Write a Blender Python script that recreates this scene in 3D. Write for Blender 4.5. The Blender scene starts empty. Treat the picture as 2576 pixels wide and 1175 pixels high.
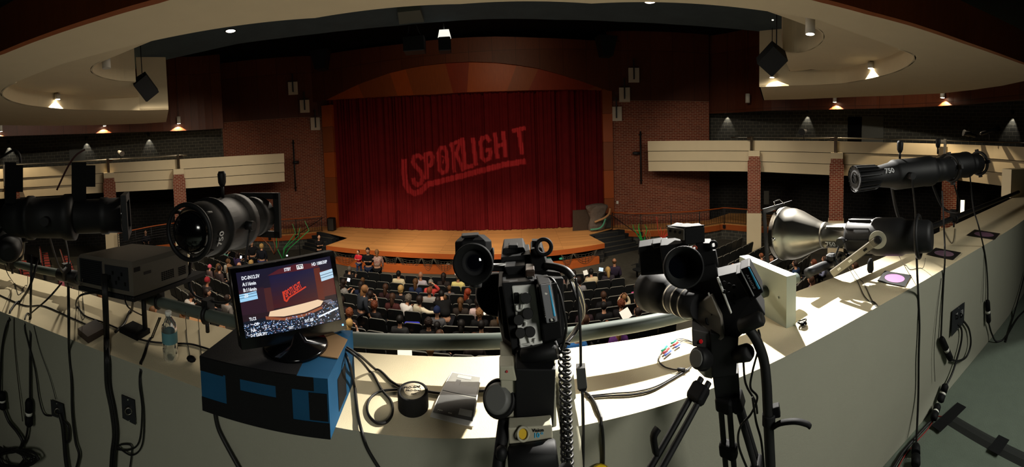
import bpy, bmesh, math, random
from mathutils import Vector, Matrix, Quaternion
import numpy as np
random.seed(7)
PI = math.pi
SC = bpy.context.scene
COL = SC.collection

# ------------------------------------------------------------------ camera
# The photograph is a hand-held sweep panorama: a cylinder of focal length 920 px in a 2576x1175 frame,
# its axis tilted 2.4 degrees forward and 2.2 degrees sideways.
W_PX, H_PX, F_PX, CY, CX, EYE = 2576.0, 1175.0, 920.0, 402.04, 1172.0, 1.7
PITCH, ROLL = 0.0416068612, 0.0381375138
def _cam_axes():
    cp, sp, cr, sr = math.cos(PITCH), math.sin(PITCH), math.cos(ROLL), math.sin(ROLL)
    a = np.array([[1, 0, 0], [0, cp, sp], [0, -sp, cp]])
    b = np.array([[cr, 0, sr], [0, 1, 0], [-sr, 0, cr]])
    return a @ b
MC = _cam_axes()
cam = bpy.data.cameras.new('camera')
camo = bpy.data.objects.new('camera', cam); COL.objects.link(camo)
R_, F_, U_ = MC[:, 0], MC[:, 1], MC[:, 2]
camo.matrix_world = Matrix(((R_[0], U_[0], -F_[0], 0), (R_[1], U_[1], -F_[1], 0), (R_[2], U_[2], -F_[2], EYE), (0, 0, 0, 1)))
cam.type = 'PANO'; cam.panorama_type = 'CENTRAL_CYLINDRICAL'
cam.central_cylindrical_range_u_min = -CX / F_PX
cam.central_cylindrical_range_u_max = (W_PX - CX) / F_PX
cam.central_cylindrical_range_v_min = -(H_PX - CY) / F_PX
cam.central_cylindrical_range_v_max = CY / F_PX
cam.clip_start = 0.02; cam.clip_end = 200
SC.camera = camo

# ------------------------------------------------------------------ look, world, house light
SC.view_settings.view_transform = 'Standard'; SC.view_settings.look = 'None'
SC.view_settings.exposure = 0.25; SC.view_settings.gamma = 1.0
try: SC.view_settings.use_curve_mapping = False
except Exception: pass
world = bpy.data.worlds.new('world'); SC.world = world; world.use_nodes = True
world.node_tree.nodes['Background'].inputs[0].default_value = (1.0, 0.9, 0.75, 1)
world.node_tree.nodes['Background'].inputs[1].default_value = 0.0015

def aim(o, target):
    d = Vector(target) - o.location
    o.rotation_euler = d.to_track_quat('-Z', 'Y').to_euler()
def area(name, loc, target, size, power, color=(1, .85, .65), size_y=None, spread=PI):
    l = bpy.data.lights.new(name, 'AREA'); l.energy = power; l.color = color
    l.shape = 'RECTANGLE'; l.size = size; l.size_y = size_y or size; l.spread = spread
    o = bpy.data.objects.new(name, l); COL.objects.link(o); o.location = loc; aim(o, target); return o
def spot(name, loc, target, power, angle, blend=.5, radius=.05, color=(1, .85, .65)):
    l = bpy.data.lights.new(name, 'SPOT'); l.energy = power; l.color = color
    l.spot_size = angle; l.spot_blend = blend; l.shadow_soft_size = radius
    o = bpy.data.objects.new(name, l); COL.objects.link(o); o.location = loc; aim(o, target); return o
WARM = (1, .80, .56); NEUT = (1, .9, .74)
# big lights
area('house_light_front', (-1.0, 8.2, 4.2), (-1.0, 8.25, -4), 7, 760, (1, .88, .72), 1.8)
area('house_light_left', (-7.5, 7.5, 3.1), (-9.5, 11.5, -4), 3, 170, (1, .86, .68), 2, 2.3)
area('house_light_right', (7.6, 7.4, 3.1), (9.0, 11, -4), 3, 190, (1, .86, .68), 2, 2.3)
area('house_bounce', (0, 9.0, -2.2), (0, 9.01, 6), 15, 85, (1, .86, .7), 7)            # added uplight standing in for bounce off the lit floor
area('front_bounce', (0, 3.4, -1.2), (0, 2.9, 6), 13, 52, (1, .92, .78), 2.4)  # added uplight that brightens the cream ceiling clouds
for k, u_ in enumerate((-7.5, -3.4, .8)):
    spot('stage_light', (u_ * .9894 + 10.5 * .1451, -u_ * .1451 + 10.5 * .9894, 4.7), (u_ * .9894 + 17.6 * .1451, -u_ * .1451 + 17.6 * .9894, -3.25), 2500, math.radians(44), .7, .25, (1, .82, .62))
spot('arch_light', (1.0, 13.9, 7.2), (.6, 20.4, 5.2), 230, math.radians(105), .8, .2, (1, .72, .46))
spot('ledge_light', (2.9, 3.1, 3.36), (1.12, 1.04, .9), 3300, math.radians(42), .7, .035, (1, .96, .88))
spot('ledge_light_left', (-3.9, 2.4, 3.3), (-2.75, .86, .9), 260, math.radians(40), .8, .05, (1, .92, .76))
area('booth_light', (2.0, -3.0, 3.2), (1.1, 1.0, .4), 1.2, 21, (1, .99, .9), .8, 1.35)
spot('booth_floor_light', (3.4, -2.4, 3.0), (2.35, -.78, 0), 200, math.radians(35), .15, .04, (.95, 1, .9))

# ------------------------------------------------------------------ pixel of the photograph -> point of the place
def ray(x, y):
    a = (x - CX) / F_PX
    return MC @ np.array([math.sin(a), math.cos(a), (CY - y) / F_PX])
def on_z(x, y, z):
    d = ray(x, y); t = (z - EYE) / d[2]; return Vector((d[0] * t, d[1] * t, z))
def on_r(x, y, r):
    d = ray(x, y); t = r / math.hypot(d[0], d[1]); return Vector((d[0] * t, d[1] * t, EYE + d[2] * t))
def on_v(x, y, a, b):
    d = ray(x, y); n = (b[1] - a[1], a[0] - b[0]); t = (n[0] * a[0] + n[1] * a[1]) / (n[0] * d[0] + n[1] * d[1])
    return Vector((d[0] * t, d[1] * t, EYE + d[2] * t))
def to_px(p):
    d = MC.T @ np.array([p[0], p[1], p[2] - EYE])
    return CX + F_PX * math.atan2(d[0], d[1]), CY - F_PX * d[2] / math.hypot(d[0], d[1])
TH = .1456                                   # the stage wall stands turned 8.3 degrees to the camera's forward axis
def room(u, w, z=0): return Vector((u * math.cos(TH) + w * math.sin(TH), -u * math.sin(TH) + w * math.cos(TH), z))
def to_room(p): return (p[0] * math.cos(TH) - p[1] * math.sin(TH), p[0] * math.sin(TH) + p[1] * math.cos(TH))

# ------------------------------------------------------------------ materials
def lin(c):
    if isinstance(c, str): c = tuple(int(c[i:i + 2], 16) / 255 for i in (0, 2, 4))
    return tuple((v / 12.92 if v <= .04045 else ((v + .055) / 1.055) ** 2.4) for v in c) + (1,)
MATS = {}
def mat(name, color, rough=.6, metal=0, spec=.4, noise=0, nscale=20, bump=0, bscale=60, emit=None, estr=1, trans=0, ior=1.45, coat=0, coords='Object', sheen=0):
    if name in MATS: return MATS[name]
    m = bpy.data.materials.new(name); m.use_nodes = True; nt = m.node_tree; b = nt.nodes['Principled BSDF']
    col = lin(color)
    b.inputs['Base Color'].default_value = col; b.inputs['Roughness'].default_value = rough; b.inputs['Metallic'].default_value = metal
    b.inputs['Specular IOR Level'].default_value = spec; b.inputs['IOR'].default_value = ior
    b.inputs['Transmission Weight'].default_value = trans; b.inputs['Coat Weight'].default_value = coat
    if sheen: b.inputs['Sheen Weight'].default_value = sheen
    m.diffuse_color = col
    tc = nt.nodes.new('ShaderNodeTexCoord')
    if noise:
        n = nt.nodes.new('ShaderNodeTexNoise'); n.inputs['Scale'].default_value = nscale; n.inputs['Detail'].default_value = 5
        nt.links.new(tc.outputs[coords], n.inputs['Vector'])
        mx = nt.nodes.new('ShaderNodeMixRGB'); mx.blend_type = 'MIX'
        mx.inputs[1].default_value = tuple(v * (1 - noise) for v in col[:3]) + (1,)
        mx.inputs[2].default_value = tuple(min(1, v * (1 + noise)) for v in col[:3]) + (1,)
        nt.links.new(n.outputs['Fac'], mx.inputs[0]); nt.links.new(mx.outputs[0], b.inputs['Base Color'])
    if bump:
        n = nt.nodes.new('ShaderNodeTexNoise'); n.inputs['Scale'].default_value = bscale; n.inputs['Detail'].default_value = 3
        nt.links.new(tc.outputs[coords], n.inputs['Vector'])
        bp = nt.nodes.new('ShaderNodeBump'); bp.inputs['Strength'].default_value = bump; bp.inputs['Distance'].default_value = .01
        nt.links.new(n.outputs['Fac'], bp.inputs['Height']); nt.links.new(bp.outputs[0], b.inputs['Normal'])
    if emit: b.inputs['Emission Color'].default_value = lin(emit); b.inputs['Emission Strength'].default_value = estr
    MATS[name] = m; return m
def brick_mat(name, c1, c2, mortar, w, h, ms, rough=.8, bump=.5, offset=.5):
    m = bpy.data.materials.new(name); m.use_nodes = True; nt = m.node_tree; b = nt.nodes['Principled BSDF']
    uv = nt.nodes.new('ShaderNodeTexCoord'); br = nt.nodes.new('ShaderNodeTexBrick')
    nt.links.new(uv.outputs['UV'], br.inputs['Vector'])
    br.inputs['Scale'].default_value = 1; br.inputs['Brick Width'].default_value = w; br.inputs['Row Height'].default_value = h
    br.inputs['Mortar Size'].default_value = ms; br.inputs['Mortar Smooth'].default_value = .1; br.offset = offset
    br.inputs['Color1'].default_value = lin(c1); br.inputs['Color2'].default_value = lin(c2); br.inputs['Mortar'].default_value = lin(mortar)
    nt.links.new(br.outputs['Color'], b.inputs['Base Color'])
    bp = nt.nodes.new('ShaderNodeBump'); bp.inputs['Strength'].default_value = bump; bp.inputs['Distance'].default_value = .01; bp.invert = True
    nt.links.new(br.outputs['Fac'], bp.inputs['Height']); nt.links.new(bp.outputs[0], b.inputs['Normal'])
    b.inputs['Roughness'].default_value = rough; b.inputs['Specular IOR Level'].default_value = .2
    MATS[name] = m; return m
def wood_mat(name, c1, c2, sx=1, sy=1, rough=.45, plank=None, spec=.3):
    """wood with grain along v; plank=(w,h) adds board seams"""
    m = bpy.data.materials.new(name); m.use_nodes = True; nt = m.node_tree; b = nt.nodes['Principled BSDF']
    uv = nt.nodes.new('ShaderNodeTexCoord'); mp = nt.nodes.new('ShaderNodeMapping'); mp.inputs['Scale'].default_value = (sx, sy, 1)
    nt.links.new(uv.outputs['UV'], mp.inputs['Vector'])
    n = nt.nodes.new('ShaderNodeTexNoise'); n.inputs['Scale'].default_value = 3; n.inputs['Detail'].default_value = 6
    nt.links.new(mp.outputs[0], n.inputs['Vector'])
    mx = nt.nodes.new('ShaderNodeMixRGB'); mx.inputs[1].default_value = lin(c1); mx.inputs[2].default_value = lin(c2)
    nt.links.new(n.outputs['Fac'], mx.inputs[0]); out = mx.outputs[0]
    if plank:
        br = nt.nodes.new('ShaderNodeTexBrick'); br.inputs['Scale'].default_value = 1
        br.inputs['Brick Width'].default_value = plank[0]; br.inputs['Row Height'].default_value = plank[1]; br.inputs['Mortar Size'].default_value = plank[2]
        br.inputs['Color1'].default_value = (.75, .75, .75, 1); br.inputs['Color2'].default_value = (1, 1, 1, 1); br.inputs['Mortar'].default_value = (.3, .25, .2, 1)
        br.offset = plank[3] if len(plank) > 3 else .5
        nt.links.new(uv.outputs['UV'], br.inputs['Vector'])
        mu = nt.nodes.new('ShaderNodeMixRGB'); mu.blend_type = 'MULTIPLY'; mu.inputs[0].default_value = 1
        nt.links.new(out, mu.inputs[1]); nt.links.new(br.outputs['Color'], mu.inputs[2]); out = mu.outputs[0]
    nt.links.new(out, b.inputs['Base Color']); b.inputs['Roughness'].default_value = rough; b.inputs['Specular IOR Level'].default_value = spec
    MATS[name] = m; return m

M_cream = mat('cream_plaster', 'c9bb9c', .85, spec=.15, noise=.05, nscale=3)
M_bal = mat('balcony_cream', 'd0c2a3', .8, spec=.2, noise=.05, nscale=2)
M_dark = mat('dark_ceiling', '394347', .9, spec=.1, noise=.2, nscale=2)
M_black = mat('black_void', '0b0b0c', .95, spec=.05)
M_brick = brick_mat('red_brick', '673020', '7c3d29', '9a806c', .30, .101, .011)
M_brickc = brick_mat('column_brick', '6a2d1f', '7e3a29', 'a08a76', .22, .085, .012)
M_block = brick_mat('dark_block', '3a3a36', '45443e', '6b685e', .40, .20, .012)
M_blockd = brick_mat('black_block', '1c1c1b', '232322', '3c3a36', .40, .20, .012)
M_panel = wood_mat('mahogany_panel', '45200f', '5f2f17', 6, .5, .5, (1.3, 3.4, .012, 0))
M_panelo = wood_mat('orange_wood', '8a3d16', 'a8531f', 6, .6, .45)
M_panelp = wood_mat('brown_wood', '74391a', '8c4a22', 6, .6, .45)
M_panelr = wood_mat('red_wood', '6d2410', '852f14', 6, .6, .45)
M_stage = wood_mat('stage_boards', 'c0854a', 'dba264', 14, .7, .42, (.12, 1.9, .004), .35)
M_fascia = wood_mat('stage_edge_wood', '8f451c', 'a8582a', .6, 6, .4)
M_carpet = mat('grey_carpet', '45433c', .95, spec=.05, noise=.25, nscale=6, bump=.3, bscale=200)
M_carpetd = mat('dark_carpet', '26282a', .95, spec=.05, noise=.25, nscale=10)
M_ledge = mat('ledge_cream', 'cdbf9e', .75, spec=.2, noise=.06, nscale=9, bump=.15, bscale=250)
M_wallg = mat('booth_wall_paint', '8e8d7e', .8, spec=.2, noise=.05, nscale=5, bump=.15, bscale=300)
M_boothfloor = mat('booth_floor', '5d655a', .85, spec=.2, noise=.12, nscale=14, bump=.2, bscale=120)
M_pipe = mat('grey_painted_pipe', '4c544d', .5, spec=.35, noise=.08, nscale=30)
M_plate = mat('grey_steel_plate', '9aa08f', .5, spec=.4, noise=.05, nscale=12)
M_blk = mat('black_plastic', '0b0b0c', .7, spec=.18)
M_blkm = mat('black_metal', '0f0f10', .58, metal=.0, spec=.4, noise=.2, nscale=40)
M_blkg = mat('gloss_black', '060607', .12, spec=.6)
M_rub = mat('black_rubber', '0c0c0c', .6, spec=.35)
M_cable = mat('black_cable', '0f0e0d', .5, spec=.4)
M_alu = mat('brushed_aluminium', '8a867d', .34, metal=1, noise=.15, nscale=6)
M_alu2 = mat('dull_steel', '77746c', .4, metal=1, noise=.2, nscale=20)
M_chrome = mat('bright_steel', 'c8c8c4', .2, metal=1)
M_iron = mat('dark_iron', '1c1d20', .5, spec=.4)
M_pend = mat('lamp_white', 'b9b5aa', .5, spec=.3)
M_silver = mat('silver_paint', '9c9990', .4, metal=.35, spec=.5, noise=.1, nscale=60)
M_white = mat('white_paint', 'd8d6cc', .5, spec=.3)
M_headgrey = mat('tripod_head_grey', 'a39f8c', .5, spec=.35, noise=.06, nscale=40)
M_seat = mat('seat_fabric', '181a1b', .85, spec=.15, noise=.3, nscale=30)
M_seatp = mat('seat_plastic', '1d1f20', .4, spec=.4)
M_seatr = mat('red_seat_fabric', '8a3a35', .85, spec=.15, noise=.2, nscale=30)
M_text = mat('white_marking', 'c9c9c9', .6)
M_letter = mat('silver_letter', 'b9b9b9', .4)

# ------------------------------------------------------------------ mesh builder
class MB:
    def __init__(s): s.v = []; s.f = []; s.sm = []; s.mi = []; s.uv = []; s.M = Matrix.Identity(4)
    def add(s, vs, fs, smooth=False, mi=0, uvs=None):
        o = len(s.v); s.v += [tuple(s.M @ Vector(p)) for p in vs]
        for i, f in enumerate(fs):
            s.f.append(tuple(o + k for k in f)); s.sm.append(smooth); s.mi.append(mi); s.uv.append(uvs[i] if uvs else None)
        return s
    def box(s, c, d, R=None, mi=0, bev=0):
        x, y, z = d[0] / 2, d[1] / 2, d[2] / 2
        T = Matrix.Translation(Vector(c)) @ (R.to_4x4() if R is not None else Matrix.Identity(4))
        if bev:
            b = min(bev, x * .9, y * .9, z * .9)
            vs = []; 
            for zz, k in ((-z, b), (-z + b, 0), (z - b, 0), (z, b)):
                X, Y = x - k, y - k
                for px_, py_ in ((-X, -Y + b), (-X + b, -Y), (X - b, -Y), (X, -Y + b), (X, Y - b), (X - b, Y), (-X + b, Y), (-X, Y - b)):
                    vs.append(T @ Vector((px_, py_, zz)))
            fs = [tuple(reversed(range(8))), tuple(range(24, 32))]
            for l in range(3):
                for i in range(8): j = (i + 1) % 8; fs.append((l * 8 + i, l * 8 + j, l * 8 + 8 + j, l * 8 + 8 + i))
            return s.add(vs, fs, False, mi)
        vs = [T @ Vector(p) for p in ((-x, -y, -z), (x, -y, -z), (x, y, -z), (-x, y, -z), (-x, -y, z), (x, -y, z), (x, y, z), (-x, y, z))]
        return s.add(vs, [(3, 2, 1, 0), (4, 5, 6, 7), (0, 1, 5, 4), (1, 2, 6, 5), (2, 3, 7, 6), (3, 0, 4, 7)], False, mi)
    def hexa(s, b, t, mi=0):
        """b, t: four bottom and four top points"""
        return s.add(list(b) + list(t), [(3, 2, 1, 0), (4, 5, 6, 7), (0, 1, 5, 4), (1, 2, 6, 5), (2, 3, 7, 6), (3, 0, 4, 7)], False, mi)
    def lathe(s, prof, a, b, n=24, mi=0, smooth=True, cap=True, squash=(1, 1), up=None, arc=None):
        """prof: [(t along axis in metres from a, radius)]"""
        a = Vector(a); b = Vector(b); ax = (b - a).normalized()
        h = Vector(up) if up is not None else (Vector((0, 0, 1)) if abs(ax.z) < .9 else Vector((1, 0, 0)))
        e1 = ax.cross(h).normalized(); e2 = e1.cross(ax).normalized()
        vs = []; fs = []
        for t, r in prof:
            for i in range(n):
                q = 2 * PI * i / n
                vs.append(a + ax * t + e1 * math.cos(q) * r * squash[0] + e2 * math.sin(q) * r * squash[1])
        for k in range(len(prof) - 1):
            for i in range(n):
                j = (i + 1) % n; fs.append((k * n + i, k * n + j, k * n + n + j, k * n + n + i))
        s.add(vs, fs, smooth, mi)
        if cap:
            o = len(s.v) - len(vs); L = len(prof) - 1
            if prof[0][1] > 1e-5: s.f.append(tuple(o + i for i in reversed(range(n)))); s.sm.append(False); s.mi.append(mi); s.uv.append(None)
            if prof[L][1] > 1e-5: s.f.append(tuple(o + L * n + i for i in range(n))); s.sm.append(False); s.mi.append(mi); s.uv.append(None)
        return s
    def cyl(s, a, b, r, n=16, mi=0, r2=None, smooth=True):
        L = (Vector(b) - Vector(a)).length
        return s.lathe([(0, r), (L, r if r2 is None else r2)], a, b, n, mi, smooth)
    def tube(s, pts, r, n=8, mi=0, closed=False, flat=None):
        pts = [Vector(p) for p in pts]; m = len(pts); vs = []; fs = []; prev = None
        for k in range(m):
            if closed: t = (pts[(k + 1) % m] - pts[k - 1])
            else: t = pts[min(k + 1, m - 1)] - pts[max(k - 1, 0)]
            t = t.normalized() if t.length > 1e-9 else Vector((0, 0, 1))
            if prev is None:
                h = Vector((0, 0, 1)) if abs(t.z) < .9 else Vector((1, 0, 0)); e1 = t.cross(h).normalized()
            else: e1 = (prev - t * prev.dot(t)); e1 = e1.normalized() if e1.length > 1e-6 else t.orthogonal().normalized()
            prev = e1; e2 = t.cross(e1); rr = r[k] if isinstance(r, (list, tuple)) else r
            for i in range(n):
                q = 2 * PI * i / n; vs.append(pts[k] + e1 * math.cos(q) * rr * (flat or 1) + e2 * math.sin(q) * rr)
        for k in range(m if closed else m - 1):
            for i in range(n):
                j = (i + 1) % n; a = k * n; b = ((k + 1) % m) * n; fs.append((a + i, a + j, b + j, b + i))
        if not closed: fs += [tuple(reversed(range(n))), tuple((m - 1) * n + i for i in range(n))]
        return s.add(vs, fs, True, mi)
    def torus(s, c, axis, R, r, n=28, m=8, mi=0, a0=0, a1=2 * PI, up=None, squash=1):
        c = Vector(c); ax = Vector(axis).normalized(); h = Vector(up) if up else (Vector((0, 0, 1)) if abs(ax.z) < .9 else Vector((1, 0, 0)))
        e1 = ax.cross(h).normalized(); e2 = e1.cross(ax).normalized()
        full = abs(a1 - a0 - 2 * PI) < 1e-6
        pts = [c + e1 * math.cos(a0 + (a1 - a0) * i / n) * R + e2 * math.sin(a0 + (a1 - a0) * i / n) * R * squash for i in range(n if full else n + 1)]
        return s.tube(pts, r, m, mi, closed=full)
    def ball(s, c, r, n=12, mi=0, R=None):
        r = (r, r, r) if isinstance(r, (int, float)) else r; c = Vector(c); vs = []; fs = []; m = max(4, n // 2 + 1)
        for k in range(1, m):
            ph = PI * k / m
            for i in range(n):
                q = 2 * PI * i / n; p = Vector((r[0] * math.sin(ph) * math.cos(q), r[1] * math.sin(ph) * math.sin(q), r[2] * math.cos(ph)))
                vs.append(c + (R @ p if R is not None else p))
        for s_ in (1, -1):
            p = Vector((0, 0, r[2] * s_)); vs.append(c + (R @ p if R is not None else p))
        T, B = len(vs) - 2, len(vs) - 1
        for k in range(m - 2):
            for i in range(n): j = (i + 1) % n; fs.append((k * n + i, k * n + n + i, k * n + n + j, k * n + j))
        for i in range(n): j = (i + 1) % n; fs.append((T, i, j)); fs.append((B, (m - 2) * n + j, (m - 2) * n + i))
        return s.add(vs, fs, True, mi)
    def prism(s, poly, z0, z1, mi=0, sidemi=None):
        """poly: plan points; a slab between heights z0 and z1"""
        n = len(poly); A = sum(poly[i][0] * poly[(i + 1) % n][1] - poly[(i + 1) % n][0] * poly[i][1] for i in range(n))
        if A < 0: poly = list(reversed(poly))
        vs = [(p[0], p[1], z0) for p in poly] + [(p[0], p[1], z1) for p in poly]
        uvb = [(p[0], p[1]) for p in poly]
        s.add(vs, [tuple(reversed(range(n))), tuple(range(n, 2 * n))], False, mi, [list(reversed(uvb)), uvb])
        s.add(vs, [(i, (i + 1) % n, n + (i + 1) % n, n + i) for i in range(n)], False, mi if sidemi is None else sidemi); return s
    def plate(s, poly, off, mi=0):
        """poly: 3D points of a flat outline; off: thickness vector"""
        n = len(poly); off = Vector(off); vs = [Vector(p) for p in poly] + [Vector(p) + off for p in poly]
        nrm = Vector((0, 0, 0))
        for i in range(n): nrm += vs[i].cross(vs[(i + 1) % n])
        fs = [tuple(range(n)), tuple(reversed(range(n, 2 * n)))] + [((i + 1) % n, i, n + i, n + (i + 1) % n) for i in range(n)]
        if nrm.dot(off) > 0: fs = [tuple(reversed(f)) for f in fs]
        return s.add(vs, fs, False, mi)
    def ribbon(s, pts, z0, z1, mi=0, thick=.1, smooth=True, uo=0):
        """a wall following plan points, its front on the points, thick to the left of the path; z0/z1 numbers or lists; uv in metres"""
        pts = [Vector((p[0], p[1], 0)) for p in pts]; n = len(pts); nr = []
        for i in range(n):
            t = (pts[min(i + 1, n - 1)] - pts[max(i - 1, 0)]).normalized(); nr.append(Vector((-t.y, t.x, 0)))
        Z0 = z0 if isinstance(z0, (list, tuple)) else [z0] * n; Z1 = z1 if isinstance(z1, (list, tuple)) else [z1] * n
        L = [uo]
        for i in range(1, n): L.append(L[-1] + (pts[i] - pts[i - 1]).length)
        vs = []
        for i in range(n):
            b = pts[i] + nr[i] * thick
            vs += [(pts[i].x, pts[i].y, Z0[i]), (pts[i].x, pts[i].y, Z1[i]), (b.x, b.y, Z1[i]), (b.x, b.y, Z0[i])]
        for i in range(n - 1):
            a, b = 4 * i, 4 * i + 4
            o = len(s.v)
            u = [[(L[i], Z0[i]), (L[i + 1], Z0[i + 1]), (L[i + 1], Z1[i + 1]), (L[i], Z1[i])]]
            q = lambda k: vs[k]
            s.add([q(a), q(b), q(b + 1), q(a + 1)], [(0, 1, 2, 3)], smooth, mi, u)
            s.add([q(a + 1), q(b + 1), q(b + 2), q(a + 2)], [(0, 1, 2, 3)], smooth, mi, [[(L[i], 0), (L[i + 1], 0), (L[i + 1], thick), (L[i], thick)]])
            s.add([q(a + 2), q(b + 2), q(b + 3), q(a + 3)], [(0, 1, 2, 3)], smooth, mi, u)
            s.add([q(a + 3), q(b + 3), q(b), q(a)], [(0, 1, 2, 3)], smooth, mi, [[(L[i], 0), (L[i + 1], 0), (L[i + 1], thick), (L[i], thick)]])
        s.add(vs[:4], [(0, 1, 2, 3)], False, mi); s.add(vs[-4:], [(3, 2, 1, 0)], False, mi); return s
def build(name, mb, mats, parent=None, loc=None, label=None):
    me = bpy.data.meshes.new(name)
    off = Vector(loc) if loc is not None else Vector((0, 0, 0))
    me.from_pydata([(v[0] - off.x, v[1] - off.y, v[2] - off.z) for v in mb.v], [], mb.f)
    mats = mats if isinstance(mats, (list, tuple)) else [mats]
    for m in mats: me.materials.append(m)
    me.polygons.foreach_set('use_smooth', mb.sm); me.polygons.foreach_set('material_index', [min(k, len(mats) - 1) for k in mb.mi])
    if any(u is not None for u in mb.uv):
        ul = me.uv_layers.new(name='UVMap')
        for p, u in zip(me.polygons, mb.uv):
            if u is None:
                n = p.normal
                for li in p.loop_indices:
                    c = me.vertices[me.loops[li].vertex_index].co + off
                    if abs(n.z) > .7: ul.data[li].uv = (c.x, c.y)
                    else: ul.data[li].uv = (c.x * -n.y + c.y * n.x if True else 0, c.z)
            else:
                for li, q in zip(p.loop_indices, u): ul.data[li].uv = q
    me.update()
    o = bpy.data.objects.new(name, me); COL.objects.link(o)
    if loc is not None: o.location = loc
    if parent is not None:
        o.parent = parent
    if label: o['label'] = label
    return o
def struct(name, mb, m): o = build(name, mb, m); o['kind'] = 'structure'; return o
def thing(name, label, cat, loc=(0, 0, 0), rz=0, group=None, R=None):
    o = bpy.data.objects.new(name, None); COL.objects.link(o); o.empty_display_size = .1
    o.location = loc
    if R is not None: o.rotation_mode = 'QUATERNION'; o.rotation_quaternion = R.to_quaternion() if hasattr(R, 'to_quaternion') else R
    else: o.rotation_euler = (0, 0, rz)
    o['label'] = label; o['category'] = cat
    if group: o['group'] = group
    return o
def tag(o, label, cat, group=None):
    o['label'] = label; o['category'] = cat
    if group: o['group'] = group
    return o
def wpart(name, mb, m, parent, label=None):
    """part whose mesh was laid out in world coordinates, under an unrotated thing"""
    p = parent; off = Vector((0, 0, 0))
    while p is not None: off += p.location; p = p.parent
    me_o = build(name, mb, m, None, None, label)
    me_o.data.transform(Matrix.Translation(-off)); me_o.parent = parent; return me_o
def copy_tree(o, parent=None):
    c = o.copy(); COL.objects.link(c); c.parent = parent
    for ch in o.children: copy_tree(ch, c)
    return c
def basis(fwd, up=(0, 0, 1)):
    """rotation with local +Y along fwd, +Z near up"""
    f = Vector(fwd).normalized(); r = f.cross(Vector(up)).normalized(); u = r.cross(f)
    return Matrix(((r.x, f.x, u.x), (r.y, f.y, u.y), (r.z, f.z, u.z)))
def smooth(pts, n=6, closed=False):
    """Catmull-Rom through the points"""
    P = [Vector(p) for p in pts]; out = []; m = len(P)
    for i in range(m if closed else m - 1):
        if closed: a, b, c, d = P[i - 1], P[i], P[(i + 1) % m], P[(i + 2) % m]
        else: a, b, c, d = P[max(i - 1, 0)], P[i], P[i + 1], P[min(i + 2, m - 1)]
        for k in range(n):
            t = k / n
            out.append(.5 * ((2 * b) + (c - a) * t + (2 * a - 5 * b + 4 * c - d) * t * t + (3 * b - a - 3 * c + d) * t ** 3))
    if not closed: out.append(P[-1])
    return out
def text_mb(txt, size, extrude=.0, align='CENTER', bold=False, sx=1.0):
    cu = bpy.data.curves.new('text', 'FONT'); cu.body = txt; cu.size = size; cu.align_x = align; cu.align_y = 'CENTER'; cu.extrude = extrude
    cu.resolution_u = 2
    if bold: cu.offset = size * .025
    o = bpy.data.objects.new('text', cu); COL.objects.link(o)
    dg = bpy.context.evaluated_depsgraph_get(); me = bpy.data.meshes.new_from_object(o.evaluated_get(dg))
    bpy.data.objects.remove(o); bpy.data.curves.remove(cu)
    vs = [(v.co.x * sx, v.co.y, v.co.z) for v in me.vertices]; fs = [tuple(p.vertices) for p in me.polygons]; bpy.data.meshes.remove(me)
    return vs, fs
# ================================================================== THE SETTING
SZ = -3.25                                     # stage floor
def floor_z(p):
    u, w = to_room(p); return -4.2 + max(0.0, 13.63 - w) * .0588
# ---- booth parapet: one bowed wall, its top is the ledge
inn = [on_z(x, y, .88) for x, y in ((-60, 755), (0, 783), (64, 808), (196, 861), (362, 924), (509, 979), (680, 1035), (856, 1077), (1071, 1102), (1263, 1099), (1500, 1063), (1732, 999), (1932, 918), (2100, 832), (2215, 768), (2313, 713), (2420, 650), (2504, 600), (2562, 563))]
inn += [Vector((inn[-1].x + 1.2, inn[-1].y - .25, .88))]
out = [on_z(x, y, .88) for x, y in ((-60, 652), (0, 676), (96, 702), (181, 726), (293, 761), (400, 788), (520, 814), (700, 858), (900, 886), (1050, 895), (1172, 898), (1330, 888), (1500, 867), (1749, 821), (2002, 734), (2221, 648), (2400, 566), (2545, 499))]
out += [Vector((out[-1].x + .8, out[-1].y - .1, .88))]
INN = smooth(inn, 4); OUT = smooth(out, 4)
b = MB(); b.prism([p.xy for p in INN] + [p.xy for p in reversed(OUT)], -.4, .88, 0, 1)
struct('wall_booth', b, [M_ledge, M_wallg])
b = MB(); b.prism([(p.x, p.y - .002) for p in INN] + [(8, -4), (-6, -4)], -.2, 0); struct('floor_booth', b, M_boothfloor)
e0 = on_z(2545, 499, .88)
b = MB(); b.ribbon([(e0.x + .02, e0.y + .02), (e0.x + .75, e0.y - .55)], .88, 1.32, 0, .2, False); struct('wall_booth_end', b, M_bal)

# ---- auditorium floor, rising towards us
b = MB(); ws = [24, 13.63, 12, 10, 8, 6, 3, 1.9]
for i in range(len(ws) - 1):
    za, zb = -4.2 + max(0, 13.63 - ws[i]) * .0588, -4.2 + max(0, 13.63 - ws[i + 1]) * .0588
    q = [room(-27, ws[i], za), room(26, ws[i], za), room(26, ws[i + 1], zb), room(-27, ws[i + 1], zb)]
    b.add([tuple(p) for p in q] + [(p.x, p.y, p.z - .2) for p in q], [(3, 2, 1, 0), (4, 5, 6, 7), (0, 1, 5, 4), (1, 2, 6, 5), (2, 3, 7, 6), (3, 0, 4, 7)])
struct('floor_auditorium', b, M_carpet)

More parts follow.
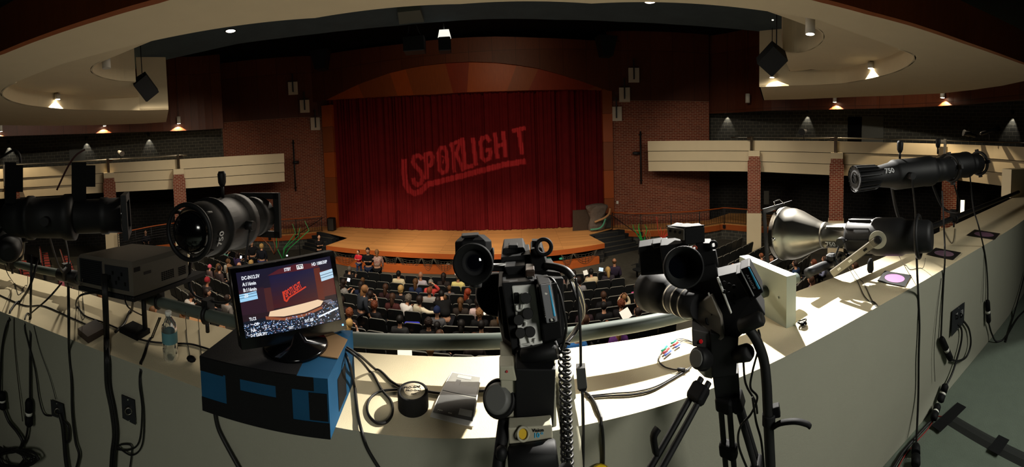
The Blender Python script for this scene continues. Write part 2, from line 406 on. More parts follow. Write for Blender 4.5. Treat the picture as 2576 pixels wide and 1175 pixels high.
# ---- stage
lipT = [on_z(x, y, SZ) for x, y in ((820, 618), (900, 627), (1000, 634), (1090, 638), (1172, 640), (1260, 639), (1350, 634), (1440, 625), (1521, 612))]
LIP = smooth(lipT, 3)
sl, sr = on_z(874, 599, SZ), on_z(1481, 591, SZ)
rl, rr = Vector((-8.9, 20.6, SZ)), Vector((7.75, 18.6, SZ))
b = MB(); poly = [p.xy for p in LIP] + [sr.xy, (rr.x, rr.y), room(5.6, 20.2).xy, room(5.6, 23.5).xy, room(-12.4, 23.5).xy, room(-12.4, 20.3).xy, (rl.x, rl.y), sl.xy]
vs = [(p[0], p[1], SZ) for p in poly]
b.add(vs, [tuple(range(len(vs)))], False, 0, [[(to_room(p)[1], to_room(p)[0]) for p in poly]])
b.ribbon([p.xy for p in LIP], SZ - .24, SZ - .001, 1, .12)
b.ribbon([LIP[-1].xy, sr.xy], SZ - .24, SZ - .001, 1, .08, False); b.ribbon([sl.xy, LIP[0].xy], SZ - .24, SZ - .001, 1, .08, False)
struct('floor_stage', b, [M_stage, M_fascia])
b = MB(); b.ribbon([(p.x + .03, p.y + 1.4) for p in LIP], -4.2, SZ - .02, 0, .1); b.ribbon([LIP[-1].xy + Vector((-.5, .1)), LIP[-1].xy + Vector((0, .1)), sr.xy], -4.2, SZ - .24, 1, .1, False)
b.ribbon([sl.xy, LIP[0].xy + Vector((0, .1)), LIP[0].xy + Vector((.5, .1))], -4.2, SZ - .24, 1, .1, False)
struct('wall_stage_front', b, [M_black, M_blockd])
rz_ = [on_z(x, y, -4.2) for x, y in ((845, 664), (900, 675), (960, 684), (1050, 689), (1172, 691), (1260, 690), (1350, 686), (1440, 677), (1508, 664))]
RIS = smooth(rz_, 3)
b = MB(); b.ribbon([p.xy for p in RIS], -4.19, -3.84, 0, .32); struct('trim_1', b, M_fascia)

# ---- side ramps: stage-level platforms with wood edge over block wall
railR = [(7.85, 18.75), (8.94, 17.73), (10.25, 17.11), (11.94, 16.46), (13.3, 16.25), (13.83, 16.15), (14.48, 14.9), (15.4, 13.3)]
wallR = [(8.1, 19.75), (8.29, 19.49), (9.3, 19.02), (10.35, 18.64), (12.0, 18.0), (13.68, 17.40)]
railL = [(-16.2, 17.6), (-15.2, 18.05), (-13.47, 18.5), (-11.6, 18.97), (-10.07, 19.77), (-8.83, 20.75)]
wallL = [(-15.1, 19.3), (-14.2, 19.7), (-13.1, 20.12), (-11.08, 21.05), (-9.9, 21.65), (-9.3, 22.05), (-8.5, 22.2)]
def ramp(name, rail, wall, far):
    b = MB(); R = [p.xy for p in smooth([(x, y, 0) for x, y in rail], 4)]
    poly = [tuple(p) for p in R] + far
    b.prism(poly, SZ - .05, SZ - .002, 0)
    b.ribbon(R, SZ - .33, SZ - .05, 1, .1); b.ribbon([(p.x, p.y - .03) for p in R], SZ - .37, SZ - .31, 1, .1)
    b.ribbon([(p.x, p.y + .06) for p in R], -4.2, SZ - .36, 2, .1); struct(name, b, [M_stage, M_fascia, M_block])
ramp('floor_ramp_right', railR, wallR, [(19, 14.5), (18.5, 19), (13.7, 17.5), (8.3, 19.6), (7.85, 19.6)])
ramp('floor_ramp_left', railL, wallL, [(-8.9, 22.1), (-9.3, 22.1), (-13.1, 20.2), (-19, 20), (-18, 17.6)])
# ---- stairs from stage to floor at both ends
stepsR = [((1483, 591), (1555, 583)), ((1500, 603), (1572, 592)), ((1521, 613), (1590, 601)), ((1521, 625), (1600, 610)), ((1521, 637), (1612, 618))]
def stairs(name, mirror):
    b = MB()
    for k, (p, q) in enumerate(stepsR):
        z = SZ - .0 - .19 * (k)
        if k == 0: z = SZ - .01
        P, Q = on_z(*p, z), on_z(*q, z); d = (Q - P).normalized()
        if k > 1: P = P - d * .03
        A, B = Vector((6.5, 18.3, 0)), Vector((9.2, 18.6, 0))
        poly = [P.xy, Q.xy, B.xy, A.xy]
        if mirror: poly = [room(-6.74 - to_room(v)[0], to_room(v)[1]).xy for v in poly]
        b.prism(poly, -4.2, z, 0)
        # pale nosing on each tread
        P2, Q2 = P.xy, Q.xy
        if mirror: P2, Q2 = [room(-6.74 - to_room(v)[0], to_room(v)[1]).xy for v in (P2, Q2)]
        dd = Vector(P2) - Vector(Q2); nn = Vector((-dd.y, dd.x)).normalized() * (.16 if not mirror else -.16)
        s_ = 1
        qd = [Vector(P2), Vector(Q2), Vector(Q2) - nn * s_, Vector(P2) - nn * s_]
        b.prism([v for v in qd], z - .01, z + .004, 1)
    struct(name, b, [M_carpetd, M_carpet])
stairs('trim_2', False); stairs('trim_3', True)

# ---- walls around the stage
PA, PB = room(-12, 20.3), room(5.2, 20.3)
def pw(x, y, w=20.3): return on_v(x, y, room(-12, w), room(5.2, w))
def strip(b, top, bot, mi, thick=.12, w=20.3):
    vs = [pw(*p, w) for p in top] + [pw(*p, w) for p in reversed(bot)]
    off = room(0, thick) - room(0, 0); n = len(vs)
    uvs = [(to_room(v)[0], v.z) for v in vs]
    b.add(vs, [tuple(range(n))], False, mi, [uvs]); b.add([v + off for v in vs], [tuple(reversed(range(n)))], False, mi, [list(reversed(uvs))])
    b.add(vs + [v + off for v in vs], [((i + 1) % n, i, n + i, n + (i + 1) % n) for i in range(n)], False, mi)
arc = [(818, 252), (850, 236), (900, 212), (940, 197), (980, 183), (1020, 173), (1060, 165), (1120, 158), (1180, 155), (1245, 157), (1300, 163), (1355, 172), (1410, 187), (1460, 203), (1500, 217), (1530, 228)]
topl = [(700, 148), (760, 143), (800, 139), (840, 133), (900, 124), (1000, 112), (1060, 104), (1120, 98), (1180, 94), (1245, 92), (1300, 93), (1355, 95), (1410, 97), (1480, 101), (1550, 104), (1620, 105)]
b = MB()
strip(b, topl[1:], [(760, 262)] + arc[0:] + [(1620, 240)], 0)
struct('wall_stage', b, [M_panel])
# crescent of fan-shaped boards under the arch
b = MB(); bots = [(835, 251), (870, 248), (915, 246), (960, 243), (1000, 241), (1040, 239), (1090, 237), (1140, 234), (1175, 232), (1230, 230), (1275, 229), (1330, 227), (1390, 226), (1440, 225), (1480, 225), (1517, 227)]
cols = [0, 0, 1, 1, 0, 1, 1, 2, 0, 0, 1, 2, 2, 2, 1]
for i in range(15): strip(b, [arc[i], arc[i + 1]], [bots[i], bots[i + 1]], cols[i], .3, 20.42)
struct('trim_4', b, [M_panelo, M_panelp, M_panelr])
# jambs
b = MB()
for x0, x1, yt, m in ((811, 838, 250, 0), (1514, 1545, 226, 0)):
    for i in range(5):
        z0, z1 = SZ + i * 1.62, SZ + (i + 1) * 1.62 - .015
        lp, rp = pw(x0 + 5, 420), pw(x1 + 4, 420)
        if x0 > 1000: lp, rp = pw(x0 + 5, 420), pw(x1 - 2, 420)
        a = [Vector((lp.x, lp.y, z0)), Vector((rp.x, rp.y, z0)), Vector((rp.x, rp.y, min(z1, 4.6))), Vector((lp.x, lp.y, min(z1, 4.6)))]
        b.plate(a, room(0, .9) - room(0, 0), (i + (1 if x0 > 1000 else 0)) % 2)
struct('trim_5', b, [M_panelo, M_panelp])
# brick walls, wood panelled above
def wood_top(path, z0, z1): pass
for nm, P in (('wall_right', wallR), ('wall_left', wallL)):
    b = MB(); S = [p.xy for p in smooth([(x, y, 0) for x, y in P], 4)]
    b.ribbon(S, -3.3, 3.95, 0, .3); b.ribbon(S, 3.95, 7.9, 1, .3); struct(nm, b, [M_brick, M_panel])
# wood fascia high above the side balconies, running on from the brick walls
fR = [on_z(x, y, z) for x, y, z in ((1782, 282, 3.35), (1850, 281, 3.3), (1920, 279, 3.25), (2010, 277, 3.25), (2100, 275, 3.25), (2240, 272, 3.25), (2373, 266, 3.25), (2470, 258, 3.25), (2576, 249, 3.25), (2680, 238, 3.25))]
fL = [on_z(x, y, z) for x, y, z in ((-140, 347, 3.4), (-60, 345, 3.4), (0, 343, 3.4), (130, 339, 3.4), (260, 335, 3.4), (350, 332, 3.4), (430, 330, 3.4), (500, 327, 3.4), (562, 323, 3.4))]
FR = [Vector(p.xy) for p in smooth(fR, 4)]; FL = [Vector(p.xy) for p in smooth(fL, 4)]
b = MB(); b.ribbon(FR, 3.25, 7.9, 0, .25); struct('wall_fascia_right', b, M_panel)
b = MB(); b.ribbon(FL, 3.4, 7.9, 0, .25); struct('wall_fascia_left', b, M_panel)

# ---- side balconies
bR = [on_r(x, 400, r) for x, r in ((1630, 19.7), (1700, 19.55), (1800, 19.3), (1897, 19.0), (2000, 18.1), (2104, 17.4), (2240, 17.0), (2385, 16.6), (2480, 15.4), (2576, 14.0), (2700, 12.6))]
bL = [on_r(x, 400, r) for x, r in ((-160, 19.4), (-60, 19.8), (41, 20.2), (150, 20.3), (272, 20.4), (360, 20.2), (450, 20.1), (560, 20.4), (640, 20.8), (715, 21.2))]
def offs(P, d):
    out = []
    for i in range(len(P)):
        t = (P[min(i + 1, len(P) - 1)] - P[max(i - 1, 0)]).normalized(); out.append(P[i] + Vector((-t.y, t.x)) * d)
    return out
BR = [Vector(p.xy) for p in smooth(bR, 5)]; BL = [Vector(p.xy) for p in smooth(bL, 5)]
for nm, P, zt in (('right', BR, 1.63), ('left', BL, 1.68)):
    b = MB()
    for k in range(3):
        z1 = zt - .55 * k; b.ribbon(offs(P, .07 * k), z1 - .535, z1, 0, .3 - .07 * k)
        if k < 2: b.ribbon(offs(P, .07 * k + .05), z1 - .56, z1 - .53, 1, .2)  # black strip standing in for the shadow line under each band
    struct('wall_balcony_' + nm, b, [M_bal, M_black])
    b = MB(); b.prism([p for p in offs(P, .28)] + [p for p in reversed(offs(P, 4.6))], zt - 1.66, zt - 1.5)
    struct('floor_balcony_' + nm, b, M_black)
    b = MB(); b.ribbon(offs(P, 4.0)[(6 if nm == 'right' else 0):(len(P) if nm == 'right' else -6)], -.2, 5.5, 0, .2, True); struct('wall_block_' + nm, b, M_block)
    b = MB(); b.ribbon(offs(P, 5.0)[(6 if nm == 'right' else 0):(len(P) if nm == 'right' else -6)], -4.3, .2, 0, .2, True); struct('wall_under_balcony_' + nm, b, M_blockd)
# doors in the balcony back wall
def on_path_px(P, x, y, z0, z1, x1, mb, off=-.06, mi=0):
    def hit(xx):
        best = None
        for i in range(len(P) - 1):
            a, c = P[i], P[i + 1]
            xa, xc = to_px((a.x, a.y, 1.5))[0], to_px((c.x, c.y, 1.5))[0]
            if (xa - xx) * (xc - xx) <= 0: t = (xx - xa) / (xc - xa + 1e-9); return a.lerp(c, t)
        return P[0]
    a, c = hit(x), hit(x1); d = (c - a).normalized(); n = Vector((-d.y, d.x)) * off
    mb.plate([Vector((a.x + n.x, a.y + n.y, z0)), Vector((c.x + n.x, c.y + n.y, z0)), Vector((c.x + n.x, c.y + n.y, z1)), Vector((a.x + n.x, a.y + n.y, z1))], (-n.x * .9, -n.y * .9, 0), mi)
bwR = offs(BR, 4.0)
b = MB(); on_path_px(bwR, 2168, 0, 0, 3.1, 2222, b, -.06, 0); on_path_px(bwR, 2132, 0, 0, 3.05, 2167, b, -.05, 1)
struct('door_1', b, [mat('grey_door', '4a4b46', .6), M_black])
bwL = offs(BL, 4.0)
b = MB(); on_path_px(bwL, 176, 0, 0, 3.1, 216, b, -.06, 0); struct('door_2', b, [mat('grey_door', '4a4b46', .6)])

# ---- columns: brick on a white block base, cream cap
COLS = []
def column(x, r, zt, name_i, x2=None):
    c = on_r(x, 480, r); COLS.append(Vector((c.x, c.y))); base = floor_z(c) - .1
    b = MB(); ang = math.atan2(c.x, c.y); R = Matrix.Rotation(-ang, 3, 'Z')
    def q(z0, z1, w, mi):
        o = len(b.f); b.box((c.x, c.y, (z0 + z1) / 2), (w, w, z1 - z0), R, mi)
        for k in range(o, len(b.f)):
            f = b.f[k]; vs = [Vector(b.v[i]) for i in f]; n = (vs[1] - vs[0]).cross(vs[2] - vs[0]).normalized()
            t = Vector((-n.y, n.x, 0)); b.uv[k] = [((v - c).dot(t), v.z) for v in vs] if abs(n.z) < .5 else [(v.x, v.y) for v in vs]
    q(base, zt - 3.7, .74, 1); q(zt - 3.7, zt - 1.05, .66, 0); q(zt - 1.05, zt - .8, .56, 0); q(zt - .8, zt - .52, .56, 2)
    struct('wall_column_' + name_i, b, [M_brickc, M_bal, M_bal])
column(1897, 18.75, 1.63, 'one'); column(2104, 17.15, 1.63, 'two'); column(2388, 16.3, 1.63, 'three')
column(452, 19.8, 1.68, 'four'); column(276, 20.1, 1.68, 'five'); column(34, 19.9, 1.68, 'six')

# ---- ceilings
A_Z, B_Z, C_Z = 3.4, 3.84, 5.2
def L(pts, z): return [Vector(on_z(x, y, z).xy) for x, y in pts]
Cf = L(((380, 158), (420, 150), (510, 130), (600, 110), (700, 97), (800, 85), (900, 74), (1000, 65), (1110, 55), (1230, 48), (1400, 50), (1560, 55), (1700, 62), (1800, 69), (1900, 78), (1940, 84)), C_Z)
b = MB(); b.prism(Cf + [Vector((15, 8)), Vector((15, -4)), Vector((-16, -4)), Vector((-17, 9))], C_Z, C_Z + .25)
struct('ceiling_panel', b, M_dark)
b = MB(); b.prism([Vector((-27, 26)), Vector((27, 22)), Vector((27, -5)), Vector((-27, -5))], 7.9, 8.1); struct('ceiling', b, M_black)
AoR = L(((1920, 252), (2010, 250), (2100, 246), (2240, 241), (2370, 235), (2450, 226), (2520, 216), (2576, 204)), A_Z)
AiR = L(((1985, 216), (2050, 214), (2120, 210), (2186, 199), (2240, 186), (2280, 170), (2302, 152), (2300, 138), (2265, 124)), A_Z)
CrR = L(((2160, 86), (2061, 51)), A_Z)
E0R = L(((2576, 158), (2435, 107), (2300, 60), (2190, 30), (2080, 0)), A_Z)
AoL = L(((0, 315), (75, 316), (150, 316), (230, 315), (300, 313), (360, 311), (418, 307)), A_Z)
AiL = L(((424, 276), (350, 278), (272, 278), (184, 276), (119, 271), (68, 265), (30, 256), (6, 244), (2, 232), (16, 218), (37, 208)), A_Z)
CrL = L(((90, 186), (153, 162)), A_Z)
E0L = L(((0, 131), (65, 104), (130, 80), (250, 40), (385, 0)), A_Z)
midE = [Vector((2.6, 3.0)), Vector((.8, 3.35)), Vector((-1.0, 3.2))]
midC = [Vector((-1.8, 4.35)), Vector((0, 4.5)), Vector((1.6, 4.35))]
AoRx = AoR + [Vector((8.6, -.9)), Vector((8.5, -.6))]
AoLx = [Vector((-12.5, 1.2)), Vector((-13.2, 2.6))] + AoL
E0Rx = [Vector((8.6, -.35))] + E0R
E0Lx = [Vector((-7.2, .4))] + E0L
b = MB()
outer = AoRx + E0Rx + midE + list(reversed(E0Lx)) + AoLx
XR, XL = on_z(1910, 219, A_Z).xy, on_z(424, 276, A_Z).xy
AiL = AiL[1:]
inner = [XL] + AiL + CrL + midC + list(reversed(CrR)) + list(reversed(AiR)) + [XR]
b.prism(outer + inner, A_Z, A_Z + .06)
struct('ceiling_cloud_low', b, M_cream)
# upper cream tier
BiR = L(((1966, 129), (1998, 133), (2030, 128), (2055, 117), (2072, 100), (2072, 84), (2058, 72), (2030, 61), (1985, 44), (1940, 28), (1850, -4)), B_Z)
BiL = L(((340, 206), (300, 204), (262, 197), (236, 187), (227, 176), (236, 163), (262, 150), (300, 134), (400, 92), (500, 50), (650, 2)), B_Z)
b = MB()
Bout = [Vector((AiR[0].x + .05, AiR[0].y + .0))] + offs(AiR, -.0)[1:]
grow = lambda P, c, k: [c + (p - c) * k for p in P]
cR = Vector((6.5, 4.2)); cL = Vector((-7.5, 5.2))
Rb = grow(AiR, cR, 1.12); Lb = grow(AiL, cL, 1.1)
Rb[0] = on_z(1988, 180, B_Z).xy; Lb[0] = on_z(351, 250, B_Z).xy
Rb[1] = on_z(2040, 175, B_Z).xy; Lb[1] = on_z(320, 251, B_Z).xy
b.prism(BiR + [Vector((1.8, 4.4)), Vector((0, 4.5)), Vector((-1.6, 4.4))] + list(reversed(BiL)) + Lb[0:] + [Vector((-6, 3.2)), Vector((-3, 3.4)), Vector((0, 3.5)), Vector((3, 3.3)), Vector((5.4, 2.4))] + list(reversed(Rb)), B_Z, B_Z + .06)
struct('ceiling_cloud_high', b, M_cream)
# upright faces between the tiers
b = MB()
b.ribbon(smooth([(p.x, p.y, 0) for p in AiR], 4), A_Z, B_Z + .02, 0, -.05) ; b.ribbon(smooth([(p.x, p.y, 0) for p in AiL], 4), A_Z, B_Z + .02, 0, .05)
b.ribbon(smooth([(p.x, p.y, 0) for p in BiR], 4), B_Z, C_Z, 0, -.05); b.ribbon(smooth([(p.x, p.y, 0) for p in BiL], 4), B_Z, C_Z, 0, .05)
# front ends towards the stage rise straight to the dark ceiling
b.ribbon([XR, AiR[0]], A_Z, C_Z, 0, .05, False); b.ribbon([XR, AoR[0]], A_Z, A_Z + .06, 0, -.04, False)
b.ribbon([AiL[0], XL], A_Z, C_Z, 0, .05, False)
struct('ceiling_cloud_edges', b, M_cream)
# wood fascia over the booth
b = MB()
b.ribbon(offs(list(reversed(E0Rx + midE + list(reversed(E0Lx)))), -.02), A_Z - .005, 4.02, 0, .12, False)
struct('wall_fascia_booth', b, M_panelp)
# ================================================================== FIXED THINGS OF THE HALL
# ---- stage curtain
M_curt = mat('red_velvet', '5a1114', .8, spec=.08, noise=.25, nscale=2)
b = MB(); rnd = random.Random(3); us = np.arange(-11.75, 5.15, .035); vs = []; ph = 0; uvs = []
zs = [SZ + .03, SZ + 1.5, 1.0, 5.1]
seam = [-10.6, -9.7, -8.6, -7.35, -6.2, -5.0, -3.3, -1.95, -.5, 1.0, 2.2, 3.3, 4.2]
for i, u in enumerate(us):
    ph += .035 * (24 + 7 * math.sin(u * 1.7) + 5 * math.sin(u * 4.1)); d = .045 * math.sin(ph) + .03 * math.sin(ph * .37 + 1) + .03 * math.sin(u * 2.3)
    for s_ in seam: d += .13 * math.exp(-((u - s_) / .05) ** 2)
    for z in zs:
        k = 1.0 + .15 * (z < 0); p = room(u, 20.62 + d * k, z); vs.append(tuple(p))
n = len(us); m = len(zs)
b.add(vs, [(i * m + k, (i + 1) * m + k, (i + 1) * m + k + 1, i * m + k + 1) for i in range(n - 1) for k in range(m - 1)], True)
back = [tuple(room(u, 20.86, z)) for u, z in ((-11.75, SZ), (5.15, SZ), (5.15, 5.1), (-11.75, 5.1))]; b.add(back, [(3, 2, 1, 0)])
tag(build('stage_curtain', b, M_curt), 'dark red velvet stage curtain closed across the whole proscenium opening', 'curtain')

# ---- logo projector: a lamp behind a stencil, hung out of frame under the dark ceiling
LAMP = Vector((.2, 4.6, 4.75))
def pip(x, y, P):
    c = False; j = len(P) - 1
    for i in range(len(P)):
        if (P[i][1] > y) != (P[j][1] > y) and x < (P[j][0] - P[i][0]) * (y - P[i][1]) / (P[j][1] - P[i][1]) + P[i][0]: c = not c
        j = i
    return c
def strokes(lst, w):
    """thick polylines -> list of quads"""
    out = []
    for pl in lst:
        for (x0, y0), (x1, y1) in zip(pl[:-1], pl[1:]):
            dx, dy = x1 - x0, y1 - y0; l = math.hypot(dx, dy) or 1; nx, ny = -dy / l * w / 2, dx / l * w / 2; ex, ey = dx / l * w * .3, dy / l * w * .3
            out.append([(x0 + nx - ex, y0 + ny - ey), (x1 + nx + ex, y1 + ny + ey), (x1 - nx + ex, y1 - ny + ey), (x0 - nx - ex, y0 - ny - ey)])
    return out
LOGO = []
LOGO += strokes([[(1061, 398), (1053, 391), (1042, 394), (1039, 408), (1047, 420), (1058, 431), (1063, 446), (1060, 460), (1050, 466), (1042, 459), (1040, 450)]], 10.5)
LOGO += strokes([[(1074, 448), (1071, 388)], [(1071, 388), (1084, 385), (1088, 396), (1087, 409), (1082, 416), (1074, 418)]], 10)
LOGO += strokes([[(1108, 372), (1103, 385), (1106, 426), (1113, 435), (1122, 432), (1126, 420), (1123, 382), (1118, 371), (1108, 372)]], 9.5)
LOGO += strokes([[(1112, 392), (1118, 396), (1114, 410)], [(1117, 396), (1124, 392)]], 3)
LOGO += strokes([[(1137, 360), (1140, 385), (1143, 432)], [(1133, 366), (1150, 357), (1160, 353)], [(1157, 357), (1148, 388), (1158, 410), (1164, 428)], [(1143, 392), (1150, 388)]], 8.5)
LOGO += strokes([[(1163, 350), (1170, 422)], [(1170, 422), (1188, 417)]], 10.5)
LOGO += strokes([[(1190, 349), (1197, 414)]], 10.5)
LOGO += strokes([[(1231, 354), (1224, 343), (1213, 346), (1209, 358), (1213, 396), (1221, 403), (1231, 398), (1234, 386), (1232, 376), (1223, 378)]], 10)
LOGO += strokes([[(1245, 337), (1251, 396)], [(1266, 333), (1272, 392)], [(1248, 368), (1269, 363)]], 10)
LOGO += strokes([[(1291, 329), (1319, 322)], [(1305, 327), (1313, 385)]], 10.5)
LOGO += strokes([[(1016, 404), (1016, 430), (1020, 462), (1030, 480), (1044, 486), (1058, 482), (1068, 472), (1078, 463), (1110, 455), (1160, 443), (1220, 426), (1270, 414), (1318, 406)]], 14)
ctr = pw(1168, 405, 20.6); ax = (ctr - LAMP).normalized(); bx = ax.cross(Vector((0, 0, 1))).normalized(); by = bx.cross(ax)
D0, NX, NY, WX, WY = .30, 250, 150, .175, .115
wn = room(0, 1) - room(0, 0); w_pt = room(0, 20.6)
b = MB()
def cell_open(i, j):
    p = LAMP + ax * D0 + bx * ((i + .5) / NX - .5) * WX + by * ((j + .5) / NY - .5) * WY; d = p - LAMP
    t = (w_pt - LAMP).dot(wn) / d.dot(wn); q = LAMP + d * t; x, y = to_px(q)
    return any(pip(x, y, P) for P in LOGO)
Z0 = LAMP + ax * D0
for j in range(NY):
    i = 0
    y0, y1 = (j / NY - .5) * WY, ((j + 1) / NY - .5) * WY
    while i < NX:
        if cell_open(i, j): i += 1; continue
        k = i
        while k < NX and not cell_open(k, j): k += 1
        x0, x1 = (i / NX - .5) * WX, (k / NX - .5) * WX
        b.add([Z0 + bx * x0 + by * y0, Z0 + bx * x1 + by * y0, Z0 + bx * x1 + by * y1, Z0 + bx * x0 + by * y1], [(0, 1, 2, 3)]); i = k
gl = thing('logo_projector', 'black stencil projector under the dark ceiling throwing the logo', 'projector', tuple(LAMP))
wpart('stencil', b, M_blkm, gl)
b = MB()
c0, c1 = LAMP - ax * .12, LAMP + ax * D0
for sx_, sy_, wx, wy in ((1, 0, .008, WY + .01), (-1, 0, .008, WY + .01), (0, 1, WX + .01, .008), (0, -1, WX + .01, .008)):
    R = Matrix((bx, ax, by)).transposed()
    b.box(tuple(c0.lerp(c1, .5) + bx * sx_ * WX / 2 + by * sy_ * WY / 2), (wx, .43, wy), R)
b.box(tuple(c0), (WX, .01, WY), R)
wpart('housing', b, M_blkm, gl)
b = MB(); b.cyl(tuple(LAMP + Vector((0, 0, .05))), (LAMP.x, LAMP.y, C_Z), .015); wpart('stem', b, M_blkm, gl)
l = bpy.data.lights.new('logo_lamp', 'SPOT'); l.energy = 9000; l.color = (1, .62, .45); l.spot_size = math.radians(40); l.spot_blend = .1; l.shadow_soft_size = .0006
o = bpy.data.objects.new('logo_lamp', l); COL.objects.link(o); o.location = LAMP; o.rotation_euler = ax.to_track_quat('-Z', 'Y').to_euler()
# curtain wash, low and towards the right
spot('curtain_wash', tuple(room(-.6, 15.0, 7.3)), tuple(room(-1.2, 20.6, -2.6)), 70, math.radians(100), .9, .3, (1, .62, .46))

# ---- railings along the ramps
def rail(name, P, label, x_end=None):
    S = smooth([(x, y, 0) for x, y in P], 5)
    o = S[0]; t = thing(name, label, 'railing', (o.x, o.y, SZ)); T = .93
    b = MB(); b.tube([(p.x, p.y, SZ + T) for p in S], .035, 8); wpart('handrail', b, M_panelo, t, 'wooden handrail')
    b = MB()
    for zz in (.08, .80, .86): b.tube([(p.x, p.y, SZ + zz) for p in S], .012, 6)
    wpart('rails', b, M_iron, t)
    # walk the path
    L_ = [0]
    for i in range(1, len(S)): L_.append(L_[-1] + (S[i] - S[i - 1]).length)
    def at_len(s):
        for i in range(1, len(S)):
            if L_[i] >= s: return S[i - 1].lerp(S[i], (s - L_[i - 1]) / (L_[i] - L_[i - 1]))
        return S[-1]
    b = MB(); s = .15
    while s < L_[-1]: p = at_len(s); b.cyl((p.x, p.y, SZ + .08), (p.x, p.y, SZ + .8), .009, 5); s += .16
    wpart('balusters', b, M_iron, t)
    npst = max(3, int(L_[-1] / 1.55))
    for k in range(npst + 1):
        p = at_len(min(L_[-1], k * L_[-1] / npst)); b = MB(); b.cyl((p.x, p.y, SZ - .02), (p.x, p.y, SZ + T), .024, 8); b.box((p.x, p.y, SZ - .18), (.11, .14, .2)); wpart('post', b, M_iron, t)
    return t
rail('ramp_railing', [(x, y - .05) for x, y in railR], 'iron railing with wooden handrail on the ramp right of the stage')
rail('ramp_railing', [(x, y - .05) for x, y in railL], 'iron railing with wooden handrail on the ramp left of the stage')
def handrail(a, c, label):
    t = thing('stair_handrail', label, 'handrail', tuple(a)); b = MB(); b.tube([a, c, c + Vector((.2, -.1, -.05))], .02, 6); wpart('rail', b, M_iron, t)
    b = MB(); b.cyl(tuple(c), (c.x, c.y, floor_z(c)), .02, 6); wpart('post', b, M_iron, t)
handrail(on_r(1538, 541, 19.8), on_r(1606, 590, 18.6), 'sloping dark handrail of the stairs at the stage right corner, seen on the right')
handrail(on_r(812, 548, 21.8), on_r(752, 588, 20.2), 'sloping dark handrail of the stairs at the left end of the stage')

# ---- wall panels (white squares with a dark bar) beside the proscenium
WR = [p.xy for p in smooth([(x, y, 0) for x, y in wallR], 4)]; WL = [p.xy for p in smooth([(x, y, 0) for x, y in wallL], 4)]
def wall_hit(P, x, y, off=.12):
    for i in range(len(P) - 1):
        a, c = P[i], P[i + 1]; xa, xc = to_px((a.x, a.y, 1.7 + (380 - y) * .025))[0], to_px((c.x, c.y, 1.7 + (380 - y) * .025))[0]
        if (xa - x) * (xc - x) <= 0:
            d = (c - a).normalized(); n = Vector((d.y, -d.x, 0)); p = on_v(x, y, a, c); return p + n * off, Vector((d.x, d.y, 0)), n
    a, c = (P[0], P[1]) if abs(to_px((P[0].x, P[0].y, 1))[0] - x) < abs(to_px((P[-1].x, P[-1].y, 1))[0] - x) else (P[-2], P[-1])
    d = (c - a).normalized(); n = Vector((d.y, -d.x, 0)); return on_v(x, y, a, c) + n * off, Vector((d.x, d.y, 0)), n
SCP = {'left': [(737, 223, 'topmost'), (766, 268, 'middle'), (792, 312, 'lowest')], 'right': [(1594, 190, 'topmost'), (1571, 239, 'middle'), (1551, 287, 'lowest')]}
M_sconce = mat('sconce_white', 'b9b2a2', .6)
for side, lst in SCP.items():
    for x, y, wd in lst:
        p, d, n = wall_hit(WL if side == 'left' else WR, x, y, .10); R = Matrix((d, -n, Vector((0, 0, 1)))).transposed()
        t = thing('wall_sconce', f'square white wall sconce with dark centre bar, {wd} of three stepped {side} of the stage', 'sconce', tuple(p), R=R, group=f'sconces {side} of the stage')
        b = MB(); b.box((0, 0, 0), (.62, .12, .82), bev=.01); build('shade', b, M_sconce, t)
        b = MB(); b.box((0, -.10, .33), (.075, .07, 1.15)); b.box((0, .0, .85), (.06, .22, .05)); build('centre_bar', b, M_iron, t)
# vertical pipe with a small fixture on each brick wall
for side, x, y0, y1, fx, fy in (('right', 1610, 330, 462, 1600, 385), ('left', 742, 352, 480, 745, 408)):
    P = WL if side == 'left' else WR; p, d, n = wall_hit(P, x, y0, .15); q = wall_hit(P, x + 2, y1, .15)[0]
    t = thing('lighting_boom', f'dark vertical lighting pipe fixed to the brick wall {side} of the stage', 'pipe', tuple(q))
    b = MB(); b.cyl(tuple(q), (q.x, q.y, p.z), .05, 8); wpart('pipe', b, M_iron, t)
    f = wall_hit(P, fx, fy, .3)[0]; b = MB(); b.lathe([(0, .07), (.15, .10), (.4, .09)], f - d * .22, f + d * .2, 10); wpart('spotlight', b, M_iron, t)
    for z in (q.z + .2, p.z - .2): b = MB(); b.box((q.x - n.x * .08, q.y - n.y * .08, z), (.12, .2, .06)); wpart('bracket', b, M_iron, t)
p, d, n = wall_hit(WR, 1553, 509, .03); b = MB(); b.box(tuple(p), (.12, .06, .16)); tag(build('wall_switch', b, M_white), 'small white switch plate on the brick wall right of the stage', 'switch')

# ---- pendant lamps and downlights
M_bulb = mat('lamp_glow', 'fff2d8', .5, emit='fff0d2', estr=25)
def pendant(px_, py_, r, h, w, label, ceil, power, color, angle=70, aim_off=None, lens=True, blend=.25, group='pendant cylinder lamps', tall=None):
    p = on_r(px_, py_, r); t = thing('pendant_lamp', label, 'lamp', (p.x, p.y, p.z), group=group)
    b = MB(); b.cyl((p.x, p.y, p.z), (p.x, p.y, p.z + h), w / 2, 16); wpart('cylinder', b, M_pend, t)
    if ceil - p.z - h > .03: b = MB(); b.cyl((p.x, p.y, p.z + h), (p.x, p.y, ceil), .012, 6); wpart('stem', b, M_iron, t)
    if power:
        b = MB(); b.cyl((p.x, p.y, p.z - .006), (p.x, p.y, p.z + .004), w / 2 * .8, 14); wpart('lens', b, M_bulb, t, 'glowing lens')
        s = spot('pendant_light', (p.x, p.y, p.z - .03), (p.x + (aim_off[0] if aim_off else 0), p.y + (aim_off[1] if aim_off else 0), p.z - 4), power, math.radians(angle), blend, .03, color)
    return p
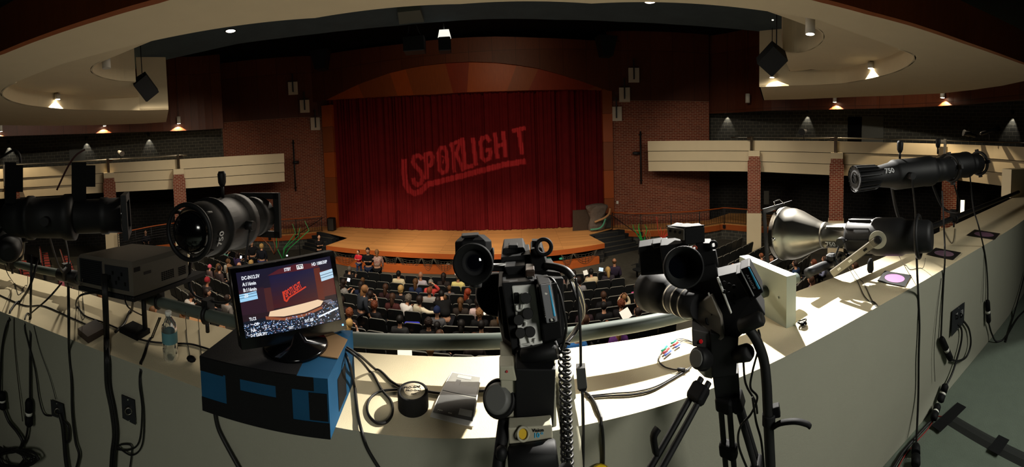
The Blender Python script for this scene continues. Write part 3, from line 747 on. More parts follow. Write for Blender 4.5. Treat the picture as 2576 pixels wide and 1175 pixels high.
OR = (1, .78, .5); WH = (1, .93, .78)
def toward(p, k): v = Vector((p[0], p[1])).normalized() * k; return (v.x, v.y)
def face_r(P, x, y=300):
    for i in range(len(P) - 1):
        xa, xc = to_px((P[i].x, P[i].y, 3))[0], to_px((P[i + 1].x, P[i + 1].y, 3))[0]
        if (xa - x) * (xc - x) <= 0: return P[i].lerp(P[i + 1], (x - xa) / (xc - xa)).length
    return None
for x, y, w, h, lab, P in ((2100, 257, .2, .35, 'short white pendant lamp glowing orange on the wood fascia above the second right column', FR), (2371, 246, .2, .4, 'short white pendant lamp glowing orange on the wood fascia at the far right', FR),
                        (263, 317, .2, .35, 'short white pendant lamp glowing orange on the fascia above the left balcony', FL), (450, 311, .24, .42, 'long-stemmed white pendant lamp glowing on the wood wall near the left balcony end', FL),
                        (2, 331, .2, .35, 'white pendant lamp glowing orange at the left edge of the photo', FL)):
    r = face_r(P, x) - .22; p = pendant(x, y, r, h, w, lab, 7.9 if x == 450 else C_Z, 420, OR, 114, None, blend=.12)
pendant(1881, 259, face_r(FR, 1881) - .5, .5, .26, 'unlit long-stemmed white pendant cylinder on the right wood wall', 7.9, 0, OR)
AiRs = [AiR[0].lerp(AiR[0], 0)] and [Vector(p.xy) for p in smooth([(p.x, p.y, 0) for p in [XR] + AiR], 3)]
AiLs = [Vector(p.xy) for p in smooth([(p.x, p.y, 0) for p in [XL] + AiL], 3)]
for x, y, P, lab, ce in ((1942, 195, AiRs, 'white pendant lamp with a wide glow at the front of the right ceiling cloud', C_Z), (2190, 172, AiRs, 'white pendant lamp glowing in the step of the right ceiling cloud', B_Z),
                     (145, 250, AiLs, 'white pendant lamp glowing in the step of the left ceiling cloud', B_Z)):
    r = face_r(P, x) - .17; pendant(x, y, r, .16, .17, lab, ce, 170, WH, 112, None, blend=.12, group='lamps under the ceiling clouds')
BiRs = [Vector(p.xy) for p in smooth([(p.x, p.y, 0) for p in BiR], 3)]
pendant(2038, 86, 6.35, .32, .17, 'tall white pendant lamp lit in the inner recess of the right ceiling cloud', C_Z, 40, WH, 60, (.8, .25), group='lamps under the ceiling clouds')
p = pendant(268, 172, 8.2, .3, .2, 'unlit white pendant cylinder in the inner recess of the left ceiling cloud', C_Z, 0, WH, group='lamps under the ceiling clouds')
for x, y, s, lab in ((580, 77, .17, 'small round downlight in the dark ceiling on the left'), (1635, 3, .17, 'small round downlight in the dark ceiling at the top edge, right of centre'), (1944, 50, .03, 'tiny far downlight by the right hanging speaker')):
    p = on_z(x, y, C_Z); t = thing('ceiling_downlight', lab, 'downlight', (p.x, p.y, C_Z))
    b = MB(); b.lathe([(0, s * .75), (.02, s * .8)], (p.x, p.y, C_Z - .012), (p.x, p.y, C_Z), 20); wpart('lens', b, M_bulb, t, 'glowing lens')
    b = MB(); b.torus((p.x, p.y, C_Z - .008), (0, 0, 1), s * .88, s * .1, 20, 6); wpart('rim', b, M_iron, t)

# ---- hanging loudspeakers
M_spk = mat('speaker_box', '101214', .6, spec=.3); M_spkg = mat('speaker_grille', '2d2a26', .7, noise=.3, nscale=90)
def hang_speaker(x, y, r, size, rot, label, hang=((-.2, .2), (.2, .15))):
    c = on_r(x, y, r); t = thing('hanging_loudspeaker', label, 'loudspeaker', tuple(c), R=rot)
    w, d, h = size; b = MB(); b.hexa([(-w / 2, -d / 2, -h / 2), (w / 2, -d / 2, -h / 2), (w * .32, d / 2, -h / 2), (-w * .32, d / 2, -h / 2)], [(-w / 2, -d / 2, h / 2), (w / 2, -d / 2, h / 2), (w * .32, d / 2, h / 2), (-w * .32, d / 2, h / 2)]); build('cabinet', b, M_spk, t)
    b = MB(); b.box((0, -d / 2 - .012, 0), (w * .94, .02, h * .95)); build('grille', b, M_spkg, t)
    Ri = rot.transposed(); b = MB()
    for hx, hy in hang:
        p0 = Vector((hx * w, hy * d, h * .45)); wp = rot @ p0 + c; top = Vector((wp.x, wp.y, C_Z)); b.tube([p0, Ri @ (top - c)], .012, 5)
    build('cables', b, M_iron, t)
Rl = Matrix.Rotation(math.radians(-35), 3, 'Z') @ Matrix.Rotation(math.radians(32), 3, 'Y') @ Matrix.Rotation(math.radians(35), 3, 'X')
hang_speaker(367, 217, 10.2, (.46, .42, .62), Rl, 'black loudspeaker hanging at a tilt from the left ceiling cloud')
Rr = Matrix.Rotation(math.radians(50), 3, 'Z') @ Matrix.Rotation(math.radians(-38), 3, 'Y') @ Matrix.Rotation(math.radians(38), 3, 'X')
hang_speaker(1941, 146, 8.8, (.5, .45, .56), Rr, 'black loudspeaker hanging at a tilt from the right ceiling cloud')
for x, y, lab in ((808, 152, 'dark loudspeaker under the black ceiling above the left brick wall'), (1524, 118, 'dark loudspeaker under the black ceiling above the right end of the arch')):
    c = on_r(x, y, 20.2 if x < 1000 else 19.2); t = thing('ceiling_loudspeaker', lab, 'loudspeaker', (c.x, c.y, c.z)); b = MB(); b.hexa([(c.x - .28, c.y - .3, c.z - .5), (c.x + .28, c.y - .3, c.z - .5), (c.x + .28, c.y + .3, c.z - .5), (c.x - .28, c.y + .3, c.z - .5)], [(c.x - .5, c.y - .4, c.z + .5), (c.x + .5, c.y - .4, c.z + .5), (c.x + .5, c.y + .3, c.z + .5), (c.x - .5, c.y + .3, c.z + .5)]); wpart('cabinet', b, M_spk, t)
    b = MB(); b.cyl((c.x, c.y, c.z + .5), (c.x, c.y, 7.9), .03); wpart('stem', b, M_spk, t)
# dark boxes hanging at the front of the ceiling panel
c = on_r(1043, 114, 10.9); t = thing('hanging_array_box', 'wide black box hanging high in front of the arch, left of the lit one', 'loudspeaker', tuple(c)); b = MB(); b.box(tuple(c), (.62, .5, .44), bev=.02); wpart('cabinet', b, M_spk, t)
b = MB(); b.tube([c + Vector((-.2, 0, .2)), c + Vector((-.1, -.3, C_Z - c.z))], .02); b.tube([c + Vector((.2, 0, .2)), c + Vector((.1, -.3, C_Z - c.z))], .02); wpart('hangers', b, M_spk, t)
c = on_r(1119, 114, 10.9); t = thing('hanging_glow_box', 'black box hanging before the arch with a glowing top', 'lamp', tuple(c)); b = MB(); b.box(tuple(c), (.36, .4, .40), bev=.02); wpart('cabinet', b, M_spk, t)
z = c.z + .21; b = MB(); b.hexa([(c.x - .19, c.y - .1, z), (c.x + .19, c.y - .1, z), (c.x + .19, c.y + .1, z), (c.x - .19, c.y + .1, z)], [(c.x - .14, c.y - .1, z + .22), (c.x + .14, c.y - .1, z + .22), (c.x + .14, c.y + .1, z + .22), (c.x - .14, c.y + .1, z + .22)])
wpart('crown', b, mat('crown_glow', 'e8e6da', .5, emit='f4f2e6', estr=.9), t, 'glowing white reflector')  # brightness of the box top put into the material as glow
b = MB(); b.cyl((c.x, c.y, z + .2), (c.x, c.y - .3, C_Z), .02); wpart('stem', b, M_spk, t)
c = on_z(1036, 32, C_Z); b = MB(); b.hexa([(c.x - .3, c.y - .45, C_Z - .12), (c.x + .27, c.y - .45, C_Z - .12), (c.x + .27, c.y + .45, C_Z - .12), (c.x - .42, c.y + .45, C_Z - .12)], [(c.x - .3, c.y - .45, C_Z - .005), (c.x + .27, c.y - .45, C_Z - .005), (c.x + .27, c.y + .45, C_Z - .005), (c.x - .42, c.y + .45, C_Z - .005)])
tag(build('ceiling_spill_patch', b, mat('spill_grey', '4a5049', .8)), 'grey-green trapezoid hatch of light painted on the dark ceiling at the top, left of centre', 'spill')  # grey slab standing in for light spilled on the ceiling panel

# ---- pipes along the balcony tops with their posts and small stage lights
def bal_pipe(P, x0, x1, dz, label, posts, zt):
    Q = [p for p in offs(P, .1) if x0 - 8 <= to_px((p.x, p.y, 1.7))[0] <= x1 + 8]
    t = thing('balcony_pipe', label, 'pipe', (Q[0].x, Q[0].y, zt + dz)); b = MB(); b.tube([(p.x, p.y, zt + dz) for p in Q], .032, 8); wpart('pipe', b, M_alu2, t)
    for x in posts:
        r = face_r(offs(P, -.28), x); p = on_r(x, 380, r); b = MB(); b.box((p.x, p.y, zt - .35), (.10, .12, 1.15)); b.box((p.x, p.y + .12, zt + dz - .05), (.16, .3, .12)); wpart('post', b, M_alu2, t)
bal_pipe(BR, 1830, 2576, .16, 'grey steel pipe on posts along the top of the right balcony', (1891, 2102, 2377), 1.63)
bal_pipe(BL, 0, 470, .20, 'grey steel pipe on posts along the top of the left balcony', (8, 270, 447), 1.68)
def small_light(x, y, r, dirv, label, m, L_=.5, rad=.11):
    c = on_r(x, y, r); t = thing('balcony_spotlight', label, 'spotlight', tuple(c)); d = Vector(dirv).normalized()
    b = MB(); b.lathe([(0, rad * .6), (.08, rad * .85), (L_ * .5, rad * .8), (L_ * .52, rad * 1.05), (L_ * .8, rad), (L_, rad * 1.3)], c - d * L_ / 2, c + d * L_ / 2, 14); wpart('body', b, m, t)
    b = MB(); b.tube([c + Vector((0, 0, -rad * .6)), c + Vector((0, 0, -.38))], .02, 6); wpart('yoke', b, M_iron, t)
small_light(303, 384, 19.9, (.8, -.2, -.25), 'small silver spotlight clamped on the left balcony pipe', M_silver, .5)
small_light(2022, 331, 17.9, (-.9, -.3, -.1), 'small black spotlight clamped on the right balcony pipe', M_iron, .6, .13)
small_light(2490, 330, 15.0, (.9, -.9, .35), 'long black spotlight aimed up on the far right of the balcony pipe', M_iron, 1.0, .09)
small_light(2440, 338, 15.4, (-.6, .9, .2), 'short black spotlight left of the long one on the right balcony pipe', M_iron, .6, .11)
# wall-washing lamps inside the balconies
for P, xs in ((BR, (1830, 2030, 2545)), (BL, (372, 215, 20))):
    for x in xs:
        r = face_r(offs(P, 3.85), x)
        if not r: continue
        p = on_r(x, 300, r); q = on_r(x, 300, r + .6); t = thing('wall_washer', f'small downlight washing the block wall of the {"right" if P is BR else "left"} balcony ' + {1830: 'beside the brick', 2030: 'between the first two columns', 2545: 'at the far end', 372: 'near the stage end', 215: 'beside the door', 20: 'at the far end'}[x], 'lamp', (p.x, p.y, 3.3))
        b = MB(); b.cyl((p.x, p.y, 3.3), (p.x, p.y, 3.5), .08); wpart('can', b, M_iron, t); b = MB(); b.cyl((p.x, p.y, 3.5), (p.x, p.y, 5.2), .01, 5); wpart('stem', b, M_iron, t)
        spot('washer_light', (p.x, p.y, 3.25), (q.x, q.y, 0), 42, math.radians(62), .5, .03, (1, .92, .78))
# spots onto the balcony fronts
spot('balcony_light_right', (9.0, 5.0, 5.1), (15.5, 6.5, 1.2), 900, math.radians(70), .8, .2, (1, .90, .72))
spot('balcony_light_right_front', (6.5, 9.5, 5.1), (12.5, 15, 1.0), 520, math.radians(60), .8, .2, (1, .88, .70))
spot('balcony_light_left', (-9.0, 7.0, 5.1), (-18.5, 8.5, 1.2), 900, math.radians(70), .8, .2, (1, .88, .70))
spot('balcony_light_left_front', (-7.5, 11, 5.1), (-14.5, 16, 1.0), 480, math.radians(60), .8, .2, (1, .86, .66))
# ================================================================== THINGS ON AND AT THE BOOTH PARAPET
def path_r(P, x):
    for i in range(len(P) - 1):
        xa, xc = to_px(P[i])[0], to_px(P[i + 1])[0]
        if (xa - x) * (xc - x) <= 0 and abs(xa - xc) < 800:
            q = P[i].lerp(P[i + 1], (x - xa) / (xc - xa + 1e-9)); return math.hypot(q.x, q.y), to_px(q)[1]
    return (math.hypot(P[-1].x, P[-1].y), to_px(P[-1])[1]) if x > 1200 else (math.hypot(P[0].x, P[0].y), to_px(P[0])[1])
def surf(x, y, lift=.008):
    """the point of ledge top, wall face or booth floor seen at a pixel"""
    ri, yi = path_r(INN, x)
    if y <= yi: p = on_z(x, y, .88 + lift); return p
    p = on_r(x, y, ri - lift - .004)
    return p if p.z > lift else on_z(x, y, lift)
_az = lambda p: math.atan2(p[0], p[1])
_IA = np.array([_az(p) for p in INN]); _IR = np.array([math.hypot(p.x, p.y) for p in INN]); _OA = np.array([_az(p) for p in OUT]); _OR = np.array([math.hypot(p.x, p.y) for p in OUT])
def keep_out(p, rad):
    """lay a cable point on the ledge or on the wall face instead of inside the parapet"""
    r, a = math.hypot(p.x, p.y), _az(p); ri, ro = np.interp(a, _IA, _IR), np.interp(a, _OA, _OR)
    if ri - rad < r < ro + .05 and p.z < .88 + rad:
        if .88 + rad - p.z < (r - ri + rad): return Vector((p.x, p.y, .88 + rad))
        k = (ri - rad) / r; return Vector((p.x * k, p.y * k, max(p.z, rad)))
    return Vector((p.x, p.y, max(p.z, rad)))
def cable(name, pts, rad, label, cat='cable', m=None, group=None, n=6, lift=None, parent=None):
    P = []
    for p in pts:
        if len(p) == 3: P.append(on_r(*p))
        else: P.append(surf(p[0], p[1], (lift if lift is not None else rad + .001)))
    b = MB(); b.tube([keep_out(p, rad + .001) for p in smooth(P, 24)], rad, n)
    if parent is not None: return wpart(name, b, m or M_cable, parent)
    return tag(build(name, b, m or M_cable), label, cat, group)

# ---- the pipe along the ledge and its bracket plate
PZ = 1.0
pipeL = [on_z(x, y, PZ) for x, y in ((-80, 636), (0, 654), (98, 678), (196, 698), (342, 742), (518, 791), (700, 833), (900, 855), (1100, 860), (1250, 858), (1500, 833), (1600, 817), (1700, 796), (1800, 769), (1957, 722))]
pipeR = [on_z(x, y, PZ) for x, y in ((1957, 722), (2003, 699), (2090, 662), (2200, 622), (2340, 572), (2450, 528), (2562, 483))]
t = thing('equipment_pipe', 'long round grey steel pipe running above the cream ledge across the whole booth front', 'pipe', tuple(pipeL[8]))
b = MB(); b.tube(smooth(pipeL, 3), .027, 20); wpart('pipe', b, M_pipe, t)
b = MB(); b.tube(smooth(pipeR[:3], 3)[:4], .0265, 20); wpart('pipe', b, M_pipe, t)
b = MB(); b.tube(smooth([pipeR[1].lerp(pipeR[2], .3)] + pipeR[2:], 3), .0255, 16); wpart('black_pipe', b, M_blkm, t, 'black end of the pipe')
for q0, q1, r_ in ((on_z(22, 659, PZ), on_z(98, 678, PZ), .027), (on_z(98, 678, PZ), on_z(196, 698, PZ), .0), (on_z(150, 689, PZ), on_z(198, 699, PZ), .042)):
    if r_: b = MB(); b.cyl(q0, q1, r_, 18); wpart('coupling', b, M_blkm, t)
b = MB(); b.lathe([(0, .038), (.012, .034), (.02, .0246)], pipeL[-1] + (pipeL[-2] - pipeL[-1]).normalized() * .004, pipeL[-2], 20); wpart('weld_collar', b, M_pipe, t)
C1 = on_z(1978, 826, .88); C2 = on_z(2002, 818, .88); C4 = on_z(1860, 640, 1.118); C4.z = .88
zt = on_r(1978, 696, math.hypot(C1.x, C1.y)).z; C3 = C4 + (C2 - C1)
up = Vector((0, 0, zt - .88))
b = MB(); b.hexa([C1, C2, C3, C4], [p + up for p in (C1, C2, C3, C4)])
t = thing('bracket_plate', 'thick upright grey-white steel plate standing across the ledge, pierced by the pipe', 'bracket', tuple(C1)); wpart('plate', b, M_plate, t)
for fx, fy in ((.12, .14), (.12, .86)):
    q = C1.lerp(C4, fy) + (C1 - C2).normalized() * .002 + Vector((0, 0, fx)); b = MB(); b.cyl(q + (C1 - C2).normalized() * .004, q, .005, 8); wpart('rivet', b, M_plate, t)

# ---- stage lighting fixtures
M_lens = mat('lens_glass', '0a1016', .05, spec=.9, coat=1)
def ell_fixture(A, B, R, label, marking=None, mpos=.25, mang=0, cap_ring=False, fins=False, gel='square', yoke_to=None, knob_up=.2, m=None, silver=False, msize=.05, ypos=.45, cone=False, mirror=False, mr=1.0, vertical=False):
    """ellipsoidal spotlight, lamp end at A, lens at B"""
    A, B = Vector(A), Vector(B); ax = (B - A).normalized(); Ln = (B - A).length; m = m or M_blkm
    t = thing('stage_spotlight', label, 'stage light', tuple(A.lerp(B, ypos)))
    side = ax.cross(Vector((0, 0, 1))).normalized(); upv = side.cross(ax)
    P = lambda f: A + ax * Ln * f
    if cone:
        b = MB(); b.lathe([(0, R * .72), (Ln * .02, R * .84), (Ln * .16, R * .9), (Ln * .18, R), (Ln * .34, R), (Ln * .36, R * .92), (Ln * .50, R * .95), (Ln * .52, R * .78)], A, B, 32); wpart('lamp_housing', b, m, t)
        for q in range(10):
            a_ = 2 * PI * q / 10; d = side * math.cos(a_) + upv * math.sin(a_); b = MB()
            b.hexa([P(.36) + d * R * .9 + side.cross(d) * 0 + ax.cross(d) * .004, P(.50) + d * R * .9 + ax.cross(d) * .004, P(.50) + d * R * .9 - ax.cross(d) * .004, P(.36) + d * R * .9 - ax.cross(d) * .004],
                   [P(.36) + d * R * 1.03 + ax.cross(d) * .004, P(.50) + d * R * 1.03 + ax.cross(d) * .004, P(.50) + d * R * 1.03 - ax.cross(d) * .004, P(.36) + d * R * 1.03 - ax.cross(d) * .004]); wpart('cooling_fin', b, m, t)
        b = MB(); b.lathe([(Ln * .505, R * .74), (Ln * .52, R * .68), (Ln * .66, R * .66), (Ln * .665, R * .73), (Ln * .685, R * .73), (Ln * .69, R * .68)], A, B, 32); wpart('neck', b, M_alu2, t, 'dull steel neck')
        b = MB(); b.lathe([(Ln * .685, R * .70), (Ln * .70, R * .74), (Ln * .72, R * .80), (Ln * .85, R * 1.34), (Ln * .90, R * 1.47), (Ln * .955, R * 1.50), (Ln * .958, R * 1.55), (Ln * .972, R * 1.55), (Ln * .975, R * 1.50), (Ln, R * 1.50), (Ln * .998, R * 1.44), (Ln * .90, R * 1.36)], A, B, 40, cap=False); wpart('lens_cone', b, M_alu, t, 'big brushed aluminium lens cone')
        b = MB(); b.lathe([(Ln * .9, R * 1.35), (Ln * .905, R * 1.3), (Ln * .91, 0.0001)], A, B, 32); wpart('lens', b, M_lens, t)
        for a_ in (.5, 2.2, 3.9):
            d = side * math.cos(a_) + upv * math.sin(a_); b = MB(); b.box(tuple(P(.59) + d * R * .70), (.012, Ln * .11, .012), basis(ax, d)); wpart('slot_rail', b, M_chrome, t)
        fr = R * 1.7; c = P(1.012)
        b = MB(); Rb = basis(ax, upv)
        for sx_, sz_, wx, wz in ((0, 1, fr * 2, .03), (0, -1, fr * 2, .03), (1, 0, .03, fr * 2), (-1, 0, .03, fr * 2)): b.box(tuple(c + side * sx_ * (fr - .015) + upv * sz_ * (fr - .015)), (wx, .008, wz), Rb)
        wpart('gel_frame', b, M_blkm, t)
        b = MB(); b.tube([c + upv * fr - side * .05 - ax * .005, c + upv * (fr + .025) - side * .05, c + upv * (fr + .03) + side * .02, c + upv * fr + side * .03 - ax * .03], .003, 6); wpart('retaining_clip', b, M_chrome, t)
        b = MB(); b.ball(tuple(P(.96) - side * R * 1.5), .012, 10); wpart('bolt', b, M_chrome, t)
        b = MB(); b.torus(tuple(P(.08)), ax, R * 1.08, .011, 28, 8); wpart('cap_ring', b, m, t)
    else:
        prof = [(0, R * .45), (Ln * .02, R * .72), (Ln * .06, R * .88), (Ln * .16, R * .98), (Ln * .22, R * .98), (Ln * .225, R * 1.08), (Ln * .26, R * 1.08), (Ln * .265, R * .98), (Ln * .50, R), (Ln * .53, R * 1.10), (Ln * .60, R * 1.10), (Ln * .61, R * .78)]
        if fins: prof = [(0, R * .52), (Ln * .01, R * .60), (Ln * .2, R * .66), (Ln * .32, R * .82), (Ln * .34, R * .9), (Ln * .36, R * .98), (Ln * .66, R), (Ln * .70, R * 1.05), (Ln * .74, R * 1.05), (Ln * .76, R * .82)]
        b = MB(); b.lathe(prof, A, B, 32); wpart('lamp_housing', b, m, t)
        e = .60 if not fins else .75
        b = MB(); b.lathe([(Ln * e, R * .74), (Ln * (e + .02), R * .80), (Ln * .80, R * .80), (Ln * .81, R * .86), (Ln * .86, R * .86), (Ln * .87, R * .80), (Ln * .97, R * .82)], A, B, 28); wpart('lens_barrel', b, m, t)
        b = MB(); b.lathe([(0, R * .7), (.004, .0001)], P(.972), B, 24); wpart('lens', b, M_lens, t)
        if fins:
            for q in range(16):
                a_ = 2 * PI * q / 16 + .3; d = side * math.cos(a_) + upv * math.sin(a_); w_ = ax.cross(d) * .0022; b = MB()
                b.hexa([P(0) + d * R * .5 + w_, P(.21) + d * R * .6 + w_, P(.21) + d * R * .6 - w_, P(0) + d * R * .5 - w_], [P(-.01) + d * R * .82 + w_, P(.17) + d * R * .78 + w_, P(.17) + d * R * .78 - w_, P(-.01) + d * R * .82 - w_]); wpart('cooling_fin', b, m, t)
            b = MB(); b.lathe([(0, R * .8), (.006, R * .8), (.006, R * .3), (0, R * .3)], P(-.012), B, 24, cap=False); wpart('rear_ring', b, m, t)
        if cap_ring:
            b = MB(); b.torus(tuple(P(.0)), ax, R * .93, .0105, 32, 8, squash=1.0); wpart('cap_ring', b, m, t)
            for q in (.8, 2.4, 3.9, 5.5):
                d = side * math.cos(q) + upv * math.sin(q); b = MB(); b.tube([P(.01) + d * R * .93, P(.10) + d * R * .88], .009, 6); wpart('ring_strut', b, m, t)
            b = MB(); b.lathe([(-.035, R * .12), (-.03, R * .35), (-.012, R * .62), (.01, R * .74), (.04, R * .76)], A, B, 32); wpart('end_cap', b, M_blkg, t, 'glossy black end cap')
        c = P(1.0)
        if gel == 'square':
            b = MB(); Rb = basis(ax, upv); fr = R * .98
            for sx_, sz_, wx, wz in ((0, 1, fr * 2, .035), (0, -1, fr * 2, .035), (1, 0, .035, fr * 2), (-1, 0, .035, fr * 2)): b.box(tuple(c + side * sx_ * (fr - .017) + upv * sz_ * (fr - .017)), (wx, .025, wz), Rb)
            wpart('gel_frame', b, m, t)
        else:
            b = MB(); b.torus(tuple(c), ax, R * .92, .014, 30, 8); wpart('gel_frame', b, m, t)
            for q in (.2, 1.77, 3.34, 4.9):
                d = side * math.cos(q) + upv * math.sin(q); b = MB(); b.box(tuple(c + d * R * .95), (.03, .02, .05), basis(ax, d)); wpart('frame_clip', b, m, t)
    # yoke: a flat strap from both sides down to the pipe
    if yoke_to is not None:
        Y = Vector(yoke_to); pv = P(ypos); w = R * 1.18; s2 = side
        dn = (Y - pv); L2 = dn.length
        b = MB(); pts = [pv + s2 * w, pv + s2 * w + dn * .55, pv + s2 * w * .7 + dn * .82, pv + dn * .86, pv - s2 * w * .7 + dn * .82, pv - s2 * w + dn * .55, pv - s2 * w]
        b.tube(smooth(pts, 4), .013, 4, flat=.45); wpart('yoke', b, m, t)
        for sg in (1, -1):
            b = MB(); b.cyl(tuple(pv + s2 * sg * (w - .02)), tuple(pv + s2 * sg * (w + .02)), .022, 14); wpart('pivot', b, m, t)
        q = pv + dn * .86
        b = MB(); b.box(tuple(q.lerp(Y, .45)), (.035, .05, (Y - q).length * .9 + .02), None); b.torus(tuple(Y), (1, .1, 0) if abs(ax.y) > .6 else (1, -.3, 0), .034, .010, 18, 6); wpart('hook_clamp', b, M_alu2 if cone else m, t)
        b = MB(); b.cyl(tuple(Y + Vector((0, 0, -.03))), tuple(Y + Vector((0, 0, -.08))), .009, 8); wpart('clamp_bolt', b, m, t)
    if knob_up:
        q = P(ypos) + upv * R * 1.0; b = MB(); b.tube([q, q + Vector((0, 0, knob_up * .3))], .008, 6); b.lathe([(0, .012), (.02, .02), (.06, .022), (.075, .015)], q + Vector((0, 0, knob_up * .25)), q + Vector((0, 0, 1)), 10); wpart('lock_knob', b, M_rub, t)
    if marking:
        vs, fs = text_mb(marking, msize, 0, bold=True); o = P(mpos); d = Vector((0, 0, EYE)) - o; d = (d - ax * d.dot(ax)).normalized()
        d = Matrix.Rotation(mang, 3, ax) @ d; tx = ax * (1 if not mirror else -1); ty = d.cross(tx); b = MB(); W = []
        for x, y, z in vs:
            if vertical: x, y = -y, x
            q = y / (R * mr); W.append(o + tx * x + (d * math.cos(q) + ty * math.sin(q)) * (R * mr * 1.01 + .001))
        b.add(W, fs); wpart('marking', b, M_text, t, 'white hand-written power marking')
    return t
# right: silver long-throw light, two black ones above it
SA = on_r(2345, 594, 2.02); SB = on_r(1966, 586, 2.32)
tS = ell_fixture(SA, SB, .108, 'stage spotlight with a large brushed aluminium lens cone, right of the bracket plate', '750', .615, -.75, yoke_to=on_z(2115, 655, PZ) + Vector((0, 0, .01)), cone=True, knob_up=0, ypos=.52, msize=.042, mirror=True, mr=.69)
UA = on_r(2152, 450, 2.15); UB = on_r(2392, 424, 2.62)
ell_fixture(UA, UB, .098, 'black finned stage spotlight marked 750, above the aluminium cone light', '750', .255, -.35, fins=True, yoke_to=on_z(2285, 592, PZ) + Vector((0, 0, .02)), knob_up=.16, ypos=.42, gel='none_', msize=.045, mr=.80)
VA = on_r(2325, 425, 2.85); VB = on_r(2462, 411, 3.35)
ell_fixture(VA, VB, .11, 'black stage spotlight with a round end frame, the farthest up on the right', None, fins=True, yoke_to=on_z(2400, 550, PZ), knob_up=.2, ypos=.22, gel='round')
# left
LA = on_r(474, 584, 1.58); LB = on_r(655, 540, 2.1)
ell_fixture(LA, LB, .128, 'black stage spotlight with a ringed glossy end cap, above the monitor on the left', '750', .12, .5, cap_ring=True, yoke_to=on_z(520, 791, PZ), knob_up=.22, ypos=.42, msize=.045, mr=.95, vertical=True)
MA = on_r(10, 548, 1.95); MBp = on_r(318, 540, 1.78)
tL = ell_fixture(MA, MBp, .105, 'black stage spotlight in shadow at the left edge, above the grey projector', None, fins=False, yoke_to=on_z(170, 692, PZ), knob_up=0, ypos=.42)
# slotted steel hanging arm and clamp of the cone light
b = MB(); a_, c_ = on_r(2092, 690, 1.92), on_r(2208, 604, 1.86); d_ = (c_ - a_).normalized(); Rb = basis(d_, (0, 0, 1)); mid = (a_ + c_) / 2; arm = tS
b.box(tuple(mid), (.012, (c_ - a_).length, .042), Rb, bev=.004); arm_o = wpart('bracing_arm', b, M_alu2, tS, 'dull slotted steel arm')
for f in (.18, .42, .74): b = MB(); q = a_.lerp(c_, f) - Rb @ Vector((.008, 0, 0)) * (1 if (Rb @ Vector((1, 0, 0))).y > 0 else -1); b.box(tuple(q), (.004, .02, .012), Rb); wpart('slot', b, M_white if f < .5 else M_blk, arm_o)
n_ = -Vector((c_.x, c_.y, -.3)).normalized(); q = c_ - n_ * .01; b = MB(); b.lathe([(0, .046), (.006, .046)], q, q + n_, 28); wpart('disc', b, M_headgrey, arm); b = MB(); b.lathe([(.006, .022), (.02, .02), (.024, .014)], q, q + n_, 20); wpart('hub', b, M_blkm, arm)
b = MB(); q = on_r(2190, 650, 1.88); b.lathe([(0, .006), (.02, .016), (.06, .018), (.075, .012)], q, q + Vector((.01, 0, -1)), 12); wpart('lever', b, M_blk, arm)
b = MB(); q = on_z(2092, 666, PZ); b.torus(tuple(q), (.97, -.2, 0), .04, .014, 20, 8); b.box((q.x, q.y, q.z + .045), (.06, .05, .04), bev=.01); wpart('hook', b, M_blkm, arm)
def qbox(mb, quad, r, depth, mi=0, dirv=None):
    """box whose near face shows at four pixels (clockwise from top left) at distance r (number or four numbers)"""
    rs = r if isinstance(r, (list, tuple)) else [r] * 4
    P = [on_r(x, y, q) for (x, y), q in zip(quad, rs)]
    c = (P[0] + P[1] + P[2] + P[3]) / 4; d = Vector(dirv).normalized() if dirv is not None else Vector((c.x, c.y, 0)).normalized()
    o = d * depth; mb.hexa([P[3], P[2], P[2] + o, P[3] + o], [P[0], P[1], P[1] + o, P[0] + o], mi); return P
def rect(x0, y0, x1, y1): return [(x0, y0), (x1, y0), (x1, y1), (x0, y1)]
for q, dp in ((rect(12, 408, 41, 512), .06), (rect(38, 415, 58, 483), .04)):
    b = MB(); qbox(b, q, 1.86, dp); wpart('accessory_box', b, M_blk, tL)
for q, dp in ((rect(180, 408, 217, 515), .06), (rect(214, 416, 240, 470), .04)):
    b = MB(); qbox(b, q, 1.80, dp); wpart('accessory_box', b, M_blk, tL)
cable('lamp_cable', [(52, 410, 1.88), (48, 388, 1.88), (35, 378, 1.9), (10, 392, 1.95), (-20, 410, 2.0)], .007, 'black cable looping above the spotlight at the left edge')
cable('lamp_cable', [(214, 376, 1.80), (190, 392, 1.8), (168, 425, 1.82), (143, 478, 1.85)], .005, 'thin dark red cable rising over the spotlight at the left', m=mat('dark_red_cable', '3a1412', .5))
# second shadowed light below, hooked under
ell_fixture(on_r(22, 640, 1.95), on_r(28, 565, 2.35), .07, 'small black spotlight low at the left edge beside the pipe coupling', None, yoke_to=on_z(30, 661, PZ), knob_up=0, gel='round')

# ---- projector on its shelf over the pipe
N, Lp, Rp = on_z(337, 747, 1.14), on_z(197, 717, 1.14), on_z(475, 698, 1.14); Bp = Lp + Rp - N
h = .143; M_proj = mat('projector_grey', '524c43', .55, spec=.3, noise=.05, nscale=20)
t = thing('projector', 'large grey box video projector sitting above the pipe on the left', 'projector', tuple(N))
b = MB(); cc = (N + Bp) / 2; ins = lambda p, k: p.lerp(cc, k)
b.hexa([ins(p, .03) for p in (Lp, N, Rp, Bp)], [p + Vector((0, 0, .02)) for p in (Lp, N, Rp, Bp)]); b.hexa([p + Vector((0, 0, .02)) for p in (Lp, N, Rp, Bp)], [p + Vector((0, 0, h - .02)) for p in (Lp, N, Rp, Bp)])
b.hexa([p + Vector((0, 0, h - .02)) for p in (Lp, N, Rp, Bp)], [ins(p, .07) + Vector((0, 0, h)) for p in (Lp, N, Rp, Bp)]); wpart('body', b, M_proj, t)
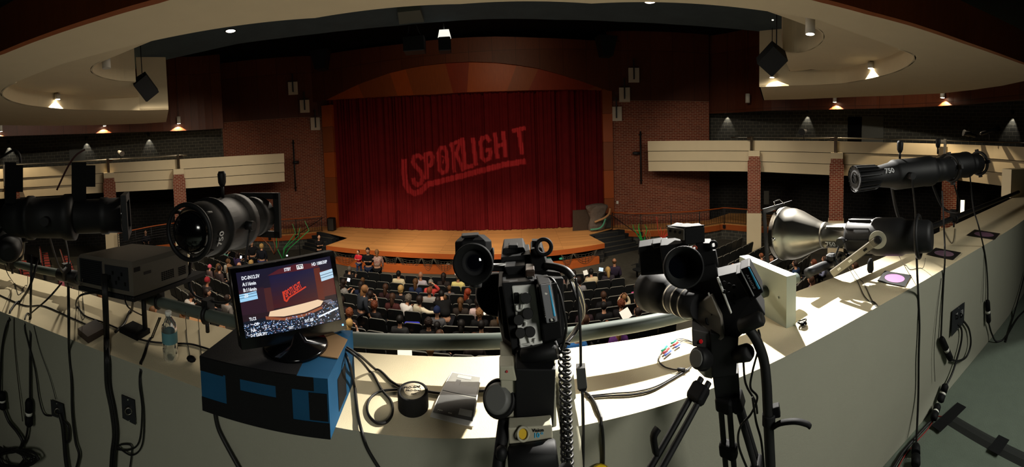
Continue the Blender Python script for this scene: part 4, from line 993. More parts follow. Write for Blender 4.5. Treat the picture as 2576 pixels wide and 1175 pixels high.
def face(p, q, u0, u1, z0, z1, off, mb, th=.004):
    d = (q - p); n = Vector((d.y, -d.x, 0)).normalized(); a, c = p + d * u0 + n * off, p + d * u1 + n * off
    Z = Vector((0, 0, 1)); mb.plate([a + Z * z0, c + Z * z0, c + Z * z1, a + Z * z1], -n * th)
b = MB()
for k in range(12): face(Lp, N, .08, .46, .022 + k * .0088, .026 + k * .0088, .004, b)
wpart('vent_grille', b, M_blk, t)
b = MB(); face(Lp, N, .05, .48, .018, .128, .001, b); face(Lp, N, .53, .93, .02, .118, .002, b); wpart('connector_panel', b, M_iron, t)
for k in range(7): b = MB(); face(Lp, N, .56 + .05 * k, .585 + .05 * k, .04 + .02 * (k % 3), .055 + .02 * (k % 3), .005, b); wpart('socket', b, M_blkg, t)
for u0, u1, z0 in ((.48, .72, .028), (.80, .95, .025)):
    b = MB()
    for k in range(6):
        for j in range(5): face(N, Rp, u0 + (u1 - u0) * k / 6, u0 + (u1 - u0) * (k + .7) / 6, z0 + .008 * j, z0 + .005 + .008 * j, .002, b, .002)
    wpart('side_vent', b, M_blk, t)
b = MB(); face(N, Rp, .18, .30, .078, .09, .002, b); wpart('side_label', b, M_blkg, t); b = MB(); face(N, Rp, .02, .12, .10, .118, .002, b); wpart('side_label', b, M_blkg, t)
t = thing('projector_shelf', 'black steel shelf clamped to the pipe under the grey projector', 'shelf', tuple(N))
b = MB(); e = (Rp - N).normalized() * .12; b.hexa([p - Vector((0, 0, .022)) for p in (Lp, N, Rp + e, Bp + e)], [p - Vector((0, 0, .003)) for p in (Lp, N, Rp + e, Bp + e)]); wpart('shelf_plate', b, M_blkm, t)
for x, y in ((262, 716), (400, 757)):
    q = on_z(x, y, PZ); b = MB(); b.box((q.x, q.y, 1.06), (.05, .05, .12), bev=.008); b.torus(tuple(q), (.95, .3, 0), .032, .011, 18, 6); wpart('clamp', b, M_blkm, t)
b = MB(); q = on_z(366, 840, .88); b.cyl((q.x, q.y, .88), (q.x, q.y, 1.12), .012, 10); wpart('support_leg', b, M_blkm, t)

# ---- blue cardboard box, black taped, with the monitor on it
FL_, FR_, BR_ = on_z(510, 1032, .88), on_z(832, 1105, .88), on_z(893, 952, .88); BL_ = FL_ + (BR_ - FR_)
Zv = Vector((0, 0, 1)); bh = .175
t = thing('cardboard_box', 'battered blue cardboard box covered in black tape, under the monitor', 'box', tuple(FL_))
M_blue = mat('blue_cardboard', '15415f', .75, spec=.15, noise=.15, nscale=15); M_tape = mat('black_gaff', '0d0d0e', .7, spec=.2, bump=.2, bscale=300); M_card = mat('brown_cardboard', '7d6140', .85, noise=.1)
b = MB(); b.hexa([FL_, FR_, BR_, BL_], [p + Zv * bh for p in (FL_, FR_, BR_, BL_)]); wpart('box', b, M_blue, t)
for u0, u1, z0, z1 in ((0, 1, -.001, .045), (.22, .34, .03, bh), (.62, .74, .04, bh), (.34, .62, .03, .10), (.1, .9, .135, bh), (.86, .99, .05, .13), (0, .2, .13, bh)):
    b = MB(); face(FL_, FR_, u0, u1, z0 + .001, z1 + .001, .0015 + .0006 * random.random(), b, .001); wpart('tape_strip', b, M_tape, t)
b = MB(); face(FR_, BR_, .3, .6, .02, .12, .0015, b, .001); wpart('tape_strip', b, M_tape, t)
b = MB(); b.hexa([p + Zv * (bh + .0005) for p in (FL_, FR_.lerp(FL_, .22), BR_.lerp(BL_, .3), BL_)], [p + Zv * (bh + .003) for p in (FL_, FR_.lerp(FL_, .22), BR_.lerp(BL_, .3), BL_)]); wpart('black_cloth', b, M_tape, t, 'black cloth over the lid')
b = MB(); k0, k1, k2, k3 = FR_.lerp(BR_, .35), FR_.lerp(BR_, .75), BR_.lerp(BL_, .24), FR_.lerp(FL_, .2); b.hexa([p + Zv * (bh + .0008) for p in (k3.lerp(k2, .4), k0, k1, k2)], [p + Zv * (bh + .004) for p in (k3.lerp(k2, .4), k0, k1, k2)]); wpart('torn_patch', b, M_card, t, 'bare brown cardboard patch')
# monitor: bilinear frame through its four corners
mq = [((578, 677), 1.15), ((838, 631), 1.296), ((872, 827), 1.227), ((608, 880), 1.129)]
MQ = [on_r(x, y, r) for (x, y), r in mq]; _n = (MQ[1] - MQ[0]).cross(MQ[3] - MQ[0]); _d = Vector(ray(*mq[2][0])); _e = Vector((0, 0, EYE)); MQ[2] = _e + _d * ((MQ[0] - _e).dot(_n) / _d.dot(_n)); mn = (MQ[1] - MQ[0]).cross(MQ[3] - MQ[0]).normalized()
if mn.y > 0: mn = -mn
def mon(u, v, d=0): return (MQ[0] * (1 - u) + MQ[1] * u) * (1 - v) + (MQ[3] * (1 - u) + MQ[2] * u) * v + mn * d
def mrect(mb, u0, v0, u1, v1, d, th, mi=0): mb.plate([mon(u0, v1, d), mon(u1, v1, d), mon(u1, v0, d), mon(u0, v0, d)], -mn * th, mi)
t = thing('monitor', 'small flat black monitor on the blue box showing the camera picture of the stage', 'monitor', tuple(mon(.5, 1)))
b = MB(); mrect(b, 0, 0, 1, 1, -.004, .03); wpart('back_shell', b, M_blk, t)
b = MB(); U0, U1, V0, V1 = .045, .955, .055, .865
for r_ in ((0, 0, 1, V0), (0, V1, 1, 1), (0, V0, U0, V1), (U1, V0, 1, V1)): mrect(b, *r_, .003, .01)
wpart('bezel', b, M_blkg, t)
b = MB(); mrect(b, .955, .925, .968, .945, .005, .003); wpart('power_light', b, mat('blue_led', '3060ff', .4, emit='4a80ff', estr=6), t, 'small blue power light')
# the picture on the screen
colm = bpy.data.materials.new('screen_picture'); colm.use_nodes = True; nt = colm.node_tree; bs = nt.nodes['Principled BSDF']; at = nt.nodes.new('ShaderNodeVertexColor'); at.layer_name = 'Col'
nt.links.new(at.outputs['Color'], bs.inputs['Emission Color']); bs.inputs['Emission Strength'].default_value = .85; bs.inputs['Base Color'].default_value = (.01, .01, .01, 1); bs.inputs['Roughness'].default_value = .3
S_F, S_C = [], []; sv = []
def sp(poly, c, d):
    o = len(sv)
    for x, y in poly:
        sv.append(mon(U0 + (U1 - U0) * x, V0 + (V1 - V0) * y, d * .0003))
    S_F.append(tuple(o + i for i in range(len(poly)))); S_C.append(lin(c))
def sr(x0, y0, x1, y1, c, d): sp([(x0, y0), (x1, y0), (x1, y1), (x0, y1)], c, d)
G = 12
for j in range(G):
    f = j / G; sr(0, f, 1, f + 1 / G, (.07 + .10 * f, .06 + .01 * f, .16 - .08 * f), 0)
sp([(.3, .12), (.42, .05), (.6, .02), (.8, .06), (.86, .13)], (.30, .08, .13), 1)
for j in range(8): f = j / 8; sr(.315, .13 + f * .5, .79, .13 + (f + .125) * .5, (.08 + .20 * f, .07 + .0 * f, .22 - .13 * f), 2)
sr(.245, .3, .315, .66, (.27, .12, .13), 2); sr(.79, .14, .86, .64, (.36, .13, .10), 2); sr(.0, .28, .25, .66, (.17, .08, .14), 1); sr(.86, .2, 1, .6, (.34, .14, .13), 1)
sp([(.0, .34), (.17, .32), (.175, .44), (.0, .46)], (.62, .82, .95), 3); sp([(.85, .22), (1, .2), (1, .34), (.855, .36)], (.72, .84, .92), 3)
for k in (.36, .40): sp([(0, k), (.17, k - .02), (.17, k - .012), (0, k + .008)], (.2, .3, .4), 4)
for k in (.265, .305): sp([(.85, k), (1, k - .02), (1, k - .012), (.85, k + .008)], (.2, .3, .4), 4)
sp([(.27, .66), (.78, .62), (.84, .66), (.80, .72), (.62, .77), (.40, .77), (.25, .73)], (.93, .80, .66), 4)
sp([(.22, .72), (.40, .79), (.62, .79), (.82, .73), (.82, .77), (.62, .83), (.40, .83), (.22, .77)], (.55, .30, .20), 5)
for k in range(5): sr(.84 + .02 * k, .66 + .02 * k, .93 + .01 * k, .672 + .02 * k, (.5, .5, .55), 5)
sp([(0, .76), (.2, .74), (.4, .83), (.62, .83), (.84, .77), (1, .66), (1, 1), (0, 1)], (.05, .08, .14), 4)
rr_ = random.Random(5)
for k in range(620):
    x = rr_.random(); y = .80 + .2 * rr_.random()
    if x > .8: y = .70 + .3 * rr_.random()
    c = rr_.choice([(.75, .85, .95), (.4, .55, .75), (.9, .9, .95), (.2, .3, .5), (.6, .5, .55), (.1, .12, .2), (.3, .45, .6)]); s_ = .006 + .008 * rr_.random()
    sr(x * .985, y - s_, min(1, x * .985 + s_ * .9), y, c, 6)
# red logo on the little curtain
for q in strokes([[(.43, .40), (.435, .53), (.45, .55), (.48, .50), (.62, .42), (.67, .39)]], .02): sp(q, (.78, .22, .14), 7)
def stext(txt, x, y, size, c=(.95, .97, 1), d=9, wx=1.0, rot=0.0):
    vs, fs = text_mb(txt, size, 0, 'LEFT', bold=True); asp = (MQ[1] - MQ[0]).length * (U1 - U0) / ((MQ[3] - MQ[0]).length * (V1 - V0)); o = len(sv)
    for a, b2, z in vs:
        a2, b3 = a * wx, b2; sv.append(mon(U0 + (U1 - U0) * (x + (a2 * math.cos(rot) - b3 * math.sin(rot)) / asp), V0 + (V1 - V0) * (y - (b3 * math.cos(rot) + a2 * math.sin(rot))), d * .0003))
    for f in fs: S_F.append(tuple(o + i for i in f)); S_C.append(lin(c))
stext('SPOTLIGHT', .445, .45, .15, (.85, .25, .16), 8, .42, .33)
for tx, x, y, s_ in (('DC-IN12.5V', .045, .10, .075), ('A:116min', .045, .195, .075), ('B:116min', .045, .285, .075), ('Z0', .045, .37, .075), ('STBY', .475, .075, .07), ('HD 1080/30P', .775, .075, .07), ('TLCS', .06, .73, .065), ('Off', .10, .815, .065), ('Full', .06, .90, .065), ('F', .20, .90, .065), ('D-P 3200 3P3', .05, .975, .06), ('SHT.360', .60, .90, .06), ('50.1', .43, .955, .06)):
    stext(tx, x, y, s_, wx=.78)
sr(.61, .035, .68, .105, (.95, .95, .95), 8); sr(.618, .045, .672, .09, (.1, .1, .15), 9); sr(.625, .055, .64, .09, (.95, .95, .95), 10); sr(.65, .055, .665, .09, (.95, .95, .95), 10)
sp([(.755, .87), (.99, .80), (.99, .825), (.755, .895)], (.95, .97, 1), 8)
me = bpy.data.meshes.new('screen'); me.from_pydata([tuple(v - mon(.5, 1)) for v in sv], [], S_F); ca = me.color_attributes.new('Col', 'FLOAT_COLOR', 'CORNER')
for p, c in zip(me.polygons, S_C):
    for li in p.loop_indices: ca.data[li].color = c
me.materials.append(colm); o = bpy.data.objects.new('screen', me); COL.objects.link(o); o.parent = t; o['label'] = 'lit screen with the stage picture and white camera readouts'
b = MB(); q = mon(.5, 1, -.02); bt = Vector((q.x, q.y, .88 + bh)); b.tube([mon(.5, .8, -.04), mon(.5, 1.03, -.035)], .03, 8, flat=.5); wpart('stand', b, M_blk, t)
b = MB(); b.lathe([(0, .11), (.008, .105), (.018, .04), (.05, .02)], (bt.x, bt.y, .88 + bh + .004), (bt.x, bt.y, 2), 28); wpart('foot', b, M_blkg, t)

# ---- gaffer tape roll, programme, connectors, gel frames, bottle, adapters
c = on_z(1040, 1024, .88); t = thing('tape_roll', 'thick roll of black gaffer tape lying flat on the ledge beside the programme', 'tape', tuple(c))
tr = .0475; b = MB(); b.lathe([(0, .026), (0, tr), (.002, tr + .0008), (.050, tr + .0008), (.052, tr), (.052, .040), (.0505, .039)], c + Zv * .001, c + Zv, 40, cap=False); wpart('tape', b, mat('cloth_tape', '1b1a18', .75, spec=.2, bump=.3, bscale=400), t)
b = MB(); b.lathe([(.0, .026), (.0525, .026)], c + Zv * .001, c + Zv, 32, cap=False); b.lathe([(.0505, .0385), (.0515, .0385), (.0515, .0)], c + Zv * .001, c + Zv, 32); wpart('core_label', b, mat('core_card', 'b3a68c', .7), t, 'pale round core label')
for tx, s_, dx, dy, ro in (('PRO-GAF', .013, -.004, .016, .2), ('PRO-Grey', .011, .002, .001, .1), ('tape', .009, .006, -.014, .1)):
    vs, fs = text_mb(tx, s_, 0, bold=True); b = MB(); b.add([c + Vector((dx + x * math.cos(ro) - y * math.sin(ro), dy + x * math.sin(ro) + y * math.cos(ro), .0532)) for x, y, z in vs], fs); wpart('lettering', b, M_blk, t)
pg = [on_z(x, y, .881) for x, y in ((1132, 935), (1216, 975), (1191, 1076), (1081, 1049))]; pg[0] = on_z(1140, 936, .881); 
PT = [on_z(1137, 937, .881), on_z(1211, 952, .881), on_z(1191, 1077, .881), on_z(1082, 1048, .881)]
t = thing('programme', 'grey printed show programme booklet lying on the ledge right of the tape roll', 'booklet', tuple(PT[0]))
def prog(u, v, d=0):
    p = (PT[0] * (1 - u) + PT[1] * u) * (1 - v) + (PT[3] * (1 - u) + PT[2] * u) * v; return p + Zv * (.002 + .012 * math.sin(PI * min(1, v * 1.0)) * .8 + .003 * u + d)
def psheet(mb, u0, v0, u1, v1, d, th, mi=0, n=8):
    for k in range(n):
        a, c2 = v0 + (v1 - v0) * k / n, v0 + (v1 - v0) * (k + 1) / n
        top = [prog(u0, c2, d), prog(u1, c2, d), prog(u1, a, d), prog(u0, a, d)]; mb.hexa([p - Zv * th for p in top], top, mi)
M_paper = mat('white_paper', 'c9c7c0', .6); M_pgrey = mat('print_grey', '77766f', .45, noise=.3, nscale=30); M_pdark = mat('print_dark', '2b2b2a', .4, noise=.3, nscale=25); M_pmid = mat('print_midgrey', '4a4a48', .4, noise=.3, nscale=25)
b = MB(); psheet(b, 0, 0, 1, 1, 0, .003); wpart('pages', b, M_paper, t)
b = MB(); psheet(b, .03, .02, .97, .93, .0008, .0006); wpart('cover', b, M_pgrey, t, 'grey photographic cover')
b = MB(); psheet(b, .03, .33, .97, .52, .0015, .0005); wpart('dark_band', b, M_pdark, t); b = MB(); psheet(b, .03, .55, .97, .93, .0013, .0005); wpart('lower_print', b, M_pmid, t)
b = MB(); psheet(b, .25, .05, .7, .14, .0014, .0004); wpart('pale_moon', b, mat('print_pale', '9b9a94', .5), t); b = MB(); psheet(b, .28, .2, .42, .34, .0016, .0004); wpart('print_figure', b, M_pdark, t)
b = MB(); psheet(b, .62, .78, .93, .88, .0018, .0004); wpart('sponsor_panel', b, mat('print_pale', '9b9a94', .5), t)
for tx, u, v in (('program', .12, .88), ('advert', .38, .89)):
    vs, fs = text_mb(tx, .035, 0, 'LEFT', bold=True); b = MB(); b.add([prog(u + x, v - y, .0022) for x, y, z in vs], fs); wpart('lettering', b, M_paper, t)
# colour coded video plugs
cols = [('2aa083', 'green'), ('b23a3a', 'red'), ('4f66b8', 'blue')]
t = thing('component_leads', 'bundle of thin video leads with green, red and blue plugs on the bright ledge', 'cable', tuple(on_z(1690, 875, .885)))
for k, (hx, nm) in enumerate(cols):
    dy = -9 + 8 * k
    for (x0, y0, x1, y1) in ((1664 + 4 * k, 884 + dy * .7 + 6, 1678 + 5 * k, 874 + dy * .7 + 3), (1688 + 5 * k, 866 + dy * .6 + 4, 1700 + 5 * k, 858 + dy * .6 + 4)):
        b = MB(); b.lathe([(0, .002), (.002, .0042), ((on_z(x1, y1, .888) - on_z(x0, y0, .888)).length, .0042)], on_z(x0, y0, .888), on_z(x1, y1, .888), 10); wpart('plug', b, mat('plug_' + nm, hx, .4), t, nm + ' plug')
    P = [on_z(x, y, .885) for x, y in ((1700 + 5 * k, 858 + dy * .5), (1722, 853 + 2 * k), (1748, 862 + k))]; b = MB(); b.tube(smooth(P, 5), .0012, 5); wpart('lead', b, M_cable, t)
    P = [on_z(x, y, .884 + .003 * k) for x, y in ((1664, 886 + k), (1655 + k, 905), (1668 + 2 * k, 922), (1700, 931 - k), (1728, 931))]; b = MB(); b.tube(smooth(P, 5), .0013, 5); wpart('lead', b, M_cable, t)
b = MB(); b.lathe([(0, .003), (.004, .007), (.03, .006)], on_z(1703, 930, .889), on_z(1726, 930, .889), 8); wpart('joint', b, M_rub, t)
# gel frames
M_gelm = mat('gel_magenta', 'c77fb4', .15, spec=.5, trans=.35); M_geld = mat('gel_dark', '8d6a86', .15, spec=.5, trans=.35)
for quad, lab in ((((2226, 682), (2293, 693), (2276, 722), (2207, 707)), 'black gel frame with pink-violet gel in the bright light on the right ledge'), (((2354, 624), (2418, 636), (2398, 654), (2331, 640)), 'black gel frame with dull violet gel, second along the right ledge'), (((2452, 578), (2516, 588), (2503, 603), (2432, 592)), 'black gel frame with torn violet gel, farthest along the right ledge')):
    Q = [on_z(x, y, .884) for x, y in quad]; c = (Q[0] + Q[2]) / 2; t = thing('gel_frame', lab, 'gel frame', tuple(c), group='gel frames on the right ledge'); n = 32; o_, i_ = [], []
    for k in range(n):
        a = 2 * PI * k / n; u, v = .5 + .36 * math.cos(a), .5 + .36 * math.sin(a); i_.append((Q[0] * (1 - u) + Q[1] * u) * (1 - v) + (Q[3] * (1 - u) + Q[2] * u) * v)
        m_ = max(abs(math.cos(a)), abs(math.sin(a))); u, v = .5 + .5 * math.cos(a) / m_, .5 + .5 * math.sin(a) / m_; o_.append((Q[0] * (1 - u) + Q[1] * u) * (1 - v) + (Q[3] * (1 - u) + Q[2] * u) * v)
    b = MB(); vs = [p + Zv * .003 for p in o_] + [p + Zv * .003 for p in i_] + o_ + i_
    fs = [(k, (k + 1) % n, n + (k + 1) % n, n + k) for k in range(n)] + [(2 * n + (k + 1) % n, 2 * n + k, 3 * n + k, 3 * n + (k + 1) % n) for k in range(n)] + [((k + 1) % n, k, 2 * n + k, 2 * n + (k + 1) % n) for k in range(n)] + [(n + k, n + (k + 1) % n, 3 * n + (k + 1) % n, 3 * n + k) for k in range(n)]
    b.add(vs, fs); wpart('frame', b, M_blkm, t); b = MB(); b.add([p + Zv * .0018 for p in i_], [tuple(range(n))]); wpart('gel', b, M_gelm if 'pink' in lab else M_geld, t, 'violet gel')
# water bottle
c = on_z(430, 905, .88); M_pet = mat('clear_plastic', 'dfe8e8', .08, trans=.95, ior=1.3, spec=.5)
t = thing('water_bottle', 'clear plastic water bottle standing in shadow on the left ledge', 'bottle', tuple(c))
b = MB(); b.lathe([(0, .025), (.005, .031), (.05, .032), (.055, .030), (.06, .032), (.13, .032), (.15, .028), (.175, .012), (.182, .012)], c + Zv * .001, c + Zv, 24); wpart('body', b, M_pet, t)
b = MB(); b.lathe([(.075, .0325), (.12, .0325)], c, c + Zv, 24, cap=False); wpart('label', b, mat('bottle_label', '4f7a80', .5), t, 'pale blue label')
b = MB(); b.lathe([(.183, .014), (.198, .014), (.2, .012)], c, c + Zv, 16); wpart('cap', b, M_white, t)
# power adapters on the left ledge
t = thing('power_adapter', 'flat dark power brick among the cables on the left ledge', 'adapter', tuple(on_z(225, 845, .88)))
b = MB(); P = [on_z(x, y, .882) for x, y in ((196, 842), (222, 864), (268, 838), (240, 818))]; b.hexa(P, [p + Zv * .03 for p in P]); wpart('body', b, mat('adapter_dark', '3a2f28', .6), t)
t = thing('power_strip', 'dark small connector box with leads on the left ledge, right of the brick', 'adapter', tuple(on_z(345, 838, .88)))
b = MB(); P = [on_z(x, y, .882) for x, y in ((300, 836), (345, 858), (378, 838), (335, 818))]; b.hexa(P, [p + Zv * .022 for p in P]); wpart('body', b, M_blk, t)
c = on_z(2022, 823, .88); b = MB(); b.ball(tuple(c + Zv * .012), (.02, .014, .012), 10); b.tube(smooth([c + Vector((.0, .0, .01)), c + Vector((.03, .01, .02)), c + Vector((.02, .03, .012)), c + Vector((-.015, .02, .02)), c + Vector((0, -.01, .01))], 4), .004, 6)
tag(build('crumpled_tape', b, M_blkg), 'crumpled lump of black tape on the ledge beside the bracket plate foot', 'tape')
# ================================================================== VIDEO CAMERAS AND TRIPODS
M_camgrey = mat('camera_grey', 'dcdcd6', .45, spec=.4, noise=.08, nscale=60); M_camdk = mat('camera_dark', '151516', .68, spec=.22); M_tripod = mat('tripod_black', '0e0e0f', .6, spec=.3)
M_knob = mat('knob_grey', '5f5f5c', .5); M_lab = mat('battery_label', '77777a', .4, spec=.5); M_cyan = mat('cyan_stripe', '35a8d8', .4, spec=.5); M_eye = mat('eyecup_rubber', '191919', .7, spec=.3)
def pix_disc(mb, x, y, r, R, depth, n=20, mi=0, axis=None, r2=None):
    """short cylinder facing the viewer, centred at a pixel"""
    c = on_r(x, y, r); d = Vector(axis).normalized() if axis is not None else (c - Vector((0, 0, EYE))).normalized(); mb.lathe([(0, R * .92), (depth * .15, R), (depth, R if r2 is None else r2)], c, c + d, n, mi); return c
def ptube(mb, pts, rad, n=8, mi=0, sub=5, flat=None): mb.tube(smooth([on_r(*p) for p in pts], sub), rad, n, mi, flat=flat)
# ---- camera one (centre)
r0 = .80
cA = thing('video_camera', 'large black and grey video camera seen from behind, centre, with labelled battery and round covers', 'video camera', tuple(on_r(1335, 905, r0)))
fw = Vector((.10, 1, -.10))
b = MB(); qbox(b, [(1262, 712), (1352, 706), (1374, 882), (1290, 900)], [.83, .83, .80, .80], .24, dirv=fw); qbox(b, [(1345, 704), (1418, 700), (1422, 880), (1366, 886)], [.84, .84, .81, .81], .22, dirv=fw)
wpart('body', b, M_camdk, cA)
b = MB(); qbox(b, [(1253, 722), (1288, 716), (1306, 880), (1268, 850)], [.85, .84, .82, .84], .2, dirv=fw); wpart('side_panel', b, M_blk, cA)
b = MB(); qbox(b, [(1287, 720), (1345, 716), (1366, 868), (1309, 880)], [.823, .823, .793, .793], .01, dirv=fw); wpart('connector_panel', b, M_camgrey, cA, 'light grey panel with round covers')
for k, (x, y, R) in enumerate(((1323, 750, .0122), (1328, 789, .0122), (1305, 805, .0112), (1309, 838, .0112), (1334, 835, .0115))):
    b = MB(); pix_disc(b, x, y, .785, R, .02); wpart('socket_cover', b, M_rub, cA, 'round black rubber cover')
b = MB(); qbox(b, rect(1293, 739, 1306, 766), .81, .01); wpart('switch_door', b, M_camdk, cA)
for pts in (((1300, 768, .805), (1301, 780, .805), (1314, 779, .8), (1317, 765, .8)), ((1318, 808, .8), (1324, 812, .795), (1322, 820, .795)), ((1330, 848, .79), (1334, 862, .79), (1343, 866, .79), (1346, 852, .79)), ((1307, 866, .8), (1330, 866, .79), (1340, 862, .79))):
    b = MB(); ptube(b, pts, .0028, 6); wpart('cover_strap', b, M_camgrey, cA)
b = MB(); qbox(b, [(1356, 716), (1388, 712), (1405, 812), (1373, 817)], [.775, .775, .75, .75], .075, dirv=fw); qbox(b, [(1350, 722), (1402, 712), (1414, 850), (1368, 862)], [.80, .80, .775, .775], .06, dirv=fw); ba = wpart('battery', b, M_blk, cA)
b = MB(); qbox(b, [(1359, 717), (1386, 714), (1402, 810), (1375, 814)], [.772, .772, .747, .747], .004, dirv=fw); lb_ = wpart('battery_label', b, M_lab, ba, 'silver grey label')
b = MB(); qbox(b, [(1379, 718), (1383, 717), (1398, 796), (1393, 797)], [.7705, .7705, .7485, .7485], .003, dirv=fw); wpart('blue_stripe', b, M_cyan, ba, 'bright blue stripe')
b = MB(); qbox(b, [(1379, 800), (1394, 798), (1397, 810), (1382, 812)], [.7505, .7505, .746, .746], .003, dirv=fw); wpart('battery_mark', b, M_blk, ba); b = MB(); qbox(b, [(1384, 802), (1390, 801), (1392, 808), (1386, 809)], [.749, .749, .745, .745], .003, dirv=fw); wpart('battery_mark', b, M_white, ba)
b = MB(); c = pix_disc(b, 1374, 738, .766, .003, .004); wpart('button', b, M_white, ba)
def quad_text(txt, quad, rs, size, m, parent, name='lettering', vertical=False, lift=-.0012):
    """letters laid on the quad of four pixels (tl, tr, br, bl)"""
    P = [on_r(x, y, q) for (x, y), q in zip(quad, rs)]; vs, fs = text_mb(txt, size, 0, 'CENTER', bold=True)
    X = ((P[1] + P[2]) - (P[0] + P[3])) / 2; Y = ((P[0] + P[1]) - (P[2] + P[3])) / 2; c = (P[0] + P[1] + P[2] + P[3]) / 4
    if vertical: X, Y = Y, -X
    w = max(v[0] for v in vs) - min(v[0] for v in vs); h = max(v[1] for v in vs) - min(v[1] for v in vs); c = c + (c - Vector((0, 0, EYE))).normalized() * lift
    cx_, cy_ = (max(v[0] for v in vs) + min(v[0] for v in vs)) / 2, (max(v[1] for v in vs) + min(v[1] for v in vs)) / 2
    b = MB(); b.add([c + X * ((x - cx_) / w) + Y * ((y - cy_) / h) for x, y, z in vs], fs); return wpart(name, b, m, parent)
quad_text('SONY', [(1367, 776), (1372, 775), (1377, 798), (1372, 799)], [.764, .764, .755, .755], .1, M_white, ba, vertical=True, lift=-.004)
b = MB(); qbox(b, [(1300, 885), (1405, 868), (1408, 905), (1306, 925)], [.78, .77, .76, .77], .2, dirv=fw); qbox(b, [(1288, 898), (1400, 915), (1372, 955), (1318, 955)], [.81, .81, .80, .80], .15, dirv=fw); wpart('lower_grip', b, M_tripod, cA)
b = MB(); c0, c1 = on_r(1312, 898, .772), on_r(1402, 880, .762); b.lathe([(0, .012), (.003, .0165), ((c1 - c0).length - .003, .0165), ((c1 - c0).length, .012)], c0, c1, 16); wpart('roller', b, M_tripod, cA)
b = MB(); qbox(b, [(1252, 800), (1300, 870), (1306, 930), (1268, 880)], [.86, .82, .81, .85], .15, dirv=fw); wpart('side_cheek', b, mat('cheek_grey', '77706a', .5), cA)
# lens barrel and hood beyond
b = MB(); a_, c_ = on_r(1335, 770, 1.02), on_r(1330, 735, 1.30); b.lathe([(0, .05), (.1, .052), (.11, .06), (.2, .06), (.22, .075), (.3, .08)], a_, c_, 28); wpart('lens', b, M_camdk, cA)
b = MB(); a_, c_ = on_r(1250, 742, .98), on_r(1246, 736, 1.12); b.lathe([(0, .052), (.004, .056), (.12, .062), (.122, .05)], a_, c_, 30); wpart('lens_hood', b, M_blk, cA)
# top handle, microphone holder ring
b = MB(); qbox(b, [(1266, 625), (1318, 622), (1330, 650), (1260, 655)], .98, .10); qbox(b, [(1260, 648), (1335, 640), (1338, 672), (1262, 676)], .95, .10); qbox(b, [(1268, 672), (1322, 668), (1326, 722), (1290, 726)], .90, .12); wpart('handle', b, M_camdk, cA)
b = MB(); qbox(b, rect(1279, 617, 1303, 627), .975, .03); wpart('accessory_shoe', b, M_camdk, cA)
b = MB(); qbox(b, rect(1322, 680, 1345, 716), .86, .05); wpart('brown_plate', b, mat('plate_brown', '2f2117', .5), cA, 'dark brown panel'); b = MB(); qbox(b, rect(1326, 697, 1342, 700), .85, .01); wpart('bright_edge', b, M_chrome, cA)
b = MB(); qbox(b, [(1334, 628), (1362, 622), (1380, 680), (1336, 688)], .92, .08); wpart('microphone_mount', b, M_blk, cA)
b = MB(); c = on_r(1368, 621, .90); b.torus(tuple(c), tuple(c - Vector((0, 0, EYE))), .0185, .0052, 28, 8); qbox(b, rect(1338, 606, 1354, 622), .905, .02); wpart('microphone_ring', b, M_blk, cA)
b = MB(); ptube(b, ((1372, 668, .92), (1400, 672, .90), (1425, 682, .88), (1440, 700, .87)), .010, 8); wpart('microphone_cable', b, M_cable, cA)
# viewfinder with eyecup at the left
b = MB(); c = on_r(1192, 648, .86); R = basis((c - Vector((0, 0, EYE)))); b.box(tuple(c + Vector((0, 0, .004))), (.086, .07, .098), R, bev=.016); vf = wpart('viewfinder', b, M_blk, cA)
b = MB(); qbox(b, [(1160, 594), (1206, 591), (1204, 598), (1162, 601)], .83, .03); wpart('viewfinder_slide', b, M_camdk, vf)
e0_, e1_ = on_r(1190, 664, .73), on_r(1197, 655, .85)
b = MB(); b.lathe([(0, .0385), (.002, .0415), (.012, .0405), (.05, .034), (.09, .030), (.09, .024), (.05, .024), (.01, .031), (0, .0385)], e0_, e1_, 36, cap=False); wpart('eyecup', b, M_eye, vf, 'big round rubber eyecup')
b = MB(); b.lathe([(.035, .026), (.034, .018), (.036, .0175)], e0_, e1_, 30, cap=False); wpart('eyepiece_rim', b, M_camdk, vf)
b = MB(); b.lathe([(.036, .0180), (.034, .012), (.033, .0001)], e0_, e1_, 30, cap=False); wpart('eyepiece_lens', b, mat('eyepiece_glass', '05060c', .05, spec=1, coat=1), vf)
b = MB(); b.lathe([(0, .03), (.02, .034)], on_r(1196, 724, .79), on_r(1197, 690, .80), 24, squash=(1, .45)); wpart('eyecup_skirt', b, M_eye, vf)
b = MB(); b.cyl(on_r(1236, 668, .86), on_r(1272, 667, .93), .0055, 12); wpart('viewfinder_rod', b, M_chrome, vf, 'bright steel rod'); b = MB(); b.cyl(on_r(1236, 677, .87), on_r(1272, 677, .94), .006, 12); wpart('viewfinder_rod', b, M_blk, vf)
b = MB(); b.cyl(on_r(1236, 640, .85), on_r(1243, 640, .85), .016, 14); wpart('viewfinder_knob', b, M_camdk, vf)
